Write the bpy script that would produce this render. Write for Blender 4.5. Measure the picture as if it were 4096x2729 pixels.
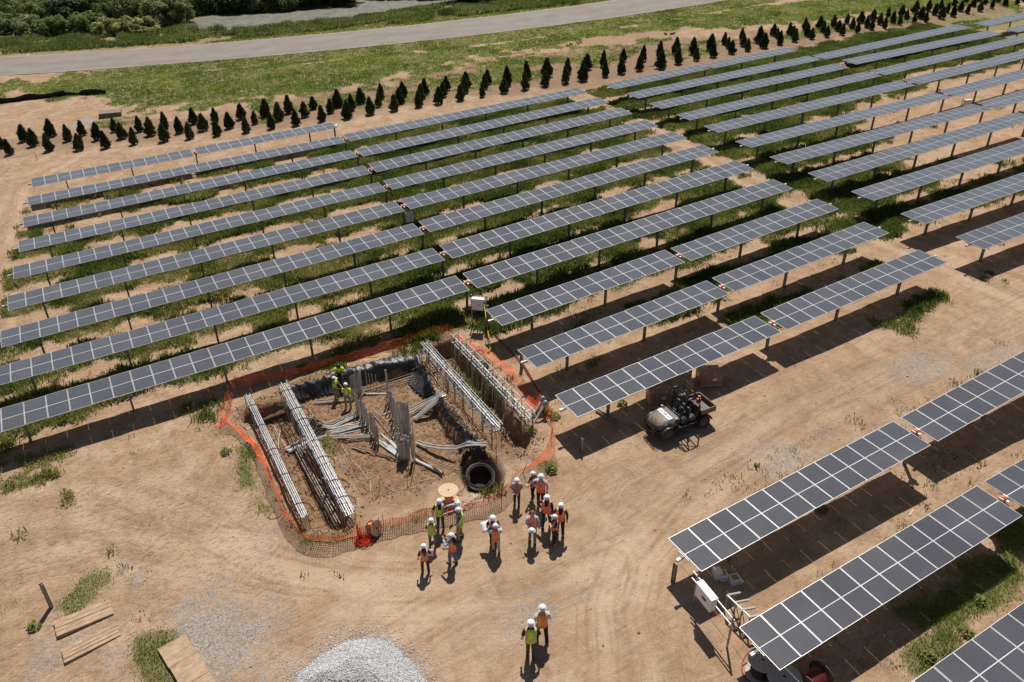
import bpy, math, random
import numpy as np
from mathutils import Vector, Matrix, Quaternion
random.seed(7); rng = np.random.default_rng(11)
for o in list(bpy.data.objects): bpy.data.objects.remove(o)
SC = bpy.context.scene
COL = SC.collection
R = math.radians
# ------------------------------------------------------------------ camera
CAM_O=[-0.977959, -0.139843, 23.138852]
FW=[0.41575, 0.748397, -0.516773]
RR=[0.871834, -0.489738, -0.007844]
UU=[0.258954, 0.447279, 0.856087]

F_PX = 3162.2
cam = bpy.data.cameras.new('camera'); camo = bpy.data.objects.new('camera', cam); COL.objects.link(camo)
cam.sensor_width = 36.0; cam.lens = F_PX/4096*36.0; cam.clip_start = 0.5; cam.clip_end = 3000
RR, UU, FW = Vector(RR).normalized(), Vector(UU).normalized(), Vector(FW).normalized()
CO = Vector(CAM_O)
camo.matrix_world = Matrix(((RR.x, UU.x, -FW.x, CO.x), (RR.y, UU.y, -FW.y, CO.y), (RR.z, UU.z, -FW.z, CO.z), (0, 0, 0, 1)))
SC.camera = camo
# ------------------------------------------------------------------ sky, sun, exposure
SUN_AZ, SUN_EL = 34.0, 61.0
world = bpy.data.worlds.new('World'); SC.world = world; world.use_nodes = True
wn = world.node_tree.nodes; wl = world.node_tree.links; wn.clear()
sky = wn.new('ShaderNodeTexSky'); sky.sky_type = 'NISHITA'; sky.sun_disc = False
sky.sun_elevation = R(SUN_EL); sky.sun_rotation = R(SUN_AZ); sky.air_density = 1.0; sky.dust_density = 1.0
bg = wn.new('ShaderNodeBackground'); bg.inputs[1].default_value = 0.05
wo = wn.new('ShaderNodeOutputWorld'); wl.new(sky.outputs[0], bg.inputs[0]); wl.new(bg.outputs[0], wo.inputs[0])
sl = bpy.data.lights.new('sun', 'SUN'); sl.energy = 5.0; sl.angle = R(0.53); sl.color = (1.0, 0.955, 0.89)
so = bpy.data.objects.new('sun', sl); COL.objects.link(so)
SUNV = Vector((math.sin(R(SUN_AZ))*math.cos(R(SUN_EL)), math.cos(R(SUN_AZ))*math.cos(R(SUN_EL)), math.sin(R(SUN_EL))))
so.location = (0, 0, 80); so.rotation_euler = (-SUNV).to_track_quat('-Z', 'Y').to_euler()
SC.view_settings.view_transform = 'Standard'; SC.view_settings.look = 'None'
SC.view_settings.exposure = 0.10; SC.view_settings.gamma = 1.0
SC.cycles.max_bounces = 5; SC.cycles.diffuse_bounces = 2; SC.cycles.transparent_max_bounces = 12
# ------------------------------------------------------------------ terrain function
SEGS = [
(0,'w',13,-5.149,75.7,0.391,8.014,75.701,0.86,-0.0014,0.9994,0.0333),
(0,'e',13,8.344,75.701,0.911,21.506,75.701,1.408,-0.0007,0.9999,0.0157),
(1,'w',26,-5.585,71.178,0.316,20.74,71.179,1.276,-0.0008,0.9998,0.0189),
(1,'e',26,21.188,71.178,1.329,47.507,71.178,2.429,-0.0019,0.999,0.0446),
(2,'w',26,-6.034,66.655,0.235,20.289,66.656,1.235,-0.001,0.9997,0.0245),
(2,'e',26,20.735,66.656,1.218,47.049,66.655,2.436,-0.0023,0.9985,0.054),
(3,'w',26,-6.466,62.133,0.088,19.853,62.133,1.184,-0.0015,0.9994,0.0356),
(3,'e',26,20.267,62.133,1.237,46.582,62.132,2.452,-0.0027,0.9979,0.0642),
(4,'w',26,-6.888,57.61,0.033,19.429,57.61,1.179,-0.0011,0.9996,0.0267),
(4,'e',26,19.875,57.61,1.215,46.19,57.609,2.396,-0.0021,0.9988,0.0487),
(5,'w',26,-7.288,53.087,-0.046,19.028,53.087,1.131,-0.0019,0.999,0.0457),
(5,'e',26,19.463,53.087,1.191,45.774,53.085,2.481,-0.002,0.9989,0.0474),
(6,'w',26,-7.721,48.565,-0.158,18.593,48.564,1.063,-0.0016,0.9993,0.0373),
(6,'e',26,19.016,48.564,1.138,45.321,48.562,2.567,-0.002,0.9989,0.0474),
(7,'w',26,-8.254,44.041,-0.083,18.064,44.041,1.033,-0.0013,0.9995,0.0317),
(7,'e',26,18.584,44.041,1.072,44.888,44.039,2.521,-0.0032,0.9971,0.0766),
(8,'w',26,-8.725,39.518,-0.13,17.593,39.518,1.002,-0.0025,0.9982,0.0597),
(8,'e',26,18.092,39.518,1.019,44.397,39.516,2.441,-0.0027,0.998,0.0633),
(9,'w',13,17.347,34.996,0.792,30.496,34.995,1.599,-0.0012,0.9996,0.029),
(9,'e',13,30.966,34.995,1.595,44.114,34.993,2.432,-0.0014,0.9995,0.0319),
(10,'w',13,16.92,30.474,0.613,30.067,30.472,1.478,-0,1,0.0006),
(10,'e',13,30.484,30.472,1.54,43.631,30.47,2.4,-0.0007,0.9999,0.0157),
(11,'w',13,16.491,25.952,0.513,29.639,25.95,1.336,-0.001,0.9997,0.0225),
(11,'e',13,30.045,25.95,1.383,43.191,25.948,2.255,-0.0015,0.9994,0.0359),
(13,'w',13,15.743,16.118,-0.279,28.884,16.084,0.713,-0.0002,1,0.005),
(13,'e',13,29.834,16.33,0.396,42.953,16.113,1.913,-0.0008,0.9998,0.0186),
(14,'w',13,15.384,11.609,-0.618,28.524,11.54,0.392,-0.0008,0.9998,0.0192),
(1,'Cw',13,51.048,71.18,2.345,64.204,71.179,2.981,-0.0021,0.9987,0.0503),
(1,'Ce',13,64.808,71.18,2.939,77.965,71.179,3.557,-0.0014,0.9994,0.0338),
(2,'Cw',26,50.701,66.657,2.377,77.023,66.657,3.406,-0.0022,0.9987,0.051),
(2,'Ce',26,77.726,66.657,3.359,104.042,66.657,4.525,-0.0021,0.9987,0.0501),
(3,'Cw',26,50.149,62.133,2.4,76.473,62.134,3.389,-0.0019,0.999,0.0455),
(3,'Ce',26,77.472,62.133,3.65,103.804,62.135,4.423,-0.0027,0.998,0.0627),
(4,'Cw',26,49.913,57.61,2.377,76.236,57.611,3.394,-0.0014,0.9995,0.032),
(5,'Cw',26,49.382,53.087,2.441,75.708,53.088,3.376,-0.0016,0.9993,0.0379),
(6,'Cw',26,48.998,48.564,2.314,75.328,48.566,3.165,-0.0004,1,0.0087),
(7,'Cw',26,48.558,44.041,2.259,74.89,44.043,3.057,-0.001,0.9997,0.0241),
(8,'Cw',26,48.113,39.518,2.278,74.432,39.518,3.385,-0.0013,0.9996,0.0299),
(9,'Cw',26,47.644,34.995,2.334,73.972,34.995,3.23,-0.001,0.9997,0.0247),
(10,'Cw',26,47.316,30.472,2.245,73.638,30.472,3.235,-0,1,0.0004),
(11,'Cw',26,46.806,25.948,2.306,73.138,25.952,3.078,-0.0017,0.9992,0.0391),
(4,'Ce',26,76.728,57.611,3.415,103.046,57.611,4.527,-0.002,0.9989,0.0477),
(5,'Ce',26,76.2,53.088,3.397,102.518,53.088,4.509,-0.002,0.9989,0.0477),
(6,'Ce',26,75.819,48.566,3.186,102.138,48.566,4.298,-0.002,0.9989,0.0477),
(7,'Ce',26,75.382,44.043,3.078,101.7,44.043,4.19,-0.002,0.9989,0.0477),
(8,'Ce',26,74.924,39.518,3.405,101.242,39.518,4.518,-0.002,0.9989,0.0477),
(2,'Dw',26,107.638,66.659,4.375,133.956,66.659,5.488,-0.002,0.9989,0.0477),
(3,'Dw',26,106.979,62.136,4.338,133.298,62.136,5.45,-0.002,0.9989,0.0477),
(14,'e',13,29.017,11.54,0.413,42.177,11.54,0.969,-0.0008,0.9998,0.0192),
(15,'w',13,14.894,7.065,-0.853,28.04,7.063,0.02,-0.0008,0.9998,0.019),
(15,'e',13,28.533,7.063,0.049,41.678,7.061,0.922,-0.0008,0.9998,0.019),
]

H_AX = 1.80
PN = (-0.042226, -0.006038, 0.99909)
_rp = []
for s_ in SEGS:
    for t_ in (0, .5, 1):
        x_ = s_[3]+(s_[6]-s_[3])*t_; y_ = s_[4]+(s_[7]-s_[4])*t_; z_ = s_[5]+(s_[8]-s_[5])*t_
        _rp.append((x_, y_, z_-(-(PN[0]*x_+PN[1]*y_)/PN[2])))
_rp += [(4, 22, -.55), (-8, 24, -.55), (8, 14, -.65), (-10, 12, -.6), (0, 5, -.7), (60, 15, -.1), (60, 0, -.3), (30, -8, -1.2)]
_rp = np.array(_rp)
def sstep(a, b, x): 
    t = np.clip((x-a)/(b-a), 0, 1); return t*t*(3-2*t)
_tab = np.random.default_rng(5).random((256, 256))
def vnoise(x, y, s):
    x = np.asarray(x)/s+37.3; y = np.asarray(y)/s+91.7
    xi = np.floor(x).astype(int); yi = np.floor(y).astype(int); fx = x-xi; fy = y-yi
    fx = fx*fx*(3-2*fx); fy = fy*fy*(3-2*fy)
    a = _tab[xi & 255, yi & 255]; b = _tab[(xi+1) & 255, yi & 255]; c = _tab[xi & 255, (yi+1) & 255]; d = _tab[(xi+1) & 255, (yi+1) & 255]
    return (a*(1-fx)+b*fx)*(1-fy)+(c*(1-fx)+d*fx)*fy
def fbm(x, y, s, n=4):
    v = 0; a = .5; t = 0
    for i in range(n):
        v = v+a*vnoise(np.asarray(x)+i*17.1, np.asarray(y)-i*9.7, s); t += a; a *= .5; s *= .5
    return v/t
def gb(x, y):
    """smooth ground height, no pit, no bumps"""
    x = np.asarray(x, float); y = np.asarray(y, float)
    base = -(PN[0]*np.clip(x, -60, 170)+PN[1]*np.clip(y, -60, 170))/PN[2]
    w = np.zeros_like(base)+.02; v = np.zeros_like(base)
    for (a, b, c) in _rp:
        k = np.exp(-((x-a)**2+((y-b)*1.6)**2)/60.0)
        w = w+k; v = v+k*c
    return base+v/w-H_AX
def wdir(px, py):
    d = FW*F_PX+RR*(px-2048)-UU*(py-1364.5); return d.normalized()
def at(px, py, dz=0.0):
    """world point on the ground (raised by dz) seen at a full-resolution pixel of the photograph"""
    d = wdir(px, py); z = 0.0
    for i in range(12):
        t = (z-CO.z)/d.z; P = CO+d*t; z = float(gb(P.x, P.y))+dz
    t = (z-CO.z)/d.z; P = CO+d*t
    return Vector((P.x, P.y, z))
def vert_h(base, px, py):
    """height of the point over base whose image is at row py"""
    d = wdir(px, py); h = Vector((d.x, d.y)); t = (Vector((base.x-CO.x, base.y-CO.y))@h)/(h@h) if False else ((base.x-CO.x)*h.x+(base.y-CO.y)*h.y)/(h.x*h.x+h.y*h.y)
    return (CO+d*t).z-base.z
def Z1(x, y): return (800+x/1.4253, 1200+y/1.4253)
def ZV(x, y): return (x*1.7407, y*1.7407)
def ZA(x, y): return (x/1.6814, y/1.6814)
def ZB(x, y): return (1300+x/1.6814, y/1.6814)
def ZC(x, y): return (2700+x/1.6862, y/1.6862)
def poly(pts, conv, dz=0.0): return np.array([at(*conv(*p), dz)[:2] for p in pts])
def sdf(P, x, y):
    """signed distance to polygon P (negative inside)"""
    x = np.asarray(x, float); y = np.asarray(y, float)
    d = np.full(x.shape, 1e9); ins = np.zeros(x.shape, bool); n = len(P)
    for i in range(n):
        ax, ay = P[i]; bx, by = P[(i+1) % n]
        ex, ey = bx-ax, by-ay; wx, wy = x-ax, y-ay
        t = np.clip((wx*ex+wy*ey)/(ex*ex+ey*ey+1e-12), 0, 1)
        d = np.minimum(d, (wx-ex*t)**2+(wy-ey*t)**2)
        c = ((ay <= y) & (by > y)) | ((by <= y) & (ay > y))
        with np.errstate(divide='ignore', invalid='ignore'):
            xc = ax+(y-ay)/(by-ay if by != ay else 1e-12)*ex
        ins ^= (c & (x < xc))
    d = np.sqrt(d); return np.where(ins, -d, d)
PIT = poly([(505, 520), (860, 420), (1245, 345), (1300, 420), (1340, 540), (1385, 640), (1530, 810), (1520, 860), (1420, 985), (1240, 1060), (1010, 1120), (960, 1090), (870, 960), (760, 800), (700, 700), (620, 620), (520, 570)], Z1)
TRL = poly([(225, 655), (330, 610), (470, 575), (520, 640), (600, 700), (720, 690), (745, 760), (600, 800), (690, 960), (860, 1240), (830, 1300), (600, 1300), (545, 1080), (450, 880), (370, 720), (250, 690)], Z1)
TRR = poly([(1330, 260), (1440, 235), (1530, 330), (1640, 470), (1890, 790), (1870, 870), (1740, 840), (1690, 860), (1600, 740), (1440, 560), (1370, 400)], Z1)
HOLE = poly([(1470, 920), (1560, 880), (1650, 890), (1750, 980), (1740, 1050), (1640, 1110), (1530, 1080), (1480, 1010)], Z1)
MOUND = poly([(1370, 575), (1430, 585), (1600, 780), (1590, 830), (1500, 800), (1400, 650)], Z1)
def ground_h(x, y):
    z = gb(x, y)
    near = (x > -25) & (x < 60) & (y > -5) & (y < 60)
    z = z+np.where(near, (fbm(x, y, 2.2, 3)-.5)*.10, (fbm(x, y, 6., 2)-.5)*.12)
    xs = x[near]; ys = y[near]; q = z[near]
    fine = (fbm(xs, ys, .55, 3)-.5)
    wob = (fbm(xs, ys, .9, 3)-.5)*.55
    dp = sdf(PIT, xs, ys)+wob; dl = sdf(TRL, xs, ys)+wob; dr = sdf(TRR, xs, ys)+wob; dh = sdf(HOLE, xs, ys)+wob*.6
    dm = sdf(MOUND, xs, ys)+wob*.5
    dep = .66*(1-sstep(-.28, .10, dp)); dep = np.maximum(dep, .85*(1-sstep(-.25, .08, dl))); dep = np.maximum(dep, 1.0*(1-sstep(-.25, .08, dr)))
    q = q-dep+.22*(1-sstep(-.1, 1.1, np.abs(np.minimum(np.minimum(dp, dl), dr)-.45)))*(fbm(xs, ys, 1.3, 2))
    q = q+.62*(1-sstep(-.6, .15, dm))*(.7+.6*fine)
    q = q-1.3*(1-sstep(-.45, .1, dh))
    dall = np.minimum(dp, np.minimum(dl, dr)); rough = .05+.16*(1-sstep(0, 2.0, np.abs(dall)))+.10*(dall < 0)
    q = q+(dall < .6)*(fbm(xs+3, ys, .32, 2)-.5)*.10
    z[near] = q+fine*rough
    return z
def gh(x, y): return float(ground_h(np.array([float(x)]), np.array([float(y)]))[0])
# ------------------------------------------------------------------ helpers
def tag(o, label=None, cat=None, group=None, kind=None):
    if label: o['label'] = label
    if cat: o['category'] = cat
    if group: o['group'] = group
    if kind: o['kind'] = kind
    return o
def thing(name, loc, label, cat, group=None, rotz=0.0):
    o = bpy.data.objects.new(name, None); COL.objects.link(o); o.location = loc; o.rotation_euler = (0, 0, rotz)
    o.empty_display_size = .2
    return tag(o, label, cat, group)
def np_mesh(name, V, Fc, mats, mi=None, smooth=False):
    """V (n,3), Fc (m,k) equal-sized faces"""
    me = bpy.data.meshes.new(name); V = np.asarray(V, np.float32); Fc = np.asarray(Fc, np.int32)
    m, k = Fc.shape
    me.vertices.add(len(V)); me.vertices.foreach_set('co', V.ravel())
    me.loops.add(m*k); me.loops.foreach_set('vertex_index', Fc.ravel())
    me.polygons.add(m); me.polygons.foreach_set('loop_start', np.arange(0, m*k, k, dtype=np.int32))
    me.polygons.foreach_set('loop_total', np.full(m, k, np.int32))
    if mi is not None: me.polygons.foreach_set('material_index', np.asarray(mi, np.int32))
    me.polygons.foreach_set('use_smooth', np.full(m, bool(smooth)))
    for q in mats: me.materials.append(q)
    me.update(calc_edges=True); me.validate()
    return me
def link(name, me, parent=None, loc=None):
    o = bpy.data.objects.new(name, me); COL.objects.link(o)
    if parent is not None: o.parent = parent
    if loc is not None: o.location = loc
    return o
class MB:
    def __init__(s): s.v = []; s.f = []; s.m = []
    def face(s, pts, mi=0):
        n = len(s.v); s.v += [tuple(p) for p in pts]; s.f.append(tuple(range(n, n+len(pts)))); s.m.append(mi)
    def raw(s, V, F, mi=0):
        n = len(s.v); s.v += [tuple(p) for p in V]; s.f += [tuple(i+n for i in f) for f in F]; s.m += [mi]*len(F)
    def box(s, c, size, M=None, mi=0, taper=1.0):
        x, y, z = size[0]/2, size[1]/2, size[2]/2; k = taper
        V = [(-x, -y, -z), (x, -y, -z), (x, y, -z), (-x, y, -z), (-x*k, -y*k, z), (x*k, -y*k, z), (x*k, y*k, z), (-x*k, y*k, z)]
        V = [Vector(v) for v in V]
        if M is not None: V = [M @ v for v in V]
        V = [v+Vector(c) for v in V]
        s.raw(V, [(0, 3, 2, 1), (4, 5, 6, 7), (0, 1, 5, 4), (1, 2, 6, 5), (2, 3, 7, 6), (3, 0, 4, 7)], mi)
    def tube(s, path, r, n=8, mi=0, cap=True, r2=None, sq=None):
        path = [Vector(p) for p in path]; m = len(path); rings = []
        t0 = (path[1]-path[0]).normalized(); up = Vector((0, 0, 1)) if abs(t0.z) < .95 else Vector((1, 0, 0))
        a = t0.cross(up).normalized()
        for i, p in enumerate(path):
            if i == 0: t = path[1]-path[0]
            elif i == m-1: t = path[-1]-path[-2]
            else: t = (path[i+1]-path[i]).normalized()+(path[i]-path[i-1]).normalized()
            if t.length < 1e-9: t = t0
            t.normalize(); a = (a-t*a.dot(t)); a = a.normalized() if a.length > 1e-6 else t.orthogonal().normalized(); b = t.cross(a)
            rr = r if r2 is None else r+(r2-r)*i/(m-1)
            if isinstance(r, (list, tuple)): rr = r[i]
            e = sq if sq else 1.0
            rings.append([p+a*math.cos(2*math.pi*j/n)*rr+b*math.sin(2*math.pi*j/n)*rr*e for j in range(n)])
        V = [v for q in rings for v in q]; F = []
        for i in range(m-1):
            for j in range(n):
                k = (j+1) % n; F.append((i*n+j, i*n+k, (i+1)*n+k, (i+1)*n+j))
        if cap: F.append(tuple(range(n-1, -1, -1))); F.append(tuple((m-1)*n+j for j in range(n)))
        s.raw(V, F, mi)
    def lathe(s, prof, c=(0, 0, 0), n=16, mi=0, M=None, sy=1.0):
        """prof: (r, z) list"""
        V = []; F = []
        for (r, z) in prof:
            for j in range(n):
                V.append(Vector((r*math.cos(2*math.pi*j/n), sy*r*math.sin(2*math.pi*j/n), z)))
        if M is not None: V = [M @ v for v in V]
        V = [v+Vector(c) for v in V]
        for i in range(len(prof)-1):
            for j in range(n):
                k = (j+1) % n; F.append((i*n+j, i*n+k, (i+1)*n+k, (i+1)*n+j))
        s.raw(V, F, mi)
    def disc(s, c, r, n=16, M=None, mi=0, flip=False):
        V = [Vector((r*math.cos(2*math.pi*j/n), r*math.sin(2*math.pi*j/n), 0)) for j in range(n)]
        if M is not None: V = [M @ v for v in V]
        V = [v+Vector(c) for v in V]; idx = tuple(range(n)); s.raw(V, [idx[::-1] if flip else idx], mi)
    def mesh(s, name, mats, smooth=False):
        me = bpy.data.meshes.new(name); me.from_pydata([tuple(v) for v in s.v], [], s.f)
        for q in (mats if isinstance(mats, (list, tuple)) else [mats]): me.materials.append(q)
        me.polygons.foreach_set('material_index', s.m)
        me.polygons.foreach_set('use_smooth', [smooth]*len(s.f)); me.update(); return me
    def build(s, name, mats, parent=None, smooth=False, loc=None):
        return link(name, s.mesh(name, mats, smooth), parent, loc)
# ------------------------------------------------------------------ materials
def nmat(name):
    m = bpy.data.materials.new(name); m.use_nodes = True; nt = m.node_tree
    return m, nt, nt.nodes, nt.links, nt.nodes['Principled BSDF']
def mat(name, col, rough=.6, metal=0.0, var=.25, scale=6.0, bump=.0, bscale=30.0, col2=None, coord='Object', spec=.5, stretch=None):
    m, nt, N, L, B = nmat(name)
    B.inputs['Roughness'].default_value = rough; B.inputs['Metallic'].default_value = metal
    B.inputs['Specular IOR Level'].default_value = spec
    tc = N.new('ShaderNodeTexCoord'); src = tc.outputs[coord]
    if stretch:
        mp = N.new('ShaderNodeMapping'); mp.inputs['Scale'].default_value = stretch; L.new(src, mp.inputs[0]); src = mp.outputs[0]
    nz = N.new('ShaderNodeTexNoise'); nz.inputs['Scale'].default_value = scale; nz.inputs['Detail'].default_value = 5; nz.inputs['Roughness'].default_value = .65
    L.new(src, nz.inputs['Vector'])
    cr = N.new('ShaderNodeValToRGB'); cr.color_ramp.elements[0].position = .3; cr.color_ramp.elements[1].position = .72
    c2 = col2 if col2 else tuple(min(1, c*(1+var)) for c in col); c1 = col if col2 else tuple(c*(1-var) for c in col)
    cr.color_ramp.elements[0].color = (*c1, 1); cr.color_ramp.elements[1].color = (*c2, 1)
    L.new(nz.outputs['Fac'], cr.inputs[0]); L.new(cr.outputs[0], B.inputs['Base Color'])
    if bump:
        n2 = N.new('ShaderNodeTexNoise'); n2.inputs['Scale'].default_value = bscale; n2.inputs['Detail'].default_value = 4; L.new(src, n2.inputs['Vector'])
        bp = N.new('ShaderNodeBump'); bp.inputs['Strength'].default_value = bump; bp.inputs['Distance'].default_value = .02
        L.new(n2.outputs['Fac'], bp.inputs['Height']); L.new(bp.outputs[0], B.inputs['Normal'])
    return m
M_ = {}
M_['galv'] = mat('galvanised_steel', (.34, .34, .33), .45, .6, .25, 9, .05)
M_['postst'] = mat('weathered_post_steel', (.25, .23, .21), .55, .4, .3, 5, .05)
M_['alu'] = mat('aluminium_frame', (.66, .66, .66), .42, .2, .04, 8)
M_['black'] = mat('black_plastic', (.012, .012, .013), .45, 0, .3, 8)
M_['white'] = mat('white_plastic', (.78, .79, .8), .35, 0, .05, 4)
M_['orange'] = mat('orange_plastic', (.85, .14, .025), .4, 0, .15, 6)

# ------------------------------------------------------------------ layout of the setting (world polygons)
NEARE = [ZA(-400, 525), ZA(0, 512), ZA(600, 480), ZA(1200, 435), ZA(1800, 380), ZA(2354, 328), ZB(900, 245), ZB(1600, 160), ZB(2354, 60), ZC(380, 2)]
FARE = [ZA(-400, 392), ZA(0, 388), ZA(600, 362), ZA(1180, 325), ZA(1800, 262), ZA(2354, 210), ZB(1000, 110), ZB(1600, 43), ZB(2000, 0), ZB(2250, -40)]
ne = np.array([at(*p)[:2] for p in NEARE]); fe = np.array([at(*p)[:2] for p in FARE])
def extend(P, k=160):
    a = P[0]-(P[1]-P[0])/np.linalg.norm(P[1]-P[0])*k; b = P[-1]+(P[-1]-P[-2])/np.linalg.norm(P[-1]-P[-2])*k
    return np.vstack([a, P, b])
# smooth road: straight-line fits keep the width steady
def pfit(P):
    c = np.polyfit(P[:, 0], P[:, 1], 2); return c
cn, cf = pfit(ne), pfit(fe)
def road_near(x): return np.polyval(cn, np.clip(x, ne[0, 0], ne[-1, 0]))+np.polyval(np.polyder(cn), np.clip(x, ne[0, 0], ne[-1, 0]))*(x-np.clip(x, ne[0, 0], ne[-1, 0]))
def road_far(x): return np.polyval(cf, np.clip(x, fe[0, 0], fe[-1, 0]))+np.polyval(np.polyder(cf), np.clip(x, fe[0, 0], fe[-1, 0]))*(x-np.clip(x, fe[0, 0], fe[-1, 0]))
PONDPX = [ZA(1275, 185), ZA(1300, 150), ZA(1450, 118), ZA(1700, 90), ZA(2000, 66), ZA(2354, 20), ZB(300, -30), ZB(800, -30), ZB(1000, 20), ZB(850, 58), ZB(700, 88), ZB(400, 122), ZB(0, 158), ZA(1800, 190), ZA(1500, 203)]
_pc = at(*ZA(2000, 130)); POND_Z = _pc.z-.45
def atz(px, py, z):
    d = wdir(px, py); t = (z-CO.z)/d.z; P = CO+d*t; return (P.x, P.y)
PONDP = np.array([atz(*p, POND_Z) for p in PONDPX])
_gh0 = ground_h
def ground_h(x, y):
    z = _gh0(x, y)
    rn, rf = road_near(x), road_far(x)
    dr = np.maximum(rn-y, y-rf)
    on = 1-sstep(-.1, 1.2, dr)
    z = z*(1-on)+(gb(x, y)-.05)*on
    # ditch on the near side of the road and the pond bowl beyond
    z = z-.35*np.exp(-((y-rn+4.5)/1.6)**2)
    m = (y > 70)
    dp = sdf(PONDP, x[m], y[m])
    k = 1-sstep(-2.5, 3.0, dp)
    z[m] = z[m]*(1-k)+np.minimum(z[m], POND_Z-.5)*k
    return z
PG = {  # regions by kind: (points, converter, softness)
 'grass': [
  ([(0, 190), (600, 150), (1150, 100), (1700, 20), (2353, -60), (2353, 2), (1900, 48), (1500, 75), (1130, 122), (800, 205), (520, 245), (300, 262), (260, 225), (130, 215), (-20, 205)], ZV, 2.0, .9),
  ([(1400, 200), (1500, 182), (1850, 112), (2200, 55), (2353, 30), (2353, 52), (1900, 128), (1450, 218)], ZV, 1.0, .9),
  ([(215, 275), (300, 262), (310, 285), (235, 297)], ZV, .6, .5),
  ([(600, 262), (640, 255), (665, 272), (600, 290), (580, 285)], ZV, .5, .6),
  ([(195, 1285), (270, 1300), (275, 1345), (230, 1370), (170, 1425), (135, 1400), (190, 1340)], ZV, .5, .85),
  ([(305, 1455), (370, 1448), (400, 1480), (378, 1575), (330, 1525)], ZV, .4, 1.0),
  ([(2060, 1400), (2353, 1225), (2353, 1380), (2230, 1470), (2080, 1575), (2120, 1450)], ZV, 1.0, .75),
  ([(490, 990), (560, 990), (600, 1060), (650, 1190), (600, 1210), (520, 1080)], ZV, .9, .66),
  ([(680, 1220), (760, 1240), (800, 1225), (800, 1250), (700, 1255)], ZV, .4, .9),
  ([(730, 1010), (760, 1000), (780, 1050), (755, 1065)], ZV, .4, .7),
  ([(1030, 800), (1090, 830), (1180, 920), (1160, 930), (1070, 850)], ZV, .4, .9),
  ([(1225, 1060), (1280, 1060), (1285, 1095), (1230, 1090)], ZV, .3, .5),
  ([(880, 1205), (960, 1190), (970, 1205), (890, 1222)], ZV, .4, .5),
  ([(0, 300), (60, 310), (140, 290), (140, 310), (20, 330)], ZV, 1, .25),
  ([(0, 225), (400, 262), (700, 262), (1000, 228), (1380, 160), (1560, 85), (1080, 125), (800, 205), (520, 245), (260, 230)], ZV, 1.6, .55),
  ([(1500, 100), (1700, 88), (1900, 60), (2353, -5), (2353, 20), (1900, 85), (1700, 110), (1480, 160)], ZV, 1.4, .5),
 ],
 'gravel': [
  ([(228, 1240), (300, 1245), (370, 1300), (500, 1350), (620, 1430), (700, 1530), (640, 1600), (480, 1600), (420, 1500), (320, 1440), (265, 1400), (290, 1330)], ZV, 1.2, .66), ([(235, 1250), (300, 1255), (350, 1310), (345, 1350), (290, 1360)], ZV, .5, .85),
  ([(560, 1190), (640, 1230), (720, 1262), (690, 1300), (600, 1270)], ZV, .8, .6),
  ([(1640, 1150), (1850, 960), (2120, 850), (2353, 760), (2353, 800), (2000, 960), (1800, 1110), (1700, 1190)], ZV, 1.5, .6),
  ([(1150, 1400), (1330, 1330), (1400, 1200), (1440, 1210), (1380, 1380), (1250, 1500), (1100, 1540), (1000, 1568), (960, 1440), (1080, 1440)], ZV, 1.4, .55),
  ([(1380, 820), (1580, 700), (1620, 700), (1400, 850)], ZV, .6, .3),
  ([(165, 290), (200, 270), (215, 275), (190, 300), (170, 305)], ZV, .4, 1.0),
  ([(1480, 185), (1500, 178), (1512, 190), (1490, 195)], ZV, .4, 1.0),
  ([(80, 1480), (200, 1440), (230, 1470), (200, 1500), (120, 1540), (60, 1560)], ZV, .5, .6),
 ],
 'mulch': [
  ([(-20, 330), (250, 280), (480, 265), (760, 205), (1000, 165), (1400, 100), (1700, 80), (1900, 55), (2353, -5), (2353, 25), (1900, 100), (1400, 195), (1000, 240), (700, 300), (250, 330), (0, 360)], ZV, 2.0, .8),
  ([(1300, 95), (1560, 55), (1640, 50), (1560, 85), (1450, 105), (1300, 112)], ZV, 1.0, .5),
 ],
 'wet': [([(375, 695), (470, 690), (560, 860), (600, 1000), (560, 1020), (480, 860)], Z1, .5, 1.0)],
}
PGW = {k: [(poly(p, cv), s, a) for (p, cv, s, a) in v] for k, v in PG.items()}
def region(kind, x, y):
    m = np.zeros(x.shape)
    for P, s, a in PGW[kind]:
        lo = P.min(0)-4; hi = P.max(0)+4
        k = (x > lo[0]) & (x < hi[0]) & (y > lo[1]) & (y < hi[1])
        if not k.any(): continue
        d = sdf(P, x[k], y[k])+(fbm(x[k], y[k], 2.5, 4)-.5)*(6*s if kind == 'gravel' else 4*s)
        s2 = s*(2.2 if kind == 'gravel' else 1.3); m[k] = np.maximum(m[k], a*(1-sstep(-s2, s2, d)))
    return m
ROWY0, ROWP = 75.7, 4.5224
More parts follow.
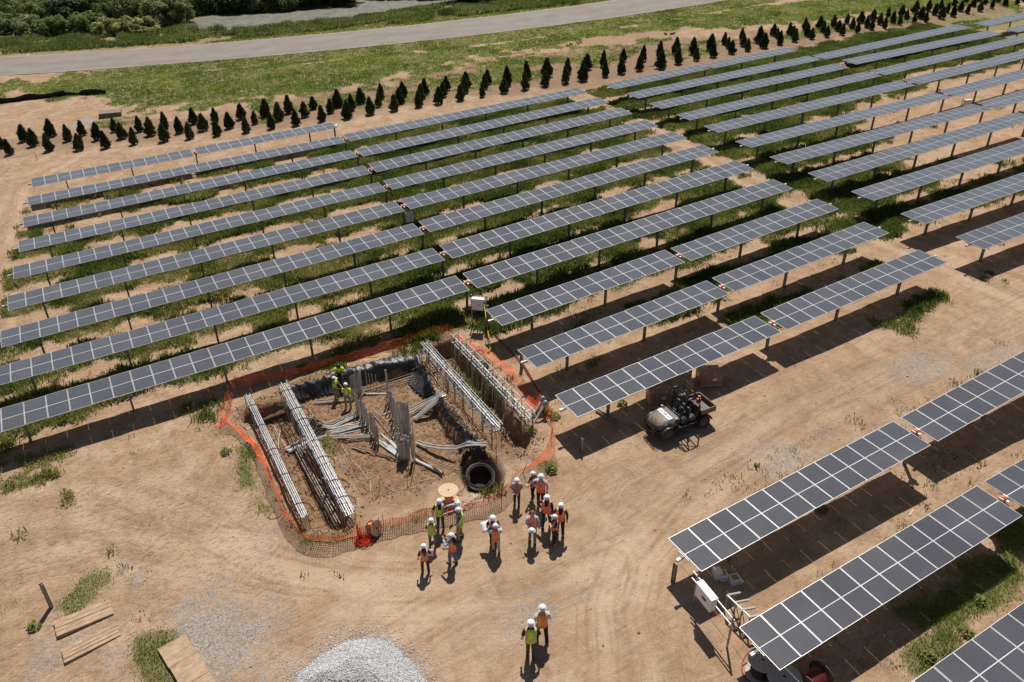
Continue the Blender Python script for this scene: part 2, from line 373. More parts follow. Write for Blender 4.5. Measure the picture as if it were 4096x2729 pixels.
def rows_veg(x, y):
    k = (ROWY0-y)/ROWP; ki = np.round(k-.32); dy = y-(ROWY0-ki*ROWP)
    mx = 20.96-.42*ki                               # motor line of that row
    strip = np.exp(-((dy+1.7)/1.15)**2)
    d = np.zeros_like(x)
    w = (x < mx) & (x > mx-27.5) & (ki <= 8)
    d = np.where(w, np.clip(.42+.10*ki, .42, 1.0)*(.75+.25*sstep(-8, 14, x)), d)
    e = (x >= mx-.5) & (x < mx+27) & (ki <= 8)
    d = np.where(e, 1.0-.25*(ki == 0), d)
    lane = (x >= mx+27) & (x < mx+30.3)
    d = np.where(lane, .28, d)
    cx = x-(mx+30.3)
    c = (cx >= 0) & (ki <= 8)
    fall = np.clip(1.1-sstep(14-ki*1.0, 30-ki*1.4, cx)*np.clip((ki-2)*.35, 0, 1.0), .12, 1)
    d = np.where(c, fall*1.0, d)
    f = (ki >= 9) & (ki <= 11)
    d = np.where(f, np.where(x < 30, .12, np.where(x > 43, .10, .5-.12*(ki-9))), d)
    d = np.where(ki == 9, np.where(x > 26, .75, d), d)
    d = np.where((ki < -.5) | (ki > 11), 0, d)
    near_edge = (ki == 8) & w
    strip = np.where(near_edge, np.exp(-((dy+1.2)/.7)**2)*.12, strip)
    n = fbm(x, y, 2.4, 4); n2 = fbm(x, y, .6, 2)
    v = sstep(.0, .25, d*(.42+.85*strip)-(.95-1.0*n)+.35*(n2-.5)+.13)
    return v*(d > 0)
def veg(x, y):
    """0..1 cover of rows weeds, 0..1 cover of field grass"""
    rv = rows_veg(x, y)
    g = region('grass', x, y)
    beyond = sstep(0, .8, y-road_far(x))
    verge = np.exp(-((y-road_near(x)+2.6)/3.4)**2)*sstep(-8, 6, x)
    n = fbm(x, y, 3.2, 4); n1 = fbm(x, y, .8, 3)
    g = np.maximum(g*1.0, np.maximum(beyond*1.2, verge*.95))
    g = sstep(.0, .35, g*1.15-(.95-n)*.95+(n1-.5)*.55)
    sparse = .14*(y < 20)*(x > 19)*(fbm(x, y, 1.2, 3) > .58)+.10*(fbm(x, y, .9, 3) > .64)*(y > 27)*(y < 36)*(x > 17)
    on = (y > road_near(x)-.1) & (y < road_far(x)+.1)
    return np.where(on, 0, np.maximum(rv, sparse)), np.where(on, 0, g)
# ------------------------------------------------------------------ ground mesh
def axis(segs):
    out = [segs[0][0]]
    for a, b, st, en in segs:
        x = a; h = st; n = max(2, int(round((b-a)/((st+en)/2))))
        q = (en/st)**(1/max(1, n-1)) if en != st else 1.0
        w = np.array([q**i for i in range(n)]); w = w/w.sum()*(b-a); out += list(a+np.cumsum(w))
    return np.array(out)
gx = axis([(-260, -24, 14, .6), (-24, -12, .3, .14), (-12, 46, .13, .13), (46, 62, .14, .3), (62, 150, .35, .6), (150, 520, .8, 22)])
gy = axis([(-60, 2, 6, .3), (2, 8, .2, .12), (8, 42, .12, .12), (42, 62, .13, .22), (62, 110, .24, .45), (110, 560, .6, 20)])
GX, GY = np.meshgrid(gx, gy, indexing='ij'); X = GX.ravel(); Y = GY.ravel()
Zg = ground_h(X, Y)
nx, ny = len(gx), len(gy)
idx = np.arange(nx*ny).reshape(nx, ny)
Fg = np.stack([idx[:-1, :-1].ravel(), idx[1:, :-1].ravel(), idx[1:, 1:].ravel(), idx[:-1, 1:].ravel()], 1)
def gnode(N, L, t, **kw):
    n = N.new(t)
    for k, v in kw.items(): setattr(n, k, v)
    return n
def ground_mat():
    m, nt, N, L, B = nmat('ground_soil')
    tc = N.new('ShaderNodeTexCoord'); P = tc.outputs['Object']
    at_ = N.new('ShaderNodeAttribute'); at_.attribute_name = 'cover'; sp = N.new('ShaderNodeSeparateColor'); L.new(at_.outputs['Color'], sp.inputs[0])
    at2 = N.new('ShaderNodeAttribute'); at2.attribute_name = 'cover_b'; sp2 = N.new('ShaderNodeSeparateColor'); L.new(at2.outputs['Color'], sp2.inputs[0])
    def noise(s, d=5, r=.6, vec=None, dist=0):
        n = N.new('ShaderNodeTexNoise'); n.inputs['Scale'].default_value = s; n.inputs['Detail'].default_value = d; n.inputs['Roughness'].default_value = r; n.inputs['Distortion'].default_value = dist
        L.new(vec or P, n.inputs['Vector']); return n.outputs['Fac']
    def ramp(f, pts):
        c = N.new('ShaderNodeValToRGB'); e = c.color_ramp.elements
        while len(e) < len(pts): e.new(.5)
        for i, (p, col) in enumerate(pts): e[i].position = p; e[i].color = (*col, 1) if len(col) == 3 else col
        L.new(f, c.inputs[0]); return c.outputs[0]
    def mix(f, a, b, mode='MIX'):
        n = N.new('ShaderNodeMix'); n.data_type = 'RGBA'; n.blend_type = mode
        if isinstance(f, float): n.inputs[0].default_value = f
        else: L.new(f, n.inputs[0])
        for s, k in ((a, 6), (b, 7)):
            if isinstance(s, tuple): n.inputs[k].default_value = (*s, 1)
            else: L.new(s, n.inputs[k])
        return n.outputs[2]
    def math_(op, a, b):
        n = N.new('ShaderNodeMath'); n.operation = op; n.use_clamp = True
        for s, k in ((a, 0), (b, 1)):
            if isinstance(s, (int, float)): n.inputs[k].default_value = s
            else: L.new(s, n.inputs[k])
        return n.outputs[0]
    big = noise(.16, 6, .6); mid = noise(1.1, 7, .65); fin = noise(9, 6, .7); mic = noise(38, 3, .7)
    dirt = ramp(mid, [(.28, (.26, .16, .09)), (.5, (.43, .275, .160)), (.70, (.57, .385, .24))])
    dirt = mix(math_('MULTIPLY', big, .8), dirt, ramp(fin, [(.3, (.30, .19, .112)), (.7, (.50, .35, .235))]))
    # broad pale / dark wear
    dirt = mix(math_('MULTIPLY', ramp(noise(.5, 4, .6, dist=.6), [(.47, (0, 0, 0)), (.62, (1, 1, 1))]), .55), dirt, (.58, .42, .29))
    dirt = mix(math_('MULTIPLY', ramp(noise(2.6, 6, .75, dist=.4), [(.53, (0, 0, 0)), (.68, (1, 1, 1))]), .6), dirt, (.23, .15, .092))
    grit = ramp(mic, [(.33, (.55, .55, .55)), (.6, (1, 1, 1)), (.78, (1.25, 1.22, 1.18))])
    dirt = mix(.75, dirt, grit, 'MULTIPLY')
    # tyre tracks: fine stretched stripes along curved drive lines
    mpp = N.new('ShaderNodeMapping'); mpp.inputs['Rotation'].default_value = (0, 0, R(-28)); mpp.inputs['Scale'].default_value = (.25, 3.0, 1); L.new(P, mpp.inputs[0])
    trk = noise(1.6, 6, .7, mpp.outputs[0], .5)
    dirt = mix(math_('MULTIPLY', ramp(trk, [(.5, (0, 0, 0)), (.66, (1, 1, 1))]), math_('MULTIPLY', sp2.outputs[1], .6)), dirt, (.27, .17, .10))
    ac = N.new('ShaderNodeAttribute'); ac.attribute_name = 'across'
    ln = N.new('ShaderNodeMath'); ln.operation = 'SINE'; mu_ = N.new('ShaderNodeMath'); mu_.operation = 'MULTIPLY'; mu_.inputs[1].default_value = 2*math.pi/.19*1.6; L.new(ac.outputs['Fac'], mu_.inputs[0]); L.new(mu_.outputs[0], ln.inputs[0])
    bandm = ramp(ac.outputs['Fac'], [(.0, (.3, .3, .3)), (.25, (1, 1, 1)), (.85, (1, 1, 1)), (1.0, (0, 0, 0))])
    lm = math_('MULTIPLY', ramp(ln.outputs[0], [(.25, (0, 0, 0)), (.8, (1, 1, 1))]), math_('MULTIPLY', bandm, ramp(noise(.55, 4, .6), [(.46, (0, 0, 0)), (.62, (1, 1, 1))])))
    dirt = mix(math_('MULTIPLY', lm, math_('MULTIPLY', ramp(fin, [(.35, (0, 0, 0)), (.55, (1, 1, 1))]), .6)), dirt, (.24, .15, .088))
    at3 = N.new('ShaderNodeAttribute'); at3.attribute_name = 'track'
    dirt = mix(math_('MULTIPLY', ramp(at3.outputs['Fac'], [(.52, (0, 0, 0)), (.9, (1, 1, 1))]), math_('ADD', .25, math_('MULTIPLY', ramp(fin, [(.4, (0, 0, 0)), (.6, (1, 1, 1))]), .5))), dirt, (.25, .165, .10))
    dirt = mix(math_('MULTIPLY', ramp(at3.outputs['Fac'], [(.08, (1, 1, 1)), (.48, (0, 0, 0))]), .5), dirt, (.58, .43, .30))
    mps = N.new('ShaderNodeMapping'); mps.inputs['Rotation'].default_value = (0, 0, R(12)); mps.inputs['Scale'].default_value = (.8, 2.2, 1); L.new(P, mps.inputs[0])
    spk = ramp(noise(4.2, 7, .78, mps.outputs[0], .6), [(.50, (0, 0, 0)), (.60, (1, 1, 1))])
    dirt = mix(math_('MULTIPLY', spk, math_('MULTIPLY', math_('SUBTRACT', 1.0, math_('MULTIPLY', sp2.outputs[1], .75)), .62)), dirt, (.15, .095, .058))  # dark specks put the shade of crevices between clods into the colour
    # gravel
    vor = N.new('ShaderNodeTexVoronoi'); vor.inputs['Scale'].default_value = 26; L.new(P, vor.inputs['Vector'])
    sp3 = N.new('ShaderNodeSeparateColor'); L.new(vor.outputs['Color'], sp3.inputs[0])
    grav = ramp(sp3.outputs[0], [(.0, (.14, .12, .10)), (.45, (.33, .30, .27)), (1.0, (.52, .48, .44))])
    gm = ramp(math_('ADD', sp.outputs[1], math_('MULTIPLY', math_('SUBTRACT', noise(2.2, 7, .8), .5), 1.9)), [(.42, (0, 0, 0)), (.76, (1, 1, 1))])
    # scattered stones everywhere
    sc = ramp(math_('MULTIPLY', sp3.outputs[1], 1.0), [(.90, (0, 0, 0)), (.93, (1, 1, 1))])
    gm2 = math_('MAXIMUM', math_('MULTIPLY', gm, .85), math_('MULTIPLY', sc, math_('MULTIPLY', ramp(noise(.9, 4, .6), [(.42, (0, 0, 0)), (.6, (1, 1, 1))]), .45)))
    col = mix(gm2, dirt, grav)
    # mulch / dark soil
    mu = ramp(fin, [(.3, (.15, .092, .058)), (.7, (.30, .195, .13))])
    mm = ramp(math_('ADD', sp.outputs[2], math_('MULTIPLY', math_('SUBTRACT', mid, .5), 1.2)), [(.35, (0, 0, 0)), (.75, (1, 1, 1))])
    col = mix(math_('MULTIPLY', mm, .8), col, mu)
    # low growth
    gr = ramp(noise(5, 5, .7), [(.3, (.13, .12, .045)), (.55, (.21, .185, .075)), (.75, (.33, .26, .14))])
    gg = ramp(math_('ADD', sp.outputs[0], math_('MULTIPLY', math_('SUBTRACT', fin, .5), .9)), [(.3, (0, 0, 0)), (.62, (1, 1, 1))])
    col = mix(math_('MULTIPLY', gg, .78), col, gr)
    # wet sand, freshly dug soil
    col = mix(sp2.outputs[0], col, ramp(mid, [(.3, (.20, .125, .065)), (.7, (.30, .19, .10))]))
    col = mix(math_('MULTIPLY', sp2.outputs[2], .9), col, ramp(noise(4, 7, .8), [(.36, (.10, .06, .034)), (.52, (.25, .15, .085)), (.72, (.42, .27, .165))]))
    L.new(col, B.inputs['Base Color']); B.inputs['Roughness'].default_value = .95; B.inputs['Specular IOR Level'].default_value = .15
    # bump
    h = math_('ADD', math_('MULTIPLY', fin, .5), math_('MULTIPLY', mic, .25))
    h2 = N.new('ShaderNodeMath'); h2.operation = 'ADD'; L.new(h, h2.inputs[0])
    vm = math_('MULTIPLY', math_('SUBTRACT', 1.0, vor.outputs['Distance']), math_('MULTIPLY', gm2, .5)); L.new(vm, h2.inputs[1])
    h3 = N.new('ShaderNodeMath'); h3.operation = 'ADD'; L.new(h2.outputs[0], h3.inputs[0]); L.new(math_('MULTIPLY', noise(3.2, 6, .75, dist=.5), .8), h3.inputs[1])
    bp = N.new('ShaderNodeBump'); bp.inputs['Strength'].default_value = .85; bp.inputs['Distance'].default_value = .09
    L.new(h3.outputs[0], bp.inputs['Height']); L.new(bp.outputs[0], B.inputs['Normal'])
    return m
v1, g1 = veg(X, Y)
gravel = region('gravel', X, Y); mulch = region('mulch', X, Y); wet = region('wet', X, Y)
near = (X > -25) & (X < 60) & (Y > -5) & (Y < 60)
dug = np.zeros_like(X)
dd = np.minimum(np.minimum(sdf(PIT, X[near], Y[near]), sdf(TRL, X[near], Y[near])), sdf(TRR, X[near], Y[near]))
dug[near] = 1-sstep(-.2, 1.1, dd+(fbm(X[near], Y[near], 1.5, 3)-.5)*2)
drive = sstep(-4, 0, 1-np.abs(Y-(22.3+(X-20)*.02))/3.6) * (X > 2) + .6*((X < 14) & (Y < 21)) + np.exp(-((X-(48.9-.0*Y)-(Y-40)*.085)/1.6)**2)*(Y > 26)*(Y < 74) + np.exp(-((X+11+(Y-50)*.0)/2)**2)*(Y > 25)*(Y < 75)+np.exp(-((Y-79.5)/1.5)**2)*(X > 25)
drive = np.clip(drive, 0, 1)
TRK = [[(0, 1190), (200, 1200), (420, 1260), (700, 1335), (1000, 1350), (1250, 1290), (1500, 1130), (1800, 960), (2100, 820), (2400, 690)],
 [(0, 1120), (250, 1125), (450, 1200), (640, 1300), (860, 1350), (1100, 1330)], [(1500, 1600), (1455, 1400), (1480, 1300), (1600, 1170), (1850, 990), (2120, 850), (2400, 720)],
 [(1400, 1600), (1390, 1400), (1430, 1280), (1560, 1120)], [(560, 1500), (800, 1400), (1000, 1395), (1200, 1385), (1400, 1290)], [(30, 900), (20, 560), (60, 430), (200, 350), (420, 335), (750, 300)],
 [(1450, 260), (1560, 330), (1700, 420), (1900, 510), (2100, 590), (2400, 730)], [(900, 1480), (1100, 1360), (1300, 1250), (1420, 1100)], [(0, 1300), (300, 1230), (600, 1250)], [(1400, 200), (1600, 190), (1800, 150), (2100, 110)]]
trk = np.full(X.shape, .5)
nk = (X > -22) & (X < 100) & (Y > -2) & (Y < 90)
tx, ty = X[nk], Y[nk]; tv = np.full(tx.shape, .5); acr = np.full(tx.shape, 5.0)
for T in TRK:
    W_ = np.array([at(*ZV(*p))[:2] for p in T]); best = np.full(tx.shape, 1e9)
    for i in range(len(W_)-1):
        a, b_ = W_[i], W_[i+1]; e = b_-a; q = np.clip(((tx-a[0])*e[0]+(ty-a[1])*e[1])/(e@e), 0, 1); best = np.minimum(best, np.hypot(tx-a[0]-q*e[0], ty-a[1]-q*e[1]))
    best = best+(fbm(tx, ty, 3, 2)-.5)*.5
    acr = np.minimum(acr, best)
    fade = .35+.65*sstep(.35, .6, fbm(tx+9, ty, 4, 2))
    dark = np.exp(-((best-.78)/.13)**2)+.6*np.exp(-((best-.45)/.09)**2)+.5*np.exp(-((best-1.15)/.10)**2)
    pale = np.exp(-(best/1.5)**2)
    tv = tv+fade*(.5*dark-.30*pale)
trk[nk] = np.clip(tv, 0, 1); ACR = np.full(X.shape, 5.0); ACR[nk] = acr
gme = np_mesh('ground', np.stack([X, Y, Zg], 1), Fg, [ground_mat()], smooth=True)
ca = gme.color_attributes.new('cover', 'FLOAT_COLOR', 'POINT'); ca.data.foreach_set('color', np.stack([np.maximum(v1*.9, g1), gravel, mulch, np.ones_like(X)], 1).astype(np.float32).ravel())
cb = gme.color_attributes.new('cover_b', 'FLOAT_COLOR', 'POINT'); cb.data.foreach_set('color', np.stack([wet, drive, dug*(1-wet), np.ones_like(X)], 1).astype(np.float32).ravel())
tc_ = gme.attributes.new('across', 'FLOAT', 'POINT'); tc_.data.foreach_set('value', (ACR/1.6).astype(np.float32))
ta = gme.attributes.new('track', 'FLOAT', 'POINT'); ta.data.foreach_set('value', trk.astype(np.float32))
tag(link('ground', gme), kind='structure')
# fast height lookup on the mesh grid (bilinear) for planting
Zgrid = Zg.reshape(nx, ny)
def gz(x, y):
    x = np.asarray(x, float); y = np.asarray(y, float)
    i = np.clip(np.searchsorted(gx, x)-1, 0, nx-2); j = np.clip(np.searchsorted(gy, y)-1, 0, ny-2)
    u = (x-gx[i])/(gx[i+1]-gx[i]); v = (y-gy[j])/(gy[j+1]-gy[j])
    return Zgrid[i, j]*(1-u)*(1-v)+Zgrid[i+1, j]*u*(1-v)+Zgrid[i, j+1]*(1-u)*v+Zgrid[i+1, j+1]*u*v
def G3(p, dz=0.0): return Vector((p[0], p[1], float(gz(p[0], p[1]))+dz))
def atg(px, py, dz=0.0):
    """point on the real (dug, bumpy) ground at a pixel: march along the view ray"""
    d = wdir(px, py); t = 18.0; lo = t
    ts = np.linspace(18, 260, 2400); xs = CO.x+d.x*ts; ys = CO.y+d.y*ts; zs = CO.z+d.z*ts-gz(xs, ys)-dz
    k = np.argmax(zs < 0)
    if zs[k] >= 0: return at(px, py, dz)
    a, b = ts[k-1], ts[k]; za, zb = zs[k-1], zs[k]; t = a+(b-a)*za/(za-zb)
    P = CO+d*t; return P
# ------------------------------------------------------------------ road
def road_mat():
    m, nt, N, L, B = nmat('asphalt_road')
    tc = N.new('ShaderNodeTexCoord'); uv = N.new('ShaderNodeUVMap'); uv.uv_map = 'uv'
    n1 = N.new('ShaderNodeTexNoise'); n1.inputs['Scale'].default_value = .35; n1.inputs['Detail'].default_value = 8; L.new(tc.outputs['Object'], n1.inputs[0])
    n2 = N.new('ShaderNodeTexNoise'); n2.inputs['Scale'].default_value = 6; n2.inputs['Detail'].default_value = 6; L.new(tc.outputs['Object'], n2.inputs[0])
    c = N.new('ShaderNodeValToRGB'); c.color_ramp.elements[0].color = (.195, .145, .11, 1); c.color_ramp.elements[1].color = (.27, .205, .16, 1); c.color_ramp.elements[0].position = .35; c.color_ramp.elements[1].position = .65
    L.new(n1.outputs[0], c.inputs[0])
    mx = N.new('ShaderNodeMix'); mx.data_type = 'RGBA'; mx.blend_type = 'MULTIPLY'; mx.inputs[0].default_value = .5; L.new(c.outputs[0], mx.inputs[6]); L.new(n2.outputs[0], mx.inputs[7])
    # lane wear along the road (v across)
    sx = N.new('ShaderNodeSeparateXYZ'); L.new(uv.outputs[0], sx.inputs[0])
    w = N.new('ShaderNodeValToRGB'); e = w.color_ramp.elements; e[0].position = 0; e[0].color = (.45, .38, .31, 1); e[1].position = 1; e[1].color = (.40, .36, .3, 1)
    for p, v in ((.1, .27), (.3, .33), (.5, .26), (.72, .33), (.9, .27)): q = e.new(p); q.color = (v, v*.97, v*.93, 1)
    L.new(sx.outputs[1], w.inputs[0])
    m2 = N.new('ShaderNodeMix'); m2.data_type = 'RGBA'; m2.inputs[0].default_value = .30; L.new(mx.outputs[2], m2.inputs[6]); L.new(w.outputs[0], m2.inputs[7])
    # tar-sealed cracks
    vo = N.new('ShaderNodeTexVoronoi'); vo.feature = 'DISTANCE_TO_EDGE'; vo.inputs['Scale'].default_value = .16; 
    nd = N.new('ShaderNodeVectorMath'); nd.operation = 'ADD'; L.new(tc.outputs['Object'], nd.inputs[0]); sc = N.new('ShaderNodeVectorMath'); sc.operation = 'SCALE'; sc.inputs['Scale'].default_value = 2.2; L.new(n2.outputs['Color'], sc.inputs[0]); L.new(sc.outputs[0], nd.inputs[1]); L.new(nd.outputs[0], vo.inputs[0])
    cr = N.new('ShaderNodeValToRGB'); cr.color_ramp.elements[0].color = (.75, .75, .75, 1); cr.color_ramp.elements[1].color = (1, 1, 1, 1); cr.color_ramp.elements[1].position = .012; L.new(vo.outputs[0], cr.inputs[0])
    m3 = N.new('ShaderNodeMix'); m3.data_type = 'RGBA'; m3.blend_type = 'MULTIPLY'; m3.inputs[0].default_value = .8; L.new(m2.outputs[2], m3.inputs[6]); L.new(cr.outputs[0], m3.inputs[7])
    L.new(m3.outputs[2], B.inputs['Base Color']); B.inputs['Roughness'].default_value = .9
    return m
xs = np.concatenate([np.arange(-140, 260, 2.0), np.arange(260, 420, 8.0)])
V = []; Fr = []; UVv = []
for i, x in enumerate(xs):
    a, b = float(road_near(x)), float(road_far(x))
    wig = (float(fbm(np.array([x]), np.array([0.]), 3, 3)[0])-.5)*.35
    for j in range(9):
        t = j/8; y = a+wig*(1-t)+(b-a)*t; V.append((x, y, float(gb(x, y))+.02+.05*math.sin(math.pi*t))); UVv.append((x/10, t))
for i in range(len(xs)-1):
    for j in range(8): q = i*9+j; Fr.append((q, q+9, q+10, q+1))
rme = np_mesh('road', V, Fr, [road_mat()], smooth=True)
ul = rme.uv_layers.new(name='uv'); li = np.zeros(len(rme.loops), np.int32); rme.loops.foreach_get('vertex_index', li); ul.data.foreach_set('uv', np.array(UVv, np.float32)[li].ravel())
tag(link('road', rme), kind='structure')
# painted edge line, worn
m_line = mat('worn_paint', (.30, .27, .24), .8, 0, 0, 3, col2=(.62, .60, .56))
V = []; Fr = []
for i, x in enumerate(xs):
    a, b = float(road_near(x)), float(road_far(x))
    for y in (b-.42, b-.32): V.append((x, y, float(gb(x, y))+.02+.05*math.sin(math.pi*(y-a)/(b-a))+.006))
for i in range(len(xs)-1): q = i*2; Fr.append((q, q+2, q+3, q+1))
tag(link('road_marking', np_mesh('road_marking', V, Fr, [m_line])), kind='structure')
# ------------------------------------------------------------------ pond
m, nt, N, L, B = nmat('pond_algae')
tc = N.new('ShaderNodeTexCoord')
def _n(s, d=6, r=.7, dist=0):
    n = N.new('ShaderNodeTexNoise'); n.inputs['Scale'].default_value = s; n.inputs['Detail'].default_value = d; n.inputs['Roughness'].default_value = r; n.inputs['Distortion'].default_value = dist; L.new(tc.outputs['Object'], n.inputs[0]); return n.outputs[0]
c = N.new('ShaderNodeValToRGB'); e = c.color_ramp.elements; e[0].position = .35; e[0].color = (.07, .06, .045, 1); e[1].position = .62; e[1].color = (.18, .165, .11, 1); L.new(_n(1.6, 8, .8), c.inputs[0])
c2 = N.new('ShaderNodeValToRGB'); e = c2.color_ramp.elements; e[0].position = .42; e[0].color = (.02, .02, .016, 1); e[1].position = .52; e[1].color = (1, 1, 1, 1); L.new(_n(.55, 8, .75, 1.2), c2.inputs[0])
mx = N.new('ShaderNodeMix'); mx.data_type = 'RGBA'; mx.blend_type = 'MULTIPLY'; mx.inputs[0].default_value = .55; L.new(c.outputs[0], mx.inputs[6]); L.new(c2.outputs[0], mx.inputs[7]); L.new(mx.outputs[2], B.inputs['Base Color'])
B.inputs['Roughness'].default_value = .55
pb = MB(); pb.face([(p[0], p[1], POND_Z) for p in (PONDP.mean(0)+(PONDP-PONDP.mean(0))*1.12)][::-1])
po = pb.build('pond_water', m); tag(po, kind='structure')
if po.data.polygons[0].normal.z < 0: po.data.flip_normals()

# ------------------------------------------------------------------ solar trackers
MW, ML, MPp = 0.992, 2.008, 1.0132
def glass_mat():
    m, nt, N, L, B = nmat('module_glass')
    tc = N.new('ShaderNodeTexCoord'); sx = N.new('ShaderNodeSeparateXYZ'); L.new(tc.outputs['Object'], sx.inputs[0])
    def M(op, a, b=None, cl=False):
        n = N.new('ShaderNodeMath'); n.operation = op; n.use_clamp = cl
        for s, k in ((a, 0), (b, 1)):
            if s is None: continue
            if isinstance(s, (int, float)): n.inputs[k].default_value = s
            else: L.new(s, n.inputs[k])
        return n.outputs[0]
    def lines(co, pitch, w, off=0.0):
        f = M('FRACT', M('ADD', M('DIVIDE', co, pitch), .5+off)); return M('LESS_THAN', M('ABSOLUTE', M('SUBTRACT', f, .5)), w/pitch/2)
    gx_ = lines(sx.outputs[0], .158, .006); gy_ = lines(sx.outputs[1], .0795, .0035, .5)
    cen = M('LESS_THAN', M('ABSOLUTE', sx.outputs[1]), .014)
    bus = lines(sx.outputs[0], .0176, .0018)
    oi = N.new('ShaderNodeObjectInfo')
    nz = N.new('ShaderNodeTexNoise'); nz.inputs['Scale'].default_value = 1.2; nz.inputs['Detail'].default_value = 3
    ad = N.new('ShaderNodeVectorMath'); ad.operation = 'ADD'; L.new(tc.outputs['Object'], ad.inputs[0]); L.new(oi.outputs['Location'], ad.inputs[1]); L.new(ad.outputs[0], nz.inputs[0])
    c = N.new('ShaderNodeValToRGB'); c.color_ramp.elements[0].color = (.031, .033, .042, 1); c.color_ramp.elements[1].color = (.047, .050, .062, 1); L.new(nz.outputs[0], c.inputs[0])
    def mixc(f, a, col):
        n = N.new('ShaderNodeMix'); n.data_type = 'RGBA'; L.new(f, n.inputs[0]); L.new(a, n.inputs[6]); n.inputs[7].default_value = (*col, 1); return n.outputs[2]
    k = mixc(M('MULTIPLY', bus, .35), c.outputs[0], (.12, .12, .13)); k = mixc(M('MULTIPLY', gy_, .25), k, (.14, .14, .15)); k = mixc(M('MULTIPLY', gx_, .55), k, (.2, .2, .22)); k = mixc(cen, k, (.8, .8, .8))
    # dust film
    nd = N.new('ShaderNodeTexNoise'); nd.inputs['Scale'].default_value = .5; nd.inputs['Detail'].default_value = 6; L.new(ad.outputs[0], nd.inputs[0])
    du = N.new('ShaderNodeMapRange'); du.inputs[1].default_value = .35; du.inputs[2].default_value = .75; du.inputs[3].default_value = .03; du.inputs[4].default_value = .10; L.new(nd.outputs[0], du.inputs[0])
    # a few bird droppings
    v = N.new('ShaderNodeTexVoronoi'); v.inputs['Scale'].default_value = .9; L.new(ad.outputs[0], v.inputs[0])
    k = mixc(du.outputs[0], k, (.36, .33, .29)); k = mixc(M('LESS_THAN', v.outputs['Distance'], .012), k, (.75, .74, .7))
    hs = N.new('ShaderNodeHueSaturation'); L.new(k, hs.inputs['Color']); L.new(M('ADD', M('MULTIPLY', oi.outputs['Random'], .30), .88), hs.inputs['Value']); k = hs.outputs[0]
    L.new(k, B.inputs['Base Color'])
    B.inputs['Roughness'].default_value = .05; B.inputs['Sheen Weight'].default_value = .75; B.inputs['Sheen Roughness'].default_value = .45; B.inputs['Sheen Tint'].default_value = (1, .96, .9, 1)
    B.inputs['IOR'].default_value = 1.6; B.inputs['Specular IOR Level'].default_value = .9
    B.inputs['Coat Weight'].default_value = .0
    return m
M_['glass'] = glass_mat()
mod = MB(); fr = .014; t = .035; hw, hl = MW/2, ML/2
# frame: four bars (butted), glass panel set 2 mm below their top, back sheet
for sx_ in (-1, 1): mod.box((sx_*(hw-fr/2), 0, 0), (fr, ML, t), mi=0)
for sy_ in (-1, 1): mod.box((0, sy_*(hl-fr/2), 0), (MW-2*fr, fr, t), mi=0)
z = t/2-.003
mod.face([(-hw+fr, -hl+fr, z), (hw-fr, -hl+fr, z), (hw-fr, hl-fr, z), (-hw+fr, hl-fr, z)], 1)
mod.face([(-hw+fr, hl-fr, z-.02), (hw-fr, hl-fr, z-.02), (hw-fr, -hl+fr, z-.02), (-hw+fr, -hl+fr, z-.02)], 2)
module_me = mod.mesh('solar_module', [M_['alu'], M_['glass'], M_['white']])
def ibeam(h, w=.10, d=.15, t=.012):
    b = MB()
    b.box((0, -d/2, h/2), (w, t, h)); b.box((0, d/2, h/2), (w, t, h)); b.box((0, 0, h/2), (t, d-t, h))
    return b
drive = MB()
drive.lathe([(.0, -.09), (.11, -.09), (.15, -.06), (.16, 0), (.15, .06), (.11, .09), (0, .09)], (0, 0, 0), 16, M=Matrix.Rotation(R(90), 3, 'Y'))
drive.box((0, 0, -.14), (.13, .2, .12)); drive.tube([(0, -.1, -.16), (0, -.34, -.16)], .055, 10)
drive_me = drive.mesh('slew_drive', [M_['orange']], False)
br = MB(); br.box((-.14, 0, 0), (.05, .2, .24)); br.box((.14, 0, 0), (.05, .2, .24)); br.box((0, -.2, .02), (.10, .12, .06)); bracket_me = br.mesh('drive_bracket', [M_['alu']])
cap = MB(); cap.box((0, 0, 0), (.16, .11, .11), mi=0); cap.box((-.082, 0, 0), (.004, .10, .10), mi=1); cap_me = cap.mesh('tube_cap', [M_['alu'], M_['orange']])
halves = {}
for s_ in SEGS: halves.setdefault((int(s_[0]), s_[1][:-1]), {})[s_[1][-1]] = s_
ORD = ['first', 'second', 'third', 'fourth', 'fifth', 'sixth', 'seventh', 'eighth', 'ninth', 'tenth', 'eleventh', 'twelfth', 'thirteenth']
BN = {'': 'west block', 'C': 'block beyond the cross track', 'D': 'far block at the upper right'}
cnt = {}
def frame_of(s_):
    A = Vector(s_[3:6]); B_ = Vector(s_[6:9]); w = Vector(s_[9:12]); ex = (B_-A).normalized(); ey = (w-ex*w.dot(ex)).normalized(); ez = ex.cross(ey)
    return A, B_, ex, ey, ez
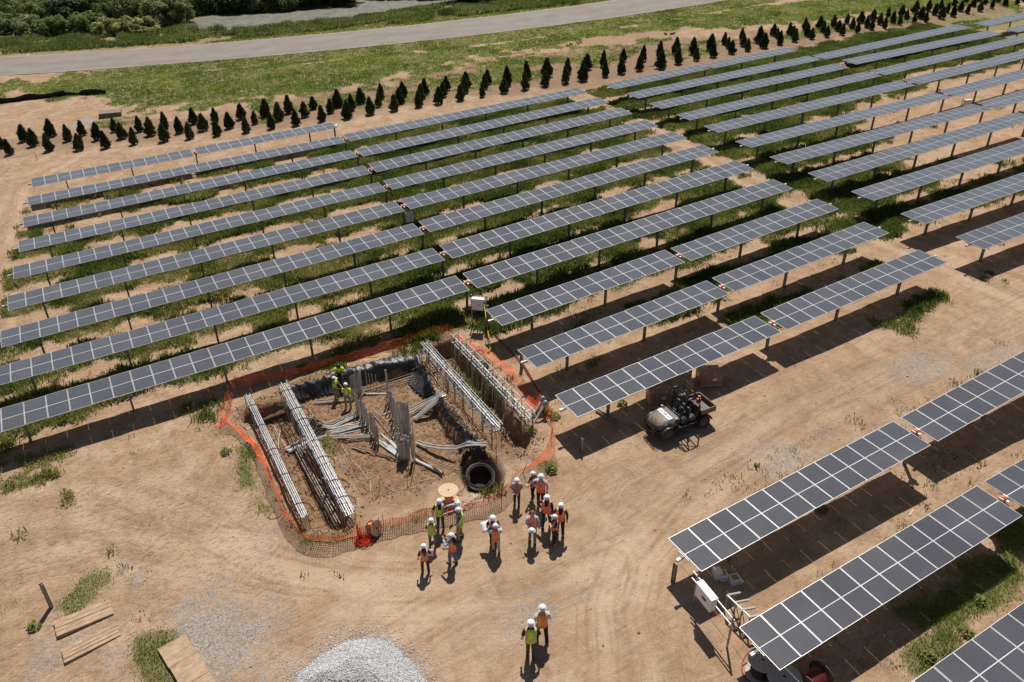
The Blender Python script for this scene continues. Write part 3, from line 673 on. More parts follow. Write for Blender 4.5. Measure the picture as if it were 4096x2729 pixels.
for (k, blk) in sorted(halves, key=lambda q: (q[1], q[0])):
    hv = halves[(k, blk)]; b_ = blk if blk else ''
    if k >= 13: lab = {13: 'solar tracker row below the dirt drive, its left end over the white cartons', 14: 'solar tracker row below the dirt drive, standing over the grey cable reels', 15: 'solar tracker row cut off by the bottom right picture corner'}[k]
    else:
        cnt[b_] = cnt.get(b_, 0)+1
        lab = '%s tracker row from the juniper hedge in the %s' % (ORD[cnt[b_]-1], BN[b_])
        if k == 11 and b_ == '': lab = 'solar tracker row beside the black utility vehicle and the strapped cartons'
        if k == 8 and b_ == '': lab = 'solar tracker row directly behind the dug pit and orange mesh fence'
    w_, e_ = hv.get('w'), hv.get('e')
    ref = frame_of(w_ if w_ else e_)
    mp = (ref[1] if w_ else ref[0])
    root = thing('solar_tracker', (mp.x, mp.y, float(gz(mp.x, mp.y))), lab, 'solar tracker', 'rows of solar trackers')
    rl = root.location
    posts = []
    for s_ in (w_, e_):
        if not s_: continue
        A, B_, ex, ey, ez = frame_of(s_); n = int(s_[2]); west = s_ is w_
        Rm = Matrix((ex, ey, ez)).transposed()
        p = (B_-A).length/n; tr = random.Random(int(k*31+n+(7 if west else 0)))
        for i in range(n):
            c = A+ex*((i+.5)*p)+ez*.0
            o = bpy.data.objects.new('solar_module', module_me); COL.objects.link(o); o.parent = root
            o.matrix_local = Matrix.Translation(c-rl) @ Rm.to_4x4() @ Matrix.Rotation(tr.gauss(0, .006), 4, 'X') @ Matrix.Scale(p/MPp, 4, (1, 0, 0))
        tb = MB(); inner = .24; a0 = A-ex*(.28 if west else inner-.02); b0 = B_+ex*(.22 if west else .28)
        off = -ez*.11
        tb.tube([a0+off-rl, b0+off-rl], .065, 8)
        for i in range(n+1):
            q = A+ex*(i*p)+off*.45-rl
            tb.box(q, (.05, .6, .035), Rm)
        tb.build('torque_tube', M_['galv'], root)
        oc = bpy.data.objects.new('tube_cap', cap_me); COL.objects.link(oc); oc.parent = root
        e0 = a0 if west else b0
        oc.matrix_local = Matrix.Translation(e0+off-rl) @ Rm.to_4x4() @ Matrix.Rotation(0 if west else math.pi, 4, 'Z')
        sp = 4.9 if n == 26 else 5.3; M0 = B_ if west else A
        for j in range(1, 6 if n == 26 else 3):
            q = M0+ex*((-sp*j) if west else sp*j); posts.append((q, ex))
    if w_: posts.append((ref[1]+ref[2]*.25, ref[2]))
    for q, ex in posts:
        g = float(gz(q.x, q.y)); top = q.z-.10; b = ibeam(top-g+.3)
        o = b.build('post', M_['postst'], root); o.location = Vector((q.x, q.y, g-.3))-rl
        o.rotation_euler = (0, 0, math.atan2(ex.y, ex.x))
    if w_:
        q = ref[1]+ref[2]*.28-ref[4]*.07-rl
        Rm = Matrix((ref[2], ref[3], ref[4])).transposed().to_4x4()
        o = bpy.data.objects.new('slew_drive', drive_me); COL.objects.link(o); o.parent = root; o.matrix_local = Matrix.Translation(q) @ Rm
        o2 = bpy.data.objects.new('drive_bracket', bracket_me); COL.objects.link(o2); o2.parent = root; o2.matrix_local = Matrix.Translation(q) @ Rm

# ------------------------------------------------------------------ vegetation
def leaf_mat(name, stops, rough=.6, trans=.25, objvar=0):
    m, nt, N, L, B = nmat(name)
    a = N.new('ShaderNodeAttribute'); a.attribute_name = 'tint'
    c = N.new('ShaderNodeValToRGB'); e = c.color_ramp.elements
    while len(e) < len(stops): e.new(.5)
    for i, (p, col) in enumerate(stops): e[i].position = p; e[i].color = (*col, 1)
    oi = N.new('ShaderNodeObjectInfo'); m1 = N.new('ShaderNodeMath'); m1.operation = 'MULTIPLY_ADD'; L.new(oi.outputs['Random'], m1.inputs[0]); m1.inputs[1].default_value = objvar; m1.inputs[2].default_value = -objvar/2
    m2 = N.new('ShaderNodeMath'); m2.operation = 'ADD'; L.new(a.outputs['Fac'], m2.inputs[0]); L.new(m1.outputs[0], m2.inputs[1]); L.new(m2.outputs[0], c.inputs[0]); L.new(c.outputs[0], B.inputs['Base Color']); B.inputs['Roughness'].default_value = rough
    B.inputs['Specular IOR Level'].default_value = .25
    out = N['Material Output']; tr = N.new('ShaderNodeBsdfTranslucent'); L.new(c.outputs[0], tr.inputs[0])
    ms = N.new('ShaderNodeMixShader'); ms.inputs[0].default_value = trans; L.new(B.outputs[0], ms.inputs[1]); L.new(tr.outputs[0], ms.inputs[2]); L.new(ms.outputs[0], out.inputs[0])
    return m
def set_tint(me, t):
    a = me.attributes.new('tint', 'FLOAT', 'POINT'); a.data.foreach_set('value', np.asarray(t, np.float32))
def blades(name, px, py, h, w, tint, mat_, nb=5, spread=.14, lean=.5, z=None):
    """tufts of nb bent blades (each a kite of two triangles) as one mesh"""
    n = len(px); M = n*nb
    X = np.repeat(px, nb)+rng.normal(0, spread, M); Y = np.repeat(py, nb)+rng.normal(0, spread, M)
    Z = gz(X, Y)-.02 if z is None else np.full(M, z)
    H = np.repeat(h, nb)*rng.uniform(.55, 1.15, M); W = np.repeat(w, nb)*rng.uniform(.7, 1.4, M)
    a = rng.uniform(0, 2*np.pi, M); l = rng.uniform(0, lean, M)*H
    dx, dy = np.cos(a), np.sin(a); sx, sy = -dy*W/2, dx*W/2
    V = np.empty((M, 4, 3), np.float32)
    V[:, 0] = np.stack([X, Y, Z], 1)
    mx, my = X+dx*l*.45, Y+dy*l*.45
    V[:, 1] = np.stack([mx-sx, my-sy, Z+H*.6], 1); V[:, 2] = np.stack([X+dx*l, Y+dy*l, Z+H], 1); V[:, 3] = np.stack([mx+sx, my+sy, Z+H*.6], 1)
    me = np_mesh(name, V.reshape(-1, 3), np.arange(M*4).reshape(M, 4), [mat_])
    t = np.clip(np.repeat(tint, nb)+rng.normal(0, .10, M), 0, 1); set_tint(me, np.repeat(t, 4))
    return me
m_weed = leaf_mat('weed_leaf', [(0, (.07, .11, .022)), (.35, (.15, .20, .04)), (.6, (.27, .28, .07)), (1, (.50, .42, .20))], .6, .4)
m_grass = leaf_mat('grass_blade', [(0, (.10, .17, .022)), (.4, (.20, .29, .04)), (.7, (.33, .38, .08)), (1, (.52, .44, .22))], .6, .45)
# weeds between the rows
N0 = 620000
cx = rng.uniform(-14, 110, N0); cy = rng.uniform(2, 78, N0)
keep = (cx < 40+cy*1.15) ; cx, cy = cx[keep], cy[keep]
rv, gg_ = veg(cx, cy)
inpit = np.minimum(np.minimum(sdf(PIT, cx, cy), sdf(TRL, cx, cy)), sdf(TRR, cx, cy)) < .25
k = (rng.random(len(cx)) < rv*.85) & ~inpit; cx, cy, rvk = cx[k], cy[k], rv[k]
hh = (.10+.42*fbm(cx, cy, 1.7, 3)**1.6*1.5)*np.where(rvk < .3, .5, 1)
tn = np.clip(.10+1.1*(fbm(cx+50, cy, 2.2, 3)-.28)+.15*(cx < 15)+rng.normal(0, .12, len(cx)), 0, 1)
tag(link('row_weeds', blades('row_weeds', cx, cy, hh, hh*.10+.022, tn, m_weed, 6, .12, .8)), kind='stuff')
# field, verge and bank grass
N1 = 700000
u = rng.random(N1); cx = rng.uniform(-45, 190, N1); lowm = u < .40; cx = np.where(lowm, rng.uniform(-13, 42, N1), cx); cy = np.where(lowm, rng.uniform(0, 36, N1), rng.uniform(70, 135, N1))
rv, gv = veg(cx, cy)
pd = sdf(PONDP, cx, cy)
lo = (cy < 45)
k = (rng.random(N1) < gv*np.where(lo, .95, .6)) & (pd > .5); cx, cy = cx[k], cy[k]
k2 = cy < 45
hh = np.where(k2, .09, .13)+.22*fbm(cx, cy, 3, 3)**2; tn = np.clip(.12+1.25*(fbm(cx, cy, 4, 4)-.28)+rng.normal(0, .10, len(cx)), 0, 1)
tn = np.where(cy > road_far(cx), tn*.75+.12*0, tn)
tag(link('field_grass', blades('field_grass', cx, cy, hh, np.where(k2, .022, .07), tn, m_grass, 5, np.where(True, .18, .1), .9)), kind='stuff')
# reeds along the pond
m_reed = leaf_mat('reed_blade', [(0, (.10, .14, .035)), (.5, (.22, .26, .07)), (.8, (.36, .34, .15)), (1, (.55, .45, .31))], .6, .4)
rx = []; ry = []
for (a, b) in zip([ZA(1250, 200), ZA(1400, 215), ZA(1650, 205), ZA(1900, 195), ZA(2354, 160), ZB(300, 145), ZB(600, 118), ZB(900, 92), ZB(1300, 60)], [ZA(1400, 215), ZA(1650, 205), ZA(1900, 195), ZA(2354, 160), ZB(300, 145), ZB(600, 118), ZB(900, 92), ZB(1300, 60), ZB(1700, 25)]):
    A = at(*a); B_ = at(*b); n = int((B_-A).length*70); t = rng.random(n); rx += list(A.x+(B_.x-A.x)*t+rng.normal(0, .5, n)); ry += list(A.y+(B_.y-A.y)*t+rng.normal(0, .75, n))
rx, ry = np.array(rx), np.array(ry); dn = fbm(rx, ry, 1.6, 2); k = dn > .42; rx, ry = rx[k], ry[k]
tag(link('reeds', blades('reeds', rx, ry, .55+1.1*fbm(rx, ry, 2.5, 2), np.full(len(rx), .07), np.clip(fbm(rx, ry, 3, 2)-.1, 0, 1), m_reed, 3, .15, .25)), kind='stuff')
# dry tan phragmites on the far bank, top left
P0 = [at(*ZA(*q))[:2] for q in ((-200, 60), (-200, -90), (450, -60), (900, -40), (850, 30), (550, 45), (150, 70))]
P0 = np.array(P0); lo_, hi_ = P0.min(0), P0.max(0); rx = rng.uniform(lo_[0], hi_[0], 26000); ry = rng.uniform(lo_[1], hi_[1], 26000); k = sdf(P0, rx, ry) < 0; rx, ry = rx[k], ry[k]
tag(link('dry_reeds', blades('dry_reeds', rx, ry, .9+1.0*fbm(rx, ry, 3, 2), np.full(len(rx), .09), np.clip(.6+.8*(fbm(rx, ry, 6, 2)-.4), 0, 1), m_reed, 3, .3, .5)), kind='stuff')
# ---- leafy crowns
m_bark = mat('bark', (.10, .07, .05), .9, 0, .3, 12)
m_stake = mat('stake_wood', (.36, .26, .17), .8, 0, .2, 8)
m_jun = leaf_mat('juniper_leaf', [(0, (.022, .038, .012)), (.5, (.055, .085, .026)), (.85, (.11, .13, .045)), (1, (.22, .16, .07))], .7, .2, .5)
def leaf_cloud(n, pts, size, rnd, nrm=None):
    """n quads at points pts (n,3)"""
    d = rnd.normal(size=(n, 3)); d /= np.linalg.norm(d, axis=1)[:, None]
    e = rnd.normal(size=(n, 3)); 
    if nrm is not None: d = d*.6+nrm; d /= np.linalg.norm(d, axis=1)[:, None]
    a = np.cross(d, e); a /= np.linalg.norm(a, axis=1)[:, None]; b = np.cross(d, a)
    s = size*rnd.uniform(.6, 1.4, n)[:, None]
    V = np.stack([pts-a*s*.5, pts-b*s*.3, pts+a*s*.9, pts+b*s*.3], 1).reshape(-1, 3)
    return V, np.arange(n*4).reshape(n, 4)
def juniper_mesh(seed, h, r):
    rn = np.random.default_rng(seed); n = 1500
    z = rn.beta(1.25, 1.35, n)*.97+.03
    prof = np.interp(z, [0, .06, .25, .5, .72, .88, 1.0], [.80, .95, 1.0, .80, .50, .26, .05])
    az = rn.uniform(0, 2*np.pi, n)
    lob = 1+.26*np.sin(az*3+seed+z*7)+.22*np.sin(az*4-z*11+seed*2)+rn.normal(0, .12, n)
    rad = prof*r*lob*np.sqrt(rn.uniform(.35, 1, n))
    P = np.stack([np.cos(az)*rad+.07*np.sin(seed)*z, np.sin(az)*rad+.05*np.cos(seed*2)*z, .03+z*(h-.03)], 1)
    nr = np.stack([np.cos(az)*.35, np.sin(az)*.35, np.full(n, .9)], 1)
    d = rn.normal(size=(n, 3))*.35+nr*np.array([1.6, 1.6, 1.1]); d /= np.linalg.norm(d, axis=1)[:, None]
    e = rn.normal(size=(n, 3)); a = np.cross(d, e); a /= np.linalg.norm(a, axis=1)[:, None]
    s = rn.uniform(.09, .20, n)[:, None]
    V = np.stack([P-d*s*.4, P+a*s*.28, P+d*s*.9, P-a*s*.28], 1).reshape(-1, 3); F = np.arange(n*4).reshape(n, 4)
    t = np.clip(rn.normal(.42, .22, n)+.2*(rn.random(n) < .04), 0, 1)
    # inner dark core so that light does not leak through
    me = np_mesh('crown', V, F, [m_jun]); set_tint(me, np.repeat(t, 4)); return me
def core_mesh(h, r):
    b = MB(); b.lathe([(.0, .15), (r*.5, .25), (r*.62, h*.35), (r*.4, h*.65), (0, h*.93)], n=8); b.tube([(0, 0, -.1), (0, 0, .3)], .035, 6); return b
JV = []
tb = MB(); tb.tube([(0, 0, -.15), (.01, 0, .5), (0, .01, 1.2)], .04, 6, r2=.015)
for i in range(5): 
    a = i*2.4; tb.tube([(0, 0, .35+.14*i), (math.cos(a)*.28, math.sin(a)*.28, .65+.15*i)], .014, 5, r2=.006)
trunk_me = tb.mesh('trunk', m_bark)
stb = MB(); stb.tube([(.34, -.1, -.1), (.30, -.08, .75)], .018, 5); stb.tube([(.30, -.08, .7), (.05, 0, .8)], .006, 4); stake_me = stb.mesh('stake', m_stake)
for i in range(9): JV.append((juniper_mesh(i*3+1, 1.0, .30+.03*(i % 4)), 0))
JT = {'A': [(15, 1000, 905), (70, 1045, 940), (165, 955, 845), (230, 985, 870), (345, 922, 808), (335, 1020, 905), (463, 952, 843), (537, 1012, 905), (556, 915, 815), (657, 945, 832), (717, 1000, 888), (773, 890, 800), (825, 935, 832), (903, 975, 865), (942, 888, 788), (1015, 915, 797), (1110, 955, 838), (1115, 870, 760), (1210, 900, 795), (1303, 838, 735), (1280, 937, 830), (1370, 882, 772), (1463, 918, 815), (1450, 825, 735), (1545, 868, 765), (1625, 805, 705), (1657, 895, 795), (1716, 838, 755), (1787, 790, 675), (1830, 870, 778), (1877, 815, 698), (1943, 765, 650), (1992, 848, 750), (2052, 790, 692), (2108, 738, 655), (2168, 820, 720), (2225, 765, 675), (2273, 725, 615), (2338, 795, 685)],
 'B': [(85, 718, 612), (150, 800, 690), (180, 750, 645), (242, 700, 600), (308, 772, 660), (375, 672, 572), (361, 722, 630), (466, 750, 645), (503, 700, 600), (525, 655, 560), (630, 725, 620), (648, 672, 575), (670, 640, 540), (765, 702, 595), (793, 655, 560), (818, 612, 520), (910, 680, 578), (940, 630, 530), (950, 590, 492), (1057, 655, 570), (1075, 600, 510), (1092, 570, 478), (1205, 630, 535), (1225, 580, 455), (1347, 605, 490), (1358, 540, 425), (1480, 585, 490), (1490, 520, 403), (1617, 565, 455), (1630, 500, 400), (1735, 548, 435), (1758, 470, 372), (1885, 520, 415), (1870, 455, 350), (1990, 500, 400), (2003, 420, 337), (2113, 480, 385), (2137, 415, 315), (2255, 465, 355), (2250, 395, 288)],
 'C': [(20, 435, 325), (5, 370, 262), (143, 412, 325), (123, 370, 262), (255, 390, 300), (238, 345, 240), (382, 368, 280), (357, 332, 258), (332, 305, 225), (488, 350, 270), (458, 315, 230), (450, 275, 197), (597, 328, 232), (565, 295, 187), (707, 305, 215), (687, 265, 195), (662, 245, 168), (805, 285, 200), (795, 250, 190), (770, 240, 160), (920, 268, 195), (890, 250, 165), (875, 210, 128), (1022, 255, 180), (998, 225, 145), (973, 195, 115), (1125, 240, 165), (1097, 215, 143), (1068, 185, 107), (1228, 225, 162), (1192, 200, 125), (1157, 165, 98), (1325, 205, 143), (1292, 190, 110), (1250, 160, 82), (1413, 195, 120), (1380, 170, 95), (1335, 145, 68), (1512, 170, 110), (1468, 160, 80), (1435, 120, 55), (1610, 160, 105), (1560, 135, 68), (1525, 110, 40), (1690, 150, 90), (1655, 130, 50), (1615, 95, 10), (1795, 130, 50), (1748, 105, 27), (1705, 80, 5), (1875, 115, 40), (1835, 90, 22), (1787, 70, 3), (1970, 95, 35), (1922, 80, 12), (1880, 45, -10), (2055, 80, 12), (2010, 50, -10), (1960, 20, -40), (2135, 60, 0), (2090, 35, -30), (2045, 15, -50), (2225, 45, -15), (2175, 20, -40), (2305, 35, -20), (2350, 15, -45)]}
allj = []
for key, cv in (('A', ZA), ('B', ZB), ('C', ZC)):
    for (x, yb, yt) in JT[key]:
        b = atg(*cv(x, yb-4)); hgt = vert_h(b, *cv(x, yt)); allj.append((cv(x, yb)[0], b, min(2.3, max(1.25, hgt))))
allj.sort(key=lambda q: q[0])
def ordn(n):
    return '%d%s' % (n, 'th' if 10 <= n % 100 <= 20 else {1: 'st', 2: 'nd', 3: 'rd'}.get(n % 10, 'th'))
for i, (px_, b, hgt) in enumerate(allj):
    hw_ = 'short' if hgt < 1.55 else ('tall' if hgt > 1.9 else 'mid-height')
    t = thing('juniper_tree', b, '%s dark green juniper, %s from the left end of the planted hedge' % (hw_, ordn(i+1)), 'tree', 'young junipers planted in a staggered hedge', rng.uniform(0, 6.28))
    o = link('crown', JV[i % 9][0], t); o.scale = (hgt*rng.uniform(.62, .84), hgt*rng.uniform(.62, .84), hgt*1.04)
    link('trunk', trunk_me, t)
    if i % 2: o = link('stake', stake_me, t)
# ---- bushes and trees beyond the road
m_b = [leaf_mat('shrub_leaf', [(0, (.07, .11, .028)), (.5, (.17, .23, .06)), (1, (.32, .36, .12))], .6, .45), leaf_mat('willow_leaf', [(0, (.12, .15, .055)), (.5, (.27, .30, .11)), (1, (.45, .46, .21))], .6, .45), leaf_mat('pale_shrub_leaf', [(0, (.18, .20, .06)), (.5, (.37, .38, .12)), (1, (.55, .53, .22))], .6, .45), leaf_mat('dark_tree_leaf', [(0, (.02, .04, .01)), (.5, (.05, .09, .022)), (1, (.11, .16, .045))], .6, .3)]
def bush(name, c, r, h, kind, label, cat, n=5200, leaf=.26, seed=0, trunk=False):
    rn = np.random.default_rng(seed+100); K = 70
    ca = rn.uniform(0, 2*np.pi, K); cr = np.sqrt(rn.uniform(0, 1, K))*.88*r; czz = rn.uniform(.08, .9, K)*h*(1-.45*(cr/r)**2)*rn.uniform(.8, 1.1, K)
    if trunk: czz = h*.3+czz*.7
    C = np.stack([np.cos(ca)*cr, np.sin(ca)*cr, czz], 1); S = rn.uniform(.10, .27, K)*r*rn.uniform(.8, 1.2)
    q = rn.integers(0, K, n); d = rn.normal(size=(n, 3)); d /= np.linalg.norm(d, axis=1)[:, None]; d[:, 2] = d[:, 2]*.85
    P = C[q]+d*(S[q]*rn.uniform(.5, 1.35, n))[:, None]; P[:, 2] = np.maximum(P[:, 2], .05)
    V, F = leaf_cloud(n, P, leaf, rn, d*.8+np.array([0, 0, .5]))
    t = thing(name, c, label, cat, 'shrubs and trees along the far side of the road')
    me = np_mesh('crown', V, F, [m_b[kind]]); set_tint(me, np.clip(np.repeat(.45+.25*rn.normal(size=K)[q]*.6+.18*rn.normal(size=n), 4), 0, 1)); link('crown', me, t)
    b = MB(); b.tube([(0, 0, -.4), (.1*r, .05*r, h*.35), (.05*r, .1*r, h*.75)], .05+.02*h, 7, r2=.03)
    for j in range(8): b.tube([(.05*r, 0, h*.2+.08*h*j*.5), tuple(C[j])], .05, 5, r2=.015)
    b.build('trunk', m_bark, t)
BU = [ # px(A/B zoom), base y, radius, height, kind, words
 (ZA(60, 215), 3.6, 3.2, 0, 'round dark green bush at the far left road bank'),
 (ZA(230, 235), 3.2, 3.0, 1, 'grey green bush, second from the left on the bank'),
 (ZA(20, 110), 4.2, 4.2, 0, 'large dark bush at the left picture edge behind'),
 (ZA(330, 130), 4.0, 4.0, 0, 'dark green bush left of the deep bush shadows'),
 (ZA(400, 235), 3.0, 3.2, 0, 'low dark bush in front of the tall dark bush'),
 (ZA(480, 150), 4.2, 5.0, 3, 'tall dark bush with deep shade on the far bank'),
 (ZA(600, 215), 3.0, 3.4, 0, 'mid green bush between the dark and yellow shrubs'),
 (ZA(670, 120), 4.2, 5.2, 0, 'big green bush behind the yellow green shrubs'),
 (ZA(730, 235), 2.2, 2.4, 2, 'yellow green shrub at the left of its cluster'),
 (ZA(860, 225), 2.4, 2.6, 2, 'yellow green shrub in the middle of its cluster'),
 (ZA(980, 225), 2.4, 2.6, 2, 'yellow green shrub nearest to the pond'),
 (ZA(820, 130), 4.0, 5.4, 1, 'pale willow bush behind the yellow green shrubs'),
 (ZA(960, 110), 4.0, 6.0, 1, 'tall pale willow left of the pond'),
 (ZA(1090, 175), 3.2, 4.8, 1, 'pale willow standing beside the left pond end'),
 (ZA(1190, 165), 3.0, 5.6, 1, 'willow at the left corner of the pond'),
 (ZA(1130, 90), 4.0, 6.5, 0, 'green tree behind the willows at the pond'),
 (ZA(1380, 85), 3.4, 5.5, 0, 'leafy green tree on the back shore of the pond'),
 (ZA(1560, 78), 3.4, 5.2, 3, 'dark tree on the back shore above the algae'),
 (ZA(1740, 72), 2.8, 4.6, 1, 'grey green willow on the back shore of the pond'),
 (ZA(1900, 62), 3.0, 5.2, 0, 'green tree right of the back shore willow'),
 (ZA(2080, 30), 4.2, 6.5, 3, 'dark tree shading the back of the pond, left one'),
 (ZA(2300, 8), 4.5, 7.0, 3, 'dark tree shading the back of the pond, second'),
 (ZB(430, -18), 4.5, 7.0, 3, 'dark tree shading the pond near picture centre'),
 (ZB(700, -30), 4.5, 7.0, 3, 'dark tree above the right end of the pond'),
 (ZB(960, 12), 3.6, 5.0, 3, 'dark shrub right of the pond, left one'),
 (ZB(1150, -4), 3.6, 5.0, 3, 'dark shrub right of the pond, middle one'),
 (ZB(1380, -14), 3.6, 5.0, 0, 'dark shrub right of the pond, right one'),
 (ZB(1600, -38), 3.6, 5.0, 0, 'green shrub at the top edge above the road'),
 (ZA(700, -30), 6.0, 8.0, 3, 'dark tree at the top edge, left one'), (ZA(1000, -40), 6.0, 8.0, 3, 'dark tree at the top edge, middle one'),
 (ZA(1300, -20), 6.0, 8.0, 0, 'tree at the top edge right of centre group'), (ZA(1700, -30), 6.0, 8.0, 3, 'dark tree at the top edge above the pond'),
 (ZA(200, 60), 4.0, 3.6, 0, 'bush at the foot of the dry reeds'),
]
for i, (p_, r_, h_, k_, w_) in enumerate(BU):
    b = atg(*p_); bush('shrub' if h_ < 5 else 'tree', b, r_, h_, k_, w_, 'shrub' if h_ < 5 else 'tree', n=int(6200+r_*1500), leaf=.30 if k_ != 3 else .36, seed=i, trunk=False)
# low bank growth under the bushes
N2 = 60000; cx = rng.uniform(-40, 120, N2); cy = road_far(cx)+rng.uniform(2.5, 16, N2)
k = (fbm(cx, cy, 3, 3) > .42) & (sdf(PONDP, cx, cy) > 1.2); cx, cy = cx[k], cy[k]
tag(link('bank_growth', blades('bank_growth', cx, cy, .35+.9*fbm(cx, cy, 2.5, 3)**1.5, np.full(len(cx), .14), np.clip(fbm(cx, cy, 4, 3)*.9-.1, 0, 1), m_reed, 3, .25, .6)), kind='stuff')
# ---- leafy weed plants one can count in the near ground
def weed_mesh(seed, n=70, r=.22, h=.28, s=.09):
    rn = np.random.default_rng(seed); a = rn.uniform(0, 6.28, n); q = rn.random(n)**.6; z = h*(1-q**2)*rn.uniform(.3, 1, n)+.02
    P = np.stack([np.cos(a)*q*r, np.sin(a)*q*r, z], 1); V, F = leaf_cloud(n, P, s, rn, np.tile([0, 0, 1.0], (n, 1)))
    me = np_mesh('weed_plant', V, F, [m_weed]); set_tint(me, np.repeat(np.clip(rn.normal(.42, .16, n), 0, 1), 4)); return me
WM = [weed_mesh(i) for i in range(4)]
WP = [('at the near side of the white cartons', (2600+1075/1.5736, 2000+60/1.5736)), ('in the grass patch below the lower tracker row', (2600+2070/1.5736, 2000+640/1.5736)), ('lone in the dirt behind the people in orange', (1600+1460/2.4125, 1750+310/2.4125)), ('under the panel edge by the mesh fence', (2100+870/2.24, 1300+720/2.24)),
 ('beside the orange mesh near the meter pipes', (2100+270/2.24, 1300+830/2.24)), ('below the fence corner on bare dirt', (2100+235/2.24, 1300+1310/2.24)), ('by the trench end among rack posts', Z1(1890, 750)), ('between the mats and the steel post', (745/1.6814*0+140, 2510)),
 ('leafy, right of the lower tracker row', (2600+1750/1.5736, 2000+990/1.5736)), ('big, under the bottom right tracker row', (2600+1990/1.5736, 2000+840/1.5736)), ('left of the mesh fence on dry ground', (800+150/1.4253, 1200+870/1.4253))]
for i, (w, p) in enumerate(WP):
    b = atg(*p); o = link('weed_plant', WM[i % 4], None, b); o.scale = (1.3, 1.3, 1.2); tag(o, 'small green weed plant '+w, 'plant', 'weed plants on the bare ground')

# ------------------------------------------------------------------ the dug pit and what stands in it
M_['pvc'] = mat('grey_conduit', (.46, .45, .43), .5, 0, .22, 3)
M_['pvc_dusty'] = mat('dusty_conduit', (.30, .235, .175), .8, 0, .3, 4, col2=(.42, .36, .29))
M_['rack'] = mat('bright_conduit', (.40, .41, .42), .4, .3, .25, 6)
M_['strut'] = mat('strut_channel', (.52, .56, .62), .35, .5, .15, 6)
M_['blue'] = mat('pale_blue_strut', (.20, .36, .55), .5, 0, .15, 6)
M_['redc'] = mat('red_cable', (.40, .035, .02), .5, 0, .2, 6)
M_['blackc'] = mat('black_cable', (.03, .022, .02), .5, 0, .3, 6)
M_['greenc'] = mat('green_cable', (.05, .22, .12), .5, 0, .2, 6)
M_['whitec'] = mat('white_cord', (.62, .57, .48), .7, 0, .1, 6)
M_['brownp'] = mat('brown_pipe', (.25, .15, .09), .7, 0, .3, 4)
M_['mesh'] = mat('orange_mesh', (.85, .12, .02), .55, 0, .2, 3)
M_['stake'] = mat('rusty_stake', (.13, .085, .06), .7, .3, .3, 6)
M_['film'] = mat('black_sheet', (.010, .010, .011), .42, 0, .5, 2.2, col2=(.035, .032, .03), bump=1.0, bscale=11)
M_['wood'] = mat('pale_wood', (.52, .36, .21), .7, 0, .12, 3, stretch=(1, 8, 1))
M_['yellow'] = mat('yellow_tape', (.75, .50, .02), .5, 0, .1, 5)
def rack(name, label, p0, h0, p1, h1, npipe, tiers, dz0, width, seed, loops=6, arc=1, frames=9):
    """p0,p1: ground pixels under the two ends; h heights of the top above level ground"""
    rn = random.Random(seed)
    A = Vector(p0); B_ = Vector(p1)
    base = A.lerp(B_, .5); base.z = float(gz(base.x, base.y))
    t = thing(name, base, label, 'conduit rack', 'conduit racks standing in the dug pit')
    d = (B_-A); L_ = d.length; u = d.normalized(); s = Vector((-u.y, u.x, 0)).normalized()
    def top(q): return A.lerp(B_, q)
    for k in range(tiers):
        for j in range(npipe[k]):
            off = (j-(npipe[k]-1)/2)*width/max(1, npipe[k]-1) if npipe[k] > 1 else 0
            e0, e1 = rn.uniform(-.25, .15)/L_, rn.uniform(-.15, .35)/L_
            P = [top(q)+s*(off+rn.uniform(-.003, .003))-Vector((0, 0, k*dz0+rn.uniform(0, .008)))-base for q in np.linspace(e0, 1+e1, 9)]
            b = MB(); b.tube(P, rn.choice([.018, .022, .027]), 6)
            b.build('conduit', M_['rack'] if rn.random() < .75 else M_['galv'], t)
    for i in range(frames):
        q = i/(frames-1); P = top(q)
        for sd in (-1, 1):
            x = P+s*sd*(width/2+.05); g = float(gz(x.x, x.y)); b = MB()
            b.tube([Vector((x.x, x.y, g-.15))-base, x+Vector((0, 0, .05+rn.uniform(-.03, .06)))-base], .022, 7)
            b.build('post', M_['galv'], t)
        Rz = Matrix.Rotation(math.atan2(s.y, s.x), 3, 'Z')
        for k in range(tiers): b = MB(); b.box(P-Vector((0, 0, k*dz0+.05))-base, (width+.14, .04, .035), Rz); b.build('crossbar', M_['galv'], t)
        # drop conduits into the trench floor
        if 0 < i < frames-1 and i % 2 == 0 or rn.random() < .5:
            for jj in range(rn.choice([1, 1, 2])):
                x = P+s*rn.uniform(-width/2, width/2)+u*rn.uniform(.05, .4); g = float(gz(x.x, x.y)); b = MB()
                b.tube([x-Vector((0, 0, .02))-base, Vector((x.x, x.y, g+.15))-base, Vector((x.x, x.y, g-.1))-base], .03, 7); b.build('riser', M_['pvc'], t)
    bl = MB(); 
    for sd in (-1, 1): bl.box(top(.5)+s*sd*(width/2+.02)-Vector((0, 0, dz0*(tiers-1)+.0))-base, (L_*.98, .02, .05), Matrix((u, s, u.cross(s))).transposed())
    bl.build('side_channel', M_['blue'], t)
    for i in range(loops):
        q = (i+.6)/loops+rn.uniform(-.03, .03); P = top(min(.97, q)); r = rn.uniform(.35, .5); pts = []
        for a in np.linspace(-.2, math.pi+.35, 15): pts.append(P+s*arc*(math.cos(a)*-r)+u*(a*.12)+Vector((0, 0, math.sin(a)*r*.8-.05))-base)
        b = MB(); b.tube(pts, .013, 5); b.build('cable_loop', M_['redc'] if rn.random() < .5 else M_['blackc'], t)
        b = MB(); b.tube([p+s*.04+Vector((0, 0, .03)) for p in pts], .013, 5); b.build('cable_loop', M_['redc'] if rn.random() < .3 else M_['blackc'], t)
    return t
def lift(px, h):
    """world point h above level ground whose image is the pixel"""
    return at(px[0], px[1], h)
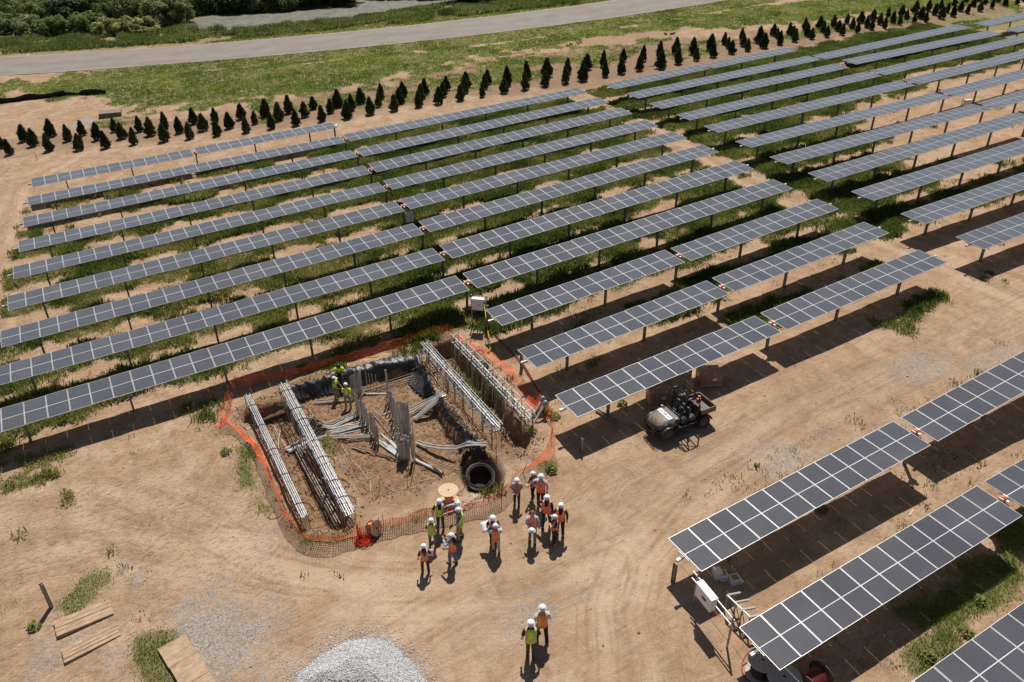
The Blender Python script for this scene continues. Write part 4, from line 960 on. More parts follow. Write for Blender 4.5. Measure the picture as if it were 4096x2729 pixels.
rack('conduit_rack', 'conduit rack nearest the left mesh fence, lowest of the four', lift(Z1(275, 550), .85), 0, lift(Z1(588, 1215), .75), 0, (4, 2), 2, .14, .26, 1, 5, 1, 8)
rack('conduit_rack', 'long conduit rack beside the muddy trench, with cable loops, second from the left', lift(Z1(475, 475), 1.15), 0, lift(Z1(848, 1195), .85), 0, (5, 3), 2, .26, .40, 2, 7, 1, 10)
rack('conduit_rack', 'two tier conduit rack between soil mound and deep trench, third from the left', lift(Z1(1283, 245), 1.15), 0, lift(Z1(1690, 700), 1.1), 0, (4, 4), 2, .42, .42, 3, 5, -1, 9)
rack('conduit_rack', 'tall conduit rack beside the right mesh fence, rightmost of the four', lift(Z1(1452, 195), 1.2), 0, lift(Z1(1872, 625), 1.15), 0, (2, 3), 2, .48, .36, 4, 5, -1, 9)
# --- vertical conduit clusters
def cluster(label, pts, seed, base_label='conduit_cluster'):
    """pts: (base px, top px y, radius, bend px or None)"""
    P0 = atg(*pts[0][0]); t = thing('conduit_cluster', P0, label, 'conduit cluster', 'clusters of upright conduits in the pit'); rn = random.Random(seed)
    for (bp, ty, r, bend) in pts:
        b0 = atg(*bp); h = max(.3, vert_h(b0, bp[0], ty)); b = MB()
        lean = Vector((rn.uniform(-.04, .04), rn.uniform(-.04, .04), 0))
        T = b0+lean+Vector((0, 0, h)); 
        if bend is not None:
            e = atg(*bend); dd = (e-b0); dd.z = 0; L_ = dd.length; dn = dd.normalized(); rb = min(.28, L_*.4)
            path = [e+Vector((0, 0, r*.8)), b0+dn*rb+Vector((0, 0, r))]
            for a in np.linspace(.3, 1.57, 5): path.append(b0+dn*rb*(1-math.sin(a))+Vector((0, 0, r+rb*(1-math.cos(a)))))
            path.append(T); 
        else: path = [b0-Vector((0, 0, .1)), b0+lean*.5+Vector((0, 0, h*.5)), T]
        b.tube([p-P0 for p in path], r, 9, cap=False)
        # pipe rim; black disc paints the shade inside the hollow end
        b.lathe([(r, 0), (r*1.12, -.0), (r*1.12, -.10), (r, -.10)], T-P0, 9)
        b.disc(T-P0-Vector((0, 0, .02)), r*.85, 9, mi=1)
        b.build('conduit', [M_['pvc'] if rn.random() < .82 else M_['pvc_dusty'], M_['black']], t, smooth=False)
    return t
C1 = []
for i in range(13): C1.append((Z1(868+i*4.6, 548-i*2.2-(i % 2)*9), 0, .022, None))
C1 = [(b, Z1(0, 436-i*2.0-(i % 2)*6)[1], r, k) for i, (b, _, r, k) in enumerate(C1)]
C1.append((Z1(925, 540), Z1(0, 405)[1], .05, Z1(1062, 540)))
for i in range(4): C1.append((Z1(955+i*18, 505-i*3), Z1(0, 408+i*6)[1], .018, None))
for i in range(5): C1.append((Z1(800+i*9, 500-i*5), Z1(0, 464-i)[1], .022, None))
cl1 = cluster('row of thin upright conduits beside the two men in yellow shirts', C1, 5)
C2 = []
for (x, yb, yt, k) in [(893, 640, 522, 0), (902, 652, 530, 1), (912, 660, 570, 1), (905, 655, 545, 0), (922, 668, 575, 0), (935, 690, 575, 1), (945, 700, 582, 0), (940, 705, 590, 0), (955, 722, 600, 1), (965, 735, 640, 1), (975, 742, 642, 0), (985, 760, 650, 1), (992, 772, 650, 0), (998, 790, 660, 1), (1006, 800, 668, 0), (1012, 815, 712, 1), (1018, 830, 716, 0), (1003, 812, 700, 0), (960, 728, 612, 0), (930, 680, 560, 0)]:
    bend = Z1(x-150-(yb-640)*.4, yb+50-(yb-640)*.12) if k and yb < 780 else (Z1(1125+(x % 3)*4, 880+(yb-780)*.5) if k else None)
    C2.append((Z1(x, yb), Z1(0, yt)[1], .036 if x % 2 else .045, bend))
cluster('left bundle of thick upright grey conduits in the pit middle', C2, 6)
C3 = []
for (x, yb, yt, r, k) in [(1075, 560, 395, .05, 0), (1068, 545, 490, .035, 0), (1085, 600, 400, .03, 0), (1080, 590, 470, .04, 0), (1090, 640, 515, .04, 1), (1098, 660, 520, .04, 0), (1105, 680, 545, .05, 1), (1112, 700, 520, .035, 0), (1120, 715, 550, .05, 0), (1130, 730, 580, .05, 1), (1140, 745, 575, .05, 0), (1148, 760, 600, .05, 0), (1158, 765, 575, .05, 1), (1168, 770, 580, .05, 0), (1178, 775, 582, .055, 0), (1188, 780, 600, .055, 1), (1196, 790, 590, .055, 0), (1205, 800, 680, .05, 0), (1160, 775, 702, .04, 0)]:
    C3.append((Z1(x, yb), Z1(0, yt)[1], r, Z1(x-60, yb+25) if k else None))
cluster('tall bundle of upright grey conduits in the pit middle', C3, 7)
C4 = []
for (x, yb, yt) in [(1130, 865, 760), (1138, 890, 778), (1142, 905, 757), (1150, 915, 795), (1155, 922, 812), (1162, 915, 790), (1166, 925, 812), (1172, 900, 765), (1176, 922, 788), (1182, 905, 770), (1186, 915, 810), (1160, 890, 775), (1192, 900, 800)]:
    C4.append((Z1(x, yb), Z1(0, yt)[1], .055, Z1(x-95, yb-75-((x*7) % 30)) if x % 3 != 1 else None))
C4.append((Z1(1215, 915), Z1(0, 755)[1], .075, Z1(1385, 992)))
C4.append((Z1(1228, 930), Z1(0, 680)[1], .02, None)); C4.append((Z1(1190, 960), Z1(0, 860)[1], .018, None))
cluster('front bundle of thick conduits with a wide bent pipe', C4, 8)
# --- conduits lying on the floor, each bundle one strapped thing
def bundle(label, a, b_, n, r, sp, mat_, seed, sag=.02, curve=0.0, name='conduit_bundle'):
    rn = random.Random(seed); A = atg(*a); B_ = atg(*b_); t = thing(name, A, label, 'conduit bundle', 'conduit bundles lying on the pit floor')
    u = (B_-A); s = Vector((-u.y, u.x, 0)).normalized(); L_ = u.length
    for i in range(n):
        o0 = (i-(n-1)/2)*sp[0]; o1 = (i-(n-1)/2)*sp[1]; j = rn.random()*.05; pts = []
        for q in np.linspace(-.04*rn.random(), 1+.06*rn.random(), 9):
            P = A.lerp(B_, q)+s*(o0+(o1-o0)*q+curve*math.sin(q*math.pi))
            z = max(A.z+(B_.z-A.z)*q, float(gz(P.x, P.y)))+r+.05+(i % 2)*r*1.4+j
            pts.append(Vector((P.x, P.y, z))-A)
        b = MB(); b.tube(pts, r, 7); b.build('conduit', mat_ if rn.random() < .7 else M_['pvc_dusty'], t)
    return t
bundle('conduit bundle running left from the back of the left conduits', Z1(898, 655), Z1(610, 800), 7, .033, (.06, .10), M_['pvc'], 1)
bundle('second conduit bundle running left under the cable loops', Z1(950, 715), Z1(640, 795), 6, .033, (.06, .09), M_['pvc'], 2)
bundle('low conduit bundle running left from the front of the left conduits', Z1(1000, 790), Z1(745, 785), 5, .03, (.05, .08), M_['pvc'], 3)
bundle('conduit bundle rising to the right towards the third rack', Z1(1228, 690), Z1(1390, 548), 5, .04, (.05, .08), M_['rack'], 4)
bundle('dusty conduit bundle fanning right from the tall conduits', Z1(1200, 650), Z1(1350, 565), 6, .035, (.12, .05), M_['pvc'], 5)
bundle('conduit bundle leading right under the third rack', Z1(1245, 828), Z1(1620, 838), 4, .036, (.05, .06), M_['pvc'], 6, curve=-.35)
bundle('thin brown pipes leading to the round manhole', Z1(1225, 880), Z1(1470, 985), 3, .028, (.05, .09), M_['brownp'], 7)
bundle('thin brown pipes in the pit middle behind the thick conduits', Z1(985, 640), Z1(1130, 790), 5, .022, (.05, .12), M_['brownp'], 8)
bundle('flat conduits behind the two men in yellow shirts', Z1(660, 592), Z1(870, 575), 5, .03, (.07, .06), M_['pvc_dusty'], 9)
bundle('pale pipes lying at the back of the pit', Z1(940, 530), Z1(1230, 440), 4, .025, (.12, .15), M_['brownp'], 10)
bundle('pipes crossing the muddy trench floor', Z1(350, 690), Z1(490, 640), 6, .025, (.05, .05), M_['brownp'], 11)
bundle('conduits along the shaded trench under the long rack', Z1(560, 830), Z1(810, 1265), 7, .035, (.10, .13), M_['pvc_dusty'], 12)
bundle('conduits passing under the long rack into the trench', Z1(500, 870), Z1(640, 800), 8, .035, (.05, .08), M_['pvc'], 13)
bundle('long brown pipe on the pit floor', Z1(870, 848), Z1(1135, 925), 2, .03, (.08, .02), M_['brownp'], 14)
bundle('leaning brown pipe between the two big conduit bundles', Z1(1030, 680), Z1(1082, 565), 1, .035, (0, 0), M_['brownp'], 15)
# --- black sheet over the banks
def sheet(label, top, bot, seed, name='black_sheet', hi=.18, lo=.02):
    rn = np.random.default_rng(seed); n = 90; mN = 9
    T = [atg(*Z1(*p)) for p in top]; Bm = [atg(*Z1(*p)) for p in bot]
    def samp(P, n):
        d = [0]; 
        for i in range(1, len(P)): d.append(d[-1]+(P[i]-P[i-1]).length)
        out = []
        for q in np.linspace(0, d[-1], n):
            k = min(len(P)-2, max(0, int(np.searchsorted(d, q)-1))); out.append(P[k].lerp(P[k+1], (q-d[k])/max(1e-6, d[k+1]-d[k])))
        return out
    T, Bm = samp(T, n), samp(Bm, n); O = T[n//2].copy(); V = []; F = []
    ph = rn.uniform(0, 6, 4)
    for i in range(n):
        for j in range(mN):
            q = j/(mN-1); P = T[i].lerp(Bm[i], q); g = float(gz(P.x, P.y))
            dirv = (T[i]-Bm[i]); dirv.z = 0; dirv = dirv.normalized() if dirv.length > 0 else Vector((0, 1, 0))
            fold = .03*math.sin(i*.7+ph[0]+q*.8)+.035*math.sin(i*2.1+ph[1]+q)+.015*rn.normal()
            z = max(g, P.z, float(gz(P.x+.12, P.y)), float(gz(P.x, P.y+.12)), float(gz(P.x, P.y-.12)))+.06+hi*(1-q)**3*abs(math.sin(i*.55+ph[2]))+.01*rn.random()
            V.append(P-dirv*(fold*1.2)+Vector((0, 0, z-P.z))-O)
    for i in range(n-1):
        for j in range(mN-1): a = i*mN+j; F.append((a, a+1, a+mN+1, a+mN))
    b = MB(); b.raw(V, F); me = b.mesh('black_sheet', M_['film'], smooth=True); o = link('black_sheet', me, None, O)
    s_ = o.modifiers.new('s', 'SOLIDIFY'); s_.thickness = .012
    tag(o, label, 'plastic sheet', 'black plastic sheets over the pit banks')
sheet('black plastic sheet draped along the back wall of the pit', [(500, 505), (600, 480), (700, 455), (760, 415), (860, 395), (980, 368), (1080, 340), (1250, 318)], [(540, 580), (640, 568), (740, 548), (860, 512), (960, 480), (1080, 440), (1180, 425), (1262, 400)], 1, hi=.10)
sheet('black plastic sheet over the bank left of the third rack, upper part', [(1235, 395), (1262, 405), (1300, 450), (1325, 500), (1345, 545)], [(1180, 480), (1215, 520), (1260, 555), (1300, 575), (1335, 570)], 2, hi=.12)
sheet('black plastic sheet around the soil mound beside the third rack', [(1385, 580), (1400, 640), (1440, 700), (1500, 750), (1560, 790), (1600, 830)], [(1345, 590), (1365, 655), (1410, 720), (1460, 775), (1505, 835), (1590, 850)], 3, hi=.10)
sheet('crumpled dark sheet beside the round manhole', [(1500, 930), (1545, 880), (1600, 880), (1640, 930)], [(1480, 960), (1540, 930), (1590, 935), (1640, 950)], 4, hi=.3)
# rubble on the soil mound
rb = MB(); rn = random.Random(3); c0 = atg(*Z1(1490, 690))
for i in range(260):
    q = rn.random(); p = Z1(1380+q*200+rn.uniform(-25, 35), 590+q*220+rn.uniform(-25, 25)); g = atg(*p); s = rn.uniform(.04, .13)
    rb.box(g-c0+Vector((0, 0, s*.2)), (s, s*rn.uniform(.6, 1), s*.7), Matrix.Rotation(rn.uniform(0, 3), 3, Vector((rn.random(), rn.random(), rn.random())).normalized()), taper=.6)
M_['clod'] = mat('soil_clods', (.16, .10, .06), .95, 0, .3, 5)
tag(rb.build('soil_clods', M_['clod'], None, loc=c0), 'dark soil clods on the bank beside the third conduit rack', 'soil clods', kind='stuff')
# --- round manhole pipe
c = at(*Z1(1598, 1008), -.38); t = thing('manhole', c, 'ribbed black manhole riser ring with coiled cables in the pit corner', 'manhole')
tilt = Matrix.Rotation(R(22), 3, 'X') @ Matrix.Rotation(R(-10), 3, 'Y'); b = MB(); r = .58; prof = []
for i in range(9): prof += [(r+.05, -.95+i*.115), (r+.05, -.95+i*.115+.06), (r, -.95+i*.115+.07), (r, -.95+i*.115+.11)]
prof += [(r+.015, .08), (r-.03, .08), (r-.05, -1.0)]
b.lathe(prof, (0, 0, 0), 36, M=tilt); b.disc(tilt @ Vector((0, 0, -.45)), r-.045, 36, M=tilt); b.build('riser_pipe', mat('dark_riser', (.02, .015, .013), .9, 0, .3, 4, col2=(.06, .04, .03)), t)  # dark disc inside the pipe stands for its shaded depth
b = MB()
for i in range(3): b.tube([tilt @ Vector(((r+.06+.03*i)*math.cos(a), (r+.10+.03*i)*math.sin(a)*1.0, .06+.03*math.sin(a*3+i)-.03*i)) for a in np.linspace(0, 6.28, 40)], .022, 5)
b.tube([tilt @ Vector((r*.9*math.cos(a), r*.9*math.sin(a), .05-.9*math.sin((a-3)*.8)*(a > 3)*(a < 5))) for a in np.linspace(2.6, 5.4, 22)], .02, 5)
b.build('coiled_cable', M_['blackc'], t)
# --- orange mesh fence, real strands
def mesh_fence(label, pts, name='mesh_fence', cell=.10, h0=1.0, stakes=True, seed=0, sw=1.0):
    """pts: (px in Z1, height, lean-out in metres, sideways dir sign)"""
    rn = random.Random(seed); P = [(atg(*Z1(x, y)), h, l) for (x, y, h, l) in pts]
    O = P[0][0].copy(); t = thing(name, O, label, 'mesh fence', 'orange safety mesh round the pit'); cum = [0]
    for i in range(1, len(P)): cum.append(cum[-1]+(P[i][0]-P[i-1][0]).length)
    n = int(cum[-1]/cell); rows = 10; G = []
    for i in range(n+1):
        q = cum[-1]*i/n; k = min(len(P)-2, max(0, int(np.searchsorted(cum, q)-1))); f = (q-cum[k])/max(1e-6, cum[k+1]-cum[k])
        a, b_ = P[k], P[k+1]; base = a[0].lerp(b_[0], f); h = a[1]+(b_[1]-a[1])*f; le = a[2]+(b_[2]-a[2])*f
        tdir = (b_[0]-a[0]); tdir.z = 0; tdir.normalize(); sdir = Vector((tdir.y, -tdir.x, 0))
        wob = .10*math.sin(q*1.3)+.07*math.sin(q*3.1+1)+.03*math.sin(q*8); sagf = .10*math.sin(q*2.2+.7)+.05*math.sin(q*5.3)
        col = []
        for j in range(rows):
            v = j/(rows-1); x = base+sdir*(le*v+wob*math.sin(v*2.6)); g = float(gz(x.x, x.y)); z = max(g+.02, g*0+base.z+(h-abs(sagf)*v)*v)+.02
            col.append(Vector((x.x, x.y, z))-O)
        G.append(col)
    V = []; F = []
    def rib(p, q, up, w):
        k = len(V); V.extend([p-up*w, q-up*w, q+up*w, p+up*w]); F.append((k, k+1, k+2, k+3))
    for i in range(n):
        tdv = (G[i+1][0]-G[i][0]).normalized()
        for j in range(rows):
            up = (G[i][min(rows-1, j+1)]-G[i][max(0, j-1)]).normalized(); rib(G[i][j], G[i+1][j], up, sw*(.0085 if j not in (0, rows-1) else .014))
        if 1:
            for j in range(rows-1): rib(G[i][j], G[i][j+1], tdv, .0075*sw)
    me = np_mesh('mesh', [tuple(v) for v in V], F, [M_['mesh']]); link('mesh', me, t)
    if stakes:
        q = 1.0
        while q < cum[-1]:
            i = int(q/cum[-1]*n); a = G[i][0]; bt = G[i][-1]; d = (bt-a); b = MB()
            b.tube([a-Vector((0, 0, .2)), a+Vector((d.x*.5, d.y*.5, max(.5, d.z)*1.08))], .016, 5); b.build('stake', M_['stake'], t); q += rn.uniform(2.3, 3.4)
mesh_fence('orange mesh fence along the back of the pit, partly in the panel shadow', [(1415, 190, .75, -.1), (1380, 205, .8, -.1), (1200, 250, .65, .0), (1060, 290, .6, .1), (930, 330, .4, .2), (780, 368, .5, .1), (560, 430, .55, .0), (380, 470, .5, .1), (215, 505, .8, .0), (185, 555, 1.0, .05)], seed=1)
mesh_fence('orange mesh fence at the left corner, hanging to the ground beside the low rack', [(185, 560, 1.0, .0), (172, 640, .8, .15), (160, 705, .7, .35), (235, 745, .4, .4), (310, 810, .35, .35), (360, 880, .45, .3), (390, 960, .7, .25), (430, 1080, .8, .2), (480, 1180, .75, .25), (540, 1290, .8, .2), (590, 1345, .8, .25)], seed=2, sw=1.25)
mesh_fence('orange mesh fence along the front rim, behind the people and copper spool', [(590, 1345, .8, .25), (640, 1375, .75, .3), (760, 1385, .7, .35), (900, 1345, .75, .3), (1040, 1300, .8, .35), (1180, 1265, .75, .35), (1330, 1225, .8, .3), (1500, 1200, .7, .4), (1630, 1165, .8, .45), (1725, 1130, .95, .3), (1770, 1060, .9, .3)], seed=3, sw=1.45)
mesh_fence('orange mesh fence bulging round the right corner of the pit', [(1770, 1050, 1.0, .1), (1860, 960, .6, .7), (1950, 880, .55, .75), (1998, 800, .8, .3), (2005, 730, .9, .1), (1960, 680, .6, .4), (1900, 640, .7, .5), (1840, 570, .35, .8)], seed=4)
mesh_fence('collapsed orange mesh lying behind the rightmost rack', [(1880, 620, .06, .9), (1830, 540, .08, .8), (1790, 470, .4, .3), (1730, 400, .06, .6), (1640, 330, .06, .5), (1540, 270, .06, .5), (1450, 225, .3, .4), (1415, 195, .8, 0)], stakes=False, seed=5, sw=.75)
mesh_fence('loose end of orange mesh trailing on the dirt at the left corner', [(160, 690, .25, .3), (140, 715, .12, .3), (118, 735, .05, .35)], stakes=False, seed=6)
# bunched red mesh heap by the spool
rn = random.Random(9); c = atg(*Z1(935, 1375)); b = MB()
for i in range(46):
    a0 = rn.uniform(0, 6.28); r0 = rn.uniform(.12, .36); h = rn.uniform(.02, .32)*(1-r0*1.5); cx_, cy_ = rn.uniform(-.15, .15), rn.uniform(-.12, .12)
    b.tube([Vector((cx_+r0*math.cos(a0+k*.7), cy_+r0*math.sin(a0+k*.7), max(.02, h+.06*math.sin(k*2+i)))) for k in range(8)], .011, 4)
for i in range(9): 
    x = rn.uniform(-.1, .06); b.tube([Vector((x-.08, .1+rn.uniform(-.05, .05), .1)), Vector((x-.12, .16, .55)), Vector((x-.1+rn.uniform(-.05, .05), .2, .95+rn.uniform(-.1, .1)))], .014, 4)
M_['redmesh'] = mat('red_netting', (.75, .07, .02), .5, 0, .2, 4)
tag(b.build('netting_heap', M_['redmesh'], None, loc=c), 'bunched heap of bright red netting left of the copper wire spool', 'netting')
# --- spools
def spool(label, c, r, w, M, wmat, core, windings, holes=True, rw=None, name='cable_spool', group='cable spools'):
    t = thing(name, c, label, 'cable spool', group); M4 = M
    for sd in (-1, 1):
        b = MB(); b.lathe([(0, 0), (r, 0), (r, .03), (0, .03)], M4 @ Vector((0, 0, sd*w/2-.015)), 32, M=M4)
        for k in range(6): b.disc(M4 @ Vector((r*.3*math.cos(k*1.047), r*.3*math.sin(k*1.047), sd*(w/2+.016))), .016, 8, M=M4, mi=1)
        b.disc(M4 @ Vector((0, 0, sd*(w/2+.0165))), .055, 12, M=M4, mi=1); b.build('flange', [wmat, M_['black']], t)
    b = MB(); b.lathe([(r*.42, -w/2), (r*.42, w/2)], (0, 0, 0), 20, M=M4); b.build('drum', wmat, t)
    if windings is not None:
        rw = rw or r*.75; b = MB(); n = int(w*.9/.045)
        for i in range(n): b.lathe([(rw+.022*math.cos(a), -w*.43+i*.045+.022*math.sin(a)) for a in np.linspace(0, 6.28, 7)], (0, 0, 0), 24, M=M4)
        b.build('wound_cable', windings, t, smooth=True)
    return t
g = atg(*Z1(1420, 1150)); spool('empty pale wooden spool standing upright behind the green vest man', g+Vector((0, 0, .36)), .46, .66, Matrix.Identity(3), M_['wood'], None, None)
g = atg(*Z1(995, 1335)); M = Matrix.Rotation(R(35), 3, 'Z') @ Matrix.Rotation(R(68), 3, 'X')
M_['copper'] = mat('copper_wire', (.50, .17, .07), .35, .5, .2, 10)
spool('tilted wooden spool of copper wire leaning at the front mesh fence', g+Vector((0, 0, .36)), .35, .32, M, mat('brown_wood', (.38, .22, .13), .7, 0, .15, 4), None, M_['copper'], rw=.24)
M_['greywood'] = mat('grey_wood', (.42, .39, .35), .8, 0, .15, 5, stretch=(1, 7, 1))
g = atg(2600+690/1.5736, 2000+1095/1.5736); spool('grey wooden cable reel left under the tracker corner, lying flat', g+Vector((0, 0, .42)), .53, .72, Matrix.Identity(3), M_['greywood'], None, M_['blackc'], rw=.34, group='cable reels under the lower tracker row')
g = atg(2600+820/1.5736, 2000+1215/1.5736); spool('larger dark grey cable reel right of the first, cut by the bottom edge', g+Vector((0, 0, .5)), .60, .8, Matrix.Rotation(.4, 3, 'Z'), M_['greywood'], None, M_['blackc'], rw=.45, group='cable reels under the lower tracker row')
g = atg(2600+1015/1.5736, 2000+1190/1.5736); spool('upright reel wound with red cable at the bottom edge', g+Vector((0, 0, .5)), .5, .9, Matrix.Rotation(R(8), 3, 'Z') @ Matrix.Rotation(R(90), 3, 'Y'), M_['stake'], None, mat('red_black_cable', (.03, .012, .012), .6, 0, 0, 14, col2=(.42, .06, .05)), rw=.30, group='cable reels under the lower tracker row')
# --- loose cords, tapes and cables on the ground
def cord(name, label, cat, pts, r, m, conv=Z1, dz=0.0, sub=6, group=None):
    P = [atg(*conv(*p[:2]))+Vector((0, 0, r+.01+(p[2] if len(p) > 2 else 0))) for p in pts]; out = []
    for i in range(len(P)-1):
        a, b_, c_, d_ = P[max(0, i-1)], P[i], P[i+1], P[min(len(P)-1, i+2)]
        for k in range(sub):
            q = k/sub; v = .5*((2*b_)+(-a+c_)*q+(2*a-5*b_+4*c_-d_)*q*q+(-a+3*b_-3*c_+d_)*q**3)
            g = float(gz(v.x, v.y))+r; v.z = max(v.z, g); out.append(v)
    out.append(P[-1]); O = out[0].copy(); b = MB(); b.tube([v-O for v in out], r, 5); return tag(b.build(name, m, None, loc=O), label, cat, group)
cord('cord', 'white cord looping over the front pit floor to the rim', 'cord', [(800, 800), (820, 850), (870, 920), (930, 990), (970, 1040), (972, 1090)], .012, M_['whitec'])
cord('cord', 'pale cord curving around the bank by the upper black sheet', 'cord', [(1200, 425), (1180, 470), (1200, 510), (1260, 545), (1290, 580)], .013, M_['whitec'])
cord('cord', 'white line stretched across the back of the pit', 'cord', [(1080, 460), (1180, 420), (1280, 365), (1420, 355)], .012, M_['whitec'])
cord('cord', 'white loop of cord left of the manhole', 'cord', [(1560, 960), (1510, 930), (1480, 965), (1490, 1000), (1560, 1030)], .013, M_['whitec'])
cord('cord', 'white cord circle beside the upright wooden spool', 'cord', [(1470, 1110, .1), (1500, 1080, .1), (1545, 1090), (1560, 1130), (1540, 1190), (1500, 1200)], .013, M_['whitec'])
cord('cord', 'thin pale cord on the pit floor near the front', 'cord', [(1330, 1020), (1240, 1040), (1120, 1090), (1060, 1060), (1065, 1045)], .011, M_['whitec'])
cord('cord', 'pale cord bent over conduits left of the working men', 'cord', [(665, 605), (658, 570), (700, 555), (770, 545)], .013, M_['whitec'])
cord('hose', 'thin dark hose lying in the grass left of the mesh', 'hose', [(385, 1238), (400, 1250), (440, 1245), (470, 1222)], .012, M_['blackc'])
for i, (w, off, m_) in enumerate([('red', 0, 'redc'), ('black', 6, 'blackc'), ('second red', 12, 'redc'), ('green', 17, 'greenc')]):
    cord('cable', '%s cable running from the white combiner box down to the meter pipes' % w, 'cable', [(1590+off*.6, 70), (1640+off*.8, 160), (1700+off, 230), (1760+off, 290), (1830+off, 370), (1880+off*.9, 450), (1935+off*.5, 530)], .014, M_[m_], group='cables from the combiner box')
cord('tape', 'yellow caution tape hanging from the combiner box post to the ground', 'tape', [(1612, 60, 1.1), (1625, 110, .75), (1640, 200, .4), (1655, 290, .1), (1662, 330)], .022, M_['yellow'])
cord('tape', 'crumpled yellow tape on the dirt behind the pit', 'tape', [(1075, 262, .3), (1055, 285, .2), (1000, 300), (960, 318), (925, 325), (990, 330), (1020, 322)], .02, M_['yellow'])
for i, (a, b_) in enumerate([((1440, 1140), (1600, 1100)), ((1450, 1160), (1610, 1125)), ((1460, 1150), (1560, 1175)), ((1480, 1190), (1600, 1110)), ((1500, 1205), (1590, 1140))]):
    o = cord('pole', 'pale thin pole lying between the upright spool and the mesh', 'pole', [(a[0], a[1], .05), (b_[0], b_[1], .08)], .018, M_['whitec'] if i % 2 else M_['brownp'], group='thin poles lying behind the people')
for i in range(9):
    rn = random.Random(i); p = [(400+rn.uniform(-40, 80), 690+rn.uniform(-20, 40)), (440+rn.uniform(-20, 60), 730+rn.uniform(-10, 60)), (470+rn.uniform(-20, 40), 830+rn.uniform(-30, 40)), (520+rn.uniform(-30, 30), 870+rn.uniform(-10, 30))]
    cord('cable', 'looped cable on the muddy trench floor', 'cable', p, .014, [M_['brownp'], M_['redc'], M_['whitec'], M_['brownp']][i % 4], group='looped cables in the muddy trench')
# stakes in the pit
for i, (x, yb, yt, w) in enumerate([(735, 625, 575, 'left of the men with a red flag'), (1025, 1085, 1020, 'on the front pit floor'), (1183, 1060, 920, 'in front of the front conduits'), (1690, 935, 760, 'tall one at the end of the third rack'), (1048, 1300, 1218, 'right of the copper spool'), (812, 655, 600, 'behind the kneeling conduits')]):
    g0 = atg(*Z1(x, yb)); h = max(.35, min(2.0, vert_h(g0, *Z1(x, yt)))); b = MB(); b.tube([(0, 0, -.1), (.02, 0, h)], .014, 5); tag(b.build('rebar_stake', M_['stake'], None, loc=g0), 'thin rusty stake '+w, 'stake', 'rusty stakes about the pit')
# --- pipes with grey caps by the fence
g0 = atg(*Z1(1890, 680)); t = thing('meter_pipes', g0, 'two leaning grey pipes with round meter caps beside the right mesh fence', 'pipes')
for (x, y) in ((1890, 675), (1905, 700)):
    a = atg(*Z1(x, y)); tp = at(*Z1(x+60, y-105), .75); b = MB(); b.tube([a-g0, tp-g0], .06, 10); b.build('pipe', M_['pvc'], t)
    b = MB(); Md = (tp-a).normalized().to_track_quat('Z', 'Y').to_matrix(); b.lathe([(0, .2), (.10, .2), (.14, .14), (.14, .02), (.10, -.02), (0, -.02)], tp-g0, 14, M=Md); b.build('meter_cap', mat('cap_grey', (.22, .23, .24), .4, .3, .1, 5), t)

# ------------------------------------------------------------------ people
M_['skin'] = mat('skin', (.46, .26, .18), .55, 0, .1, 6)
M_['skin_dark'] = mat('dark_skin', (.10, .05, .032), .5, 0, .1, 6)
M_['hat'] = mat('white_hard_hat', (.78, .78, .76), .28, 0, .04, 5)
M_['eye'] = mat('eye', (.02, .015, .012), .3, 0, 0, 5)
M_['lip'] = mat('lips', (.30, .10, .08), .5, 0, 0, 5)
def cloth(name, c, var=.15): 
    if name not in M_: M_[name] = mat(name, c, .85, 0, var, 7, bump=.35, bscale=26)
    return M_[name]
def vest_mat(name, c, edge, band=(.42, .43, .44)):
    if name in M_: return M_[name]
    m, nt, N, L, B = nmat(name); tc = N.new('ShaderNodeTexCoord'); sx = N.new('ShaderNodeSeparateXYZ'); L.new(tc.outputs['Object'], sx.inputs[0])
    def M(op, a, b=None):
        n = N.new('ShaderNodeMath'); n.operation = op
        for s, k in ((a, 0), (b, 1)):
            if s is None: continue
            if isinstance(s, (int, float)): n.inputs[k].default_value = s
            else: L.new(s, n.inputs[k])
        return n.outputs[0]
    ax = M('ABSOLUTE', sx.outputs[0]); z = sx.outputs[2]
    def band_(w): return M('MAXIMUM', M('MULTIPLY', M('LESS_THAN', M('ABSOLUTE', M('SUBTRACT', ax, .118)), w), M('GREATER_THAN', z, 1.02)), M('LESS_THAN', M('ABSOLUTE', M('SUBTRACT', z, 1.03)), w))
    def mx(f, a, col):
        n = N.new('ShaderNodeMix'); n.data_type = 'RGBA'; L.new(f, n.inputs[0]); L.new(a, n.inputs[6]) if not isinstance(a, tuple) else setattr(n.inputs[6], 'default_value', (*a, 1)); n.inputs[7].default_value = (*col, 1); return n.outputs[2]
    k = mx(band_(.034), c, edge); k = mx(band_(.022), k, band); L.new(k, B.inputs['Base Color']); B.inputs['Roughness'].default_value = .7; M_[name] = m; return m
ORV = vest_mat('orange_vest', (1.0, .20, .02), (.75, .16, .06)); LIV = vest_mat('lime_vest', (.55, .82, .05), (.80, .22, .05)); YEV = vest_mat('yellow_shirt_bands', (.68, .95, .04), (.68, .95, .04), (.28, .34, .38)); ORY = vest_mat('orange_vest_yellow_edge', (1.0, .20, .02), (.62, .62, .06))
LIG = vest_mat('lime_vest_grey', (.66, .90, .04), (.25, .28, .30))
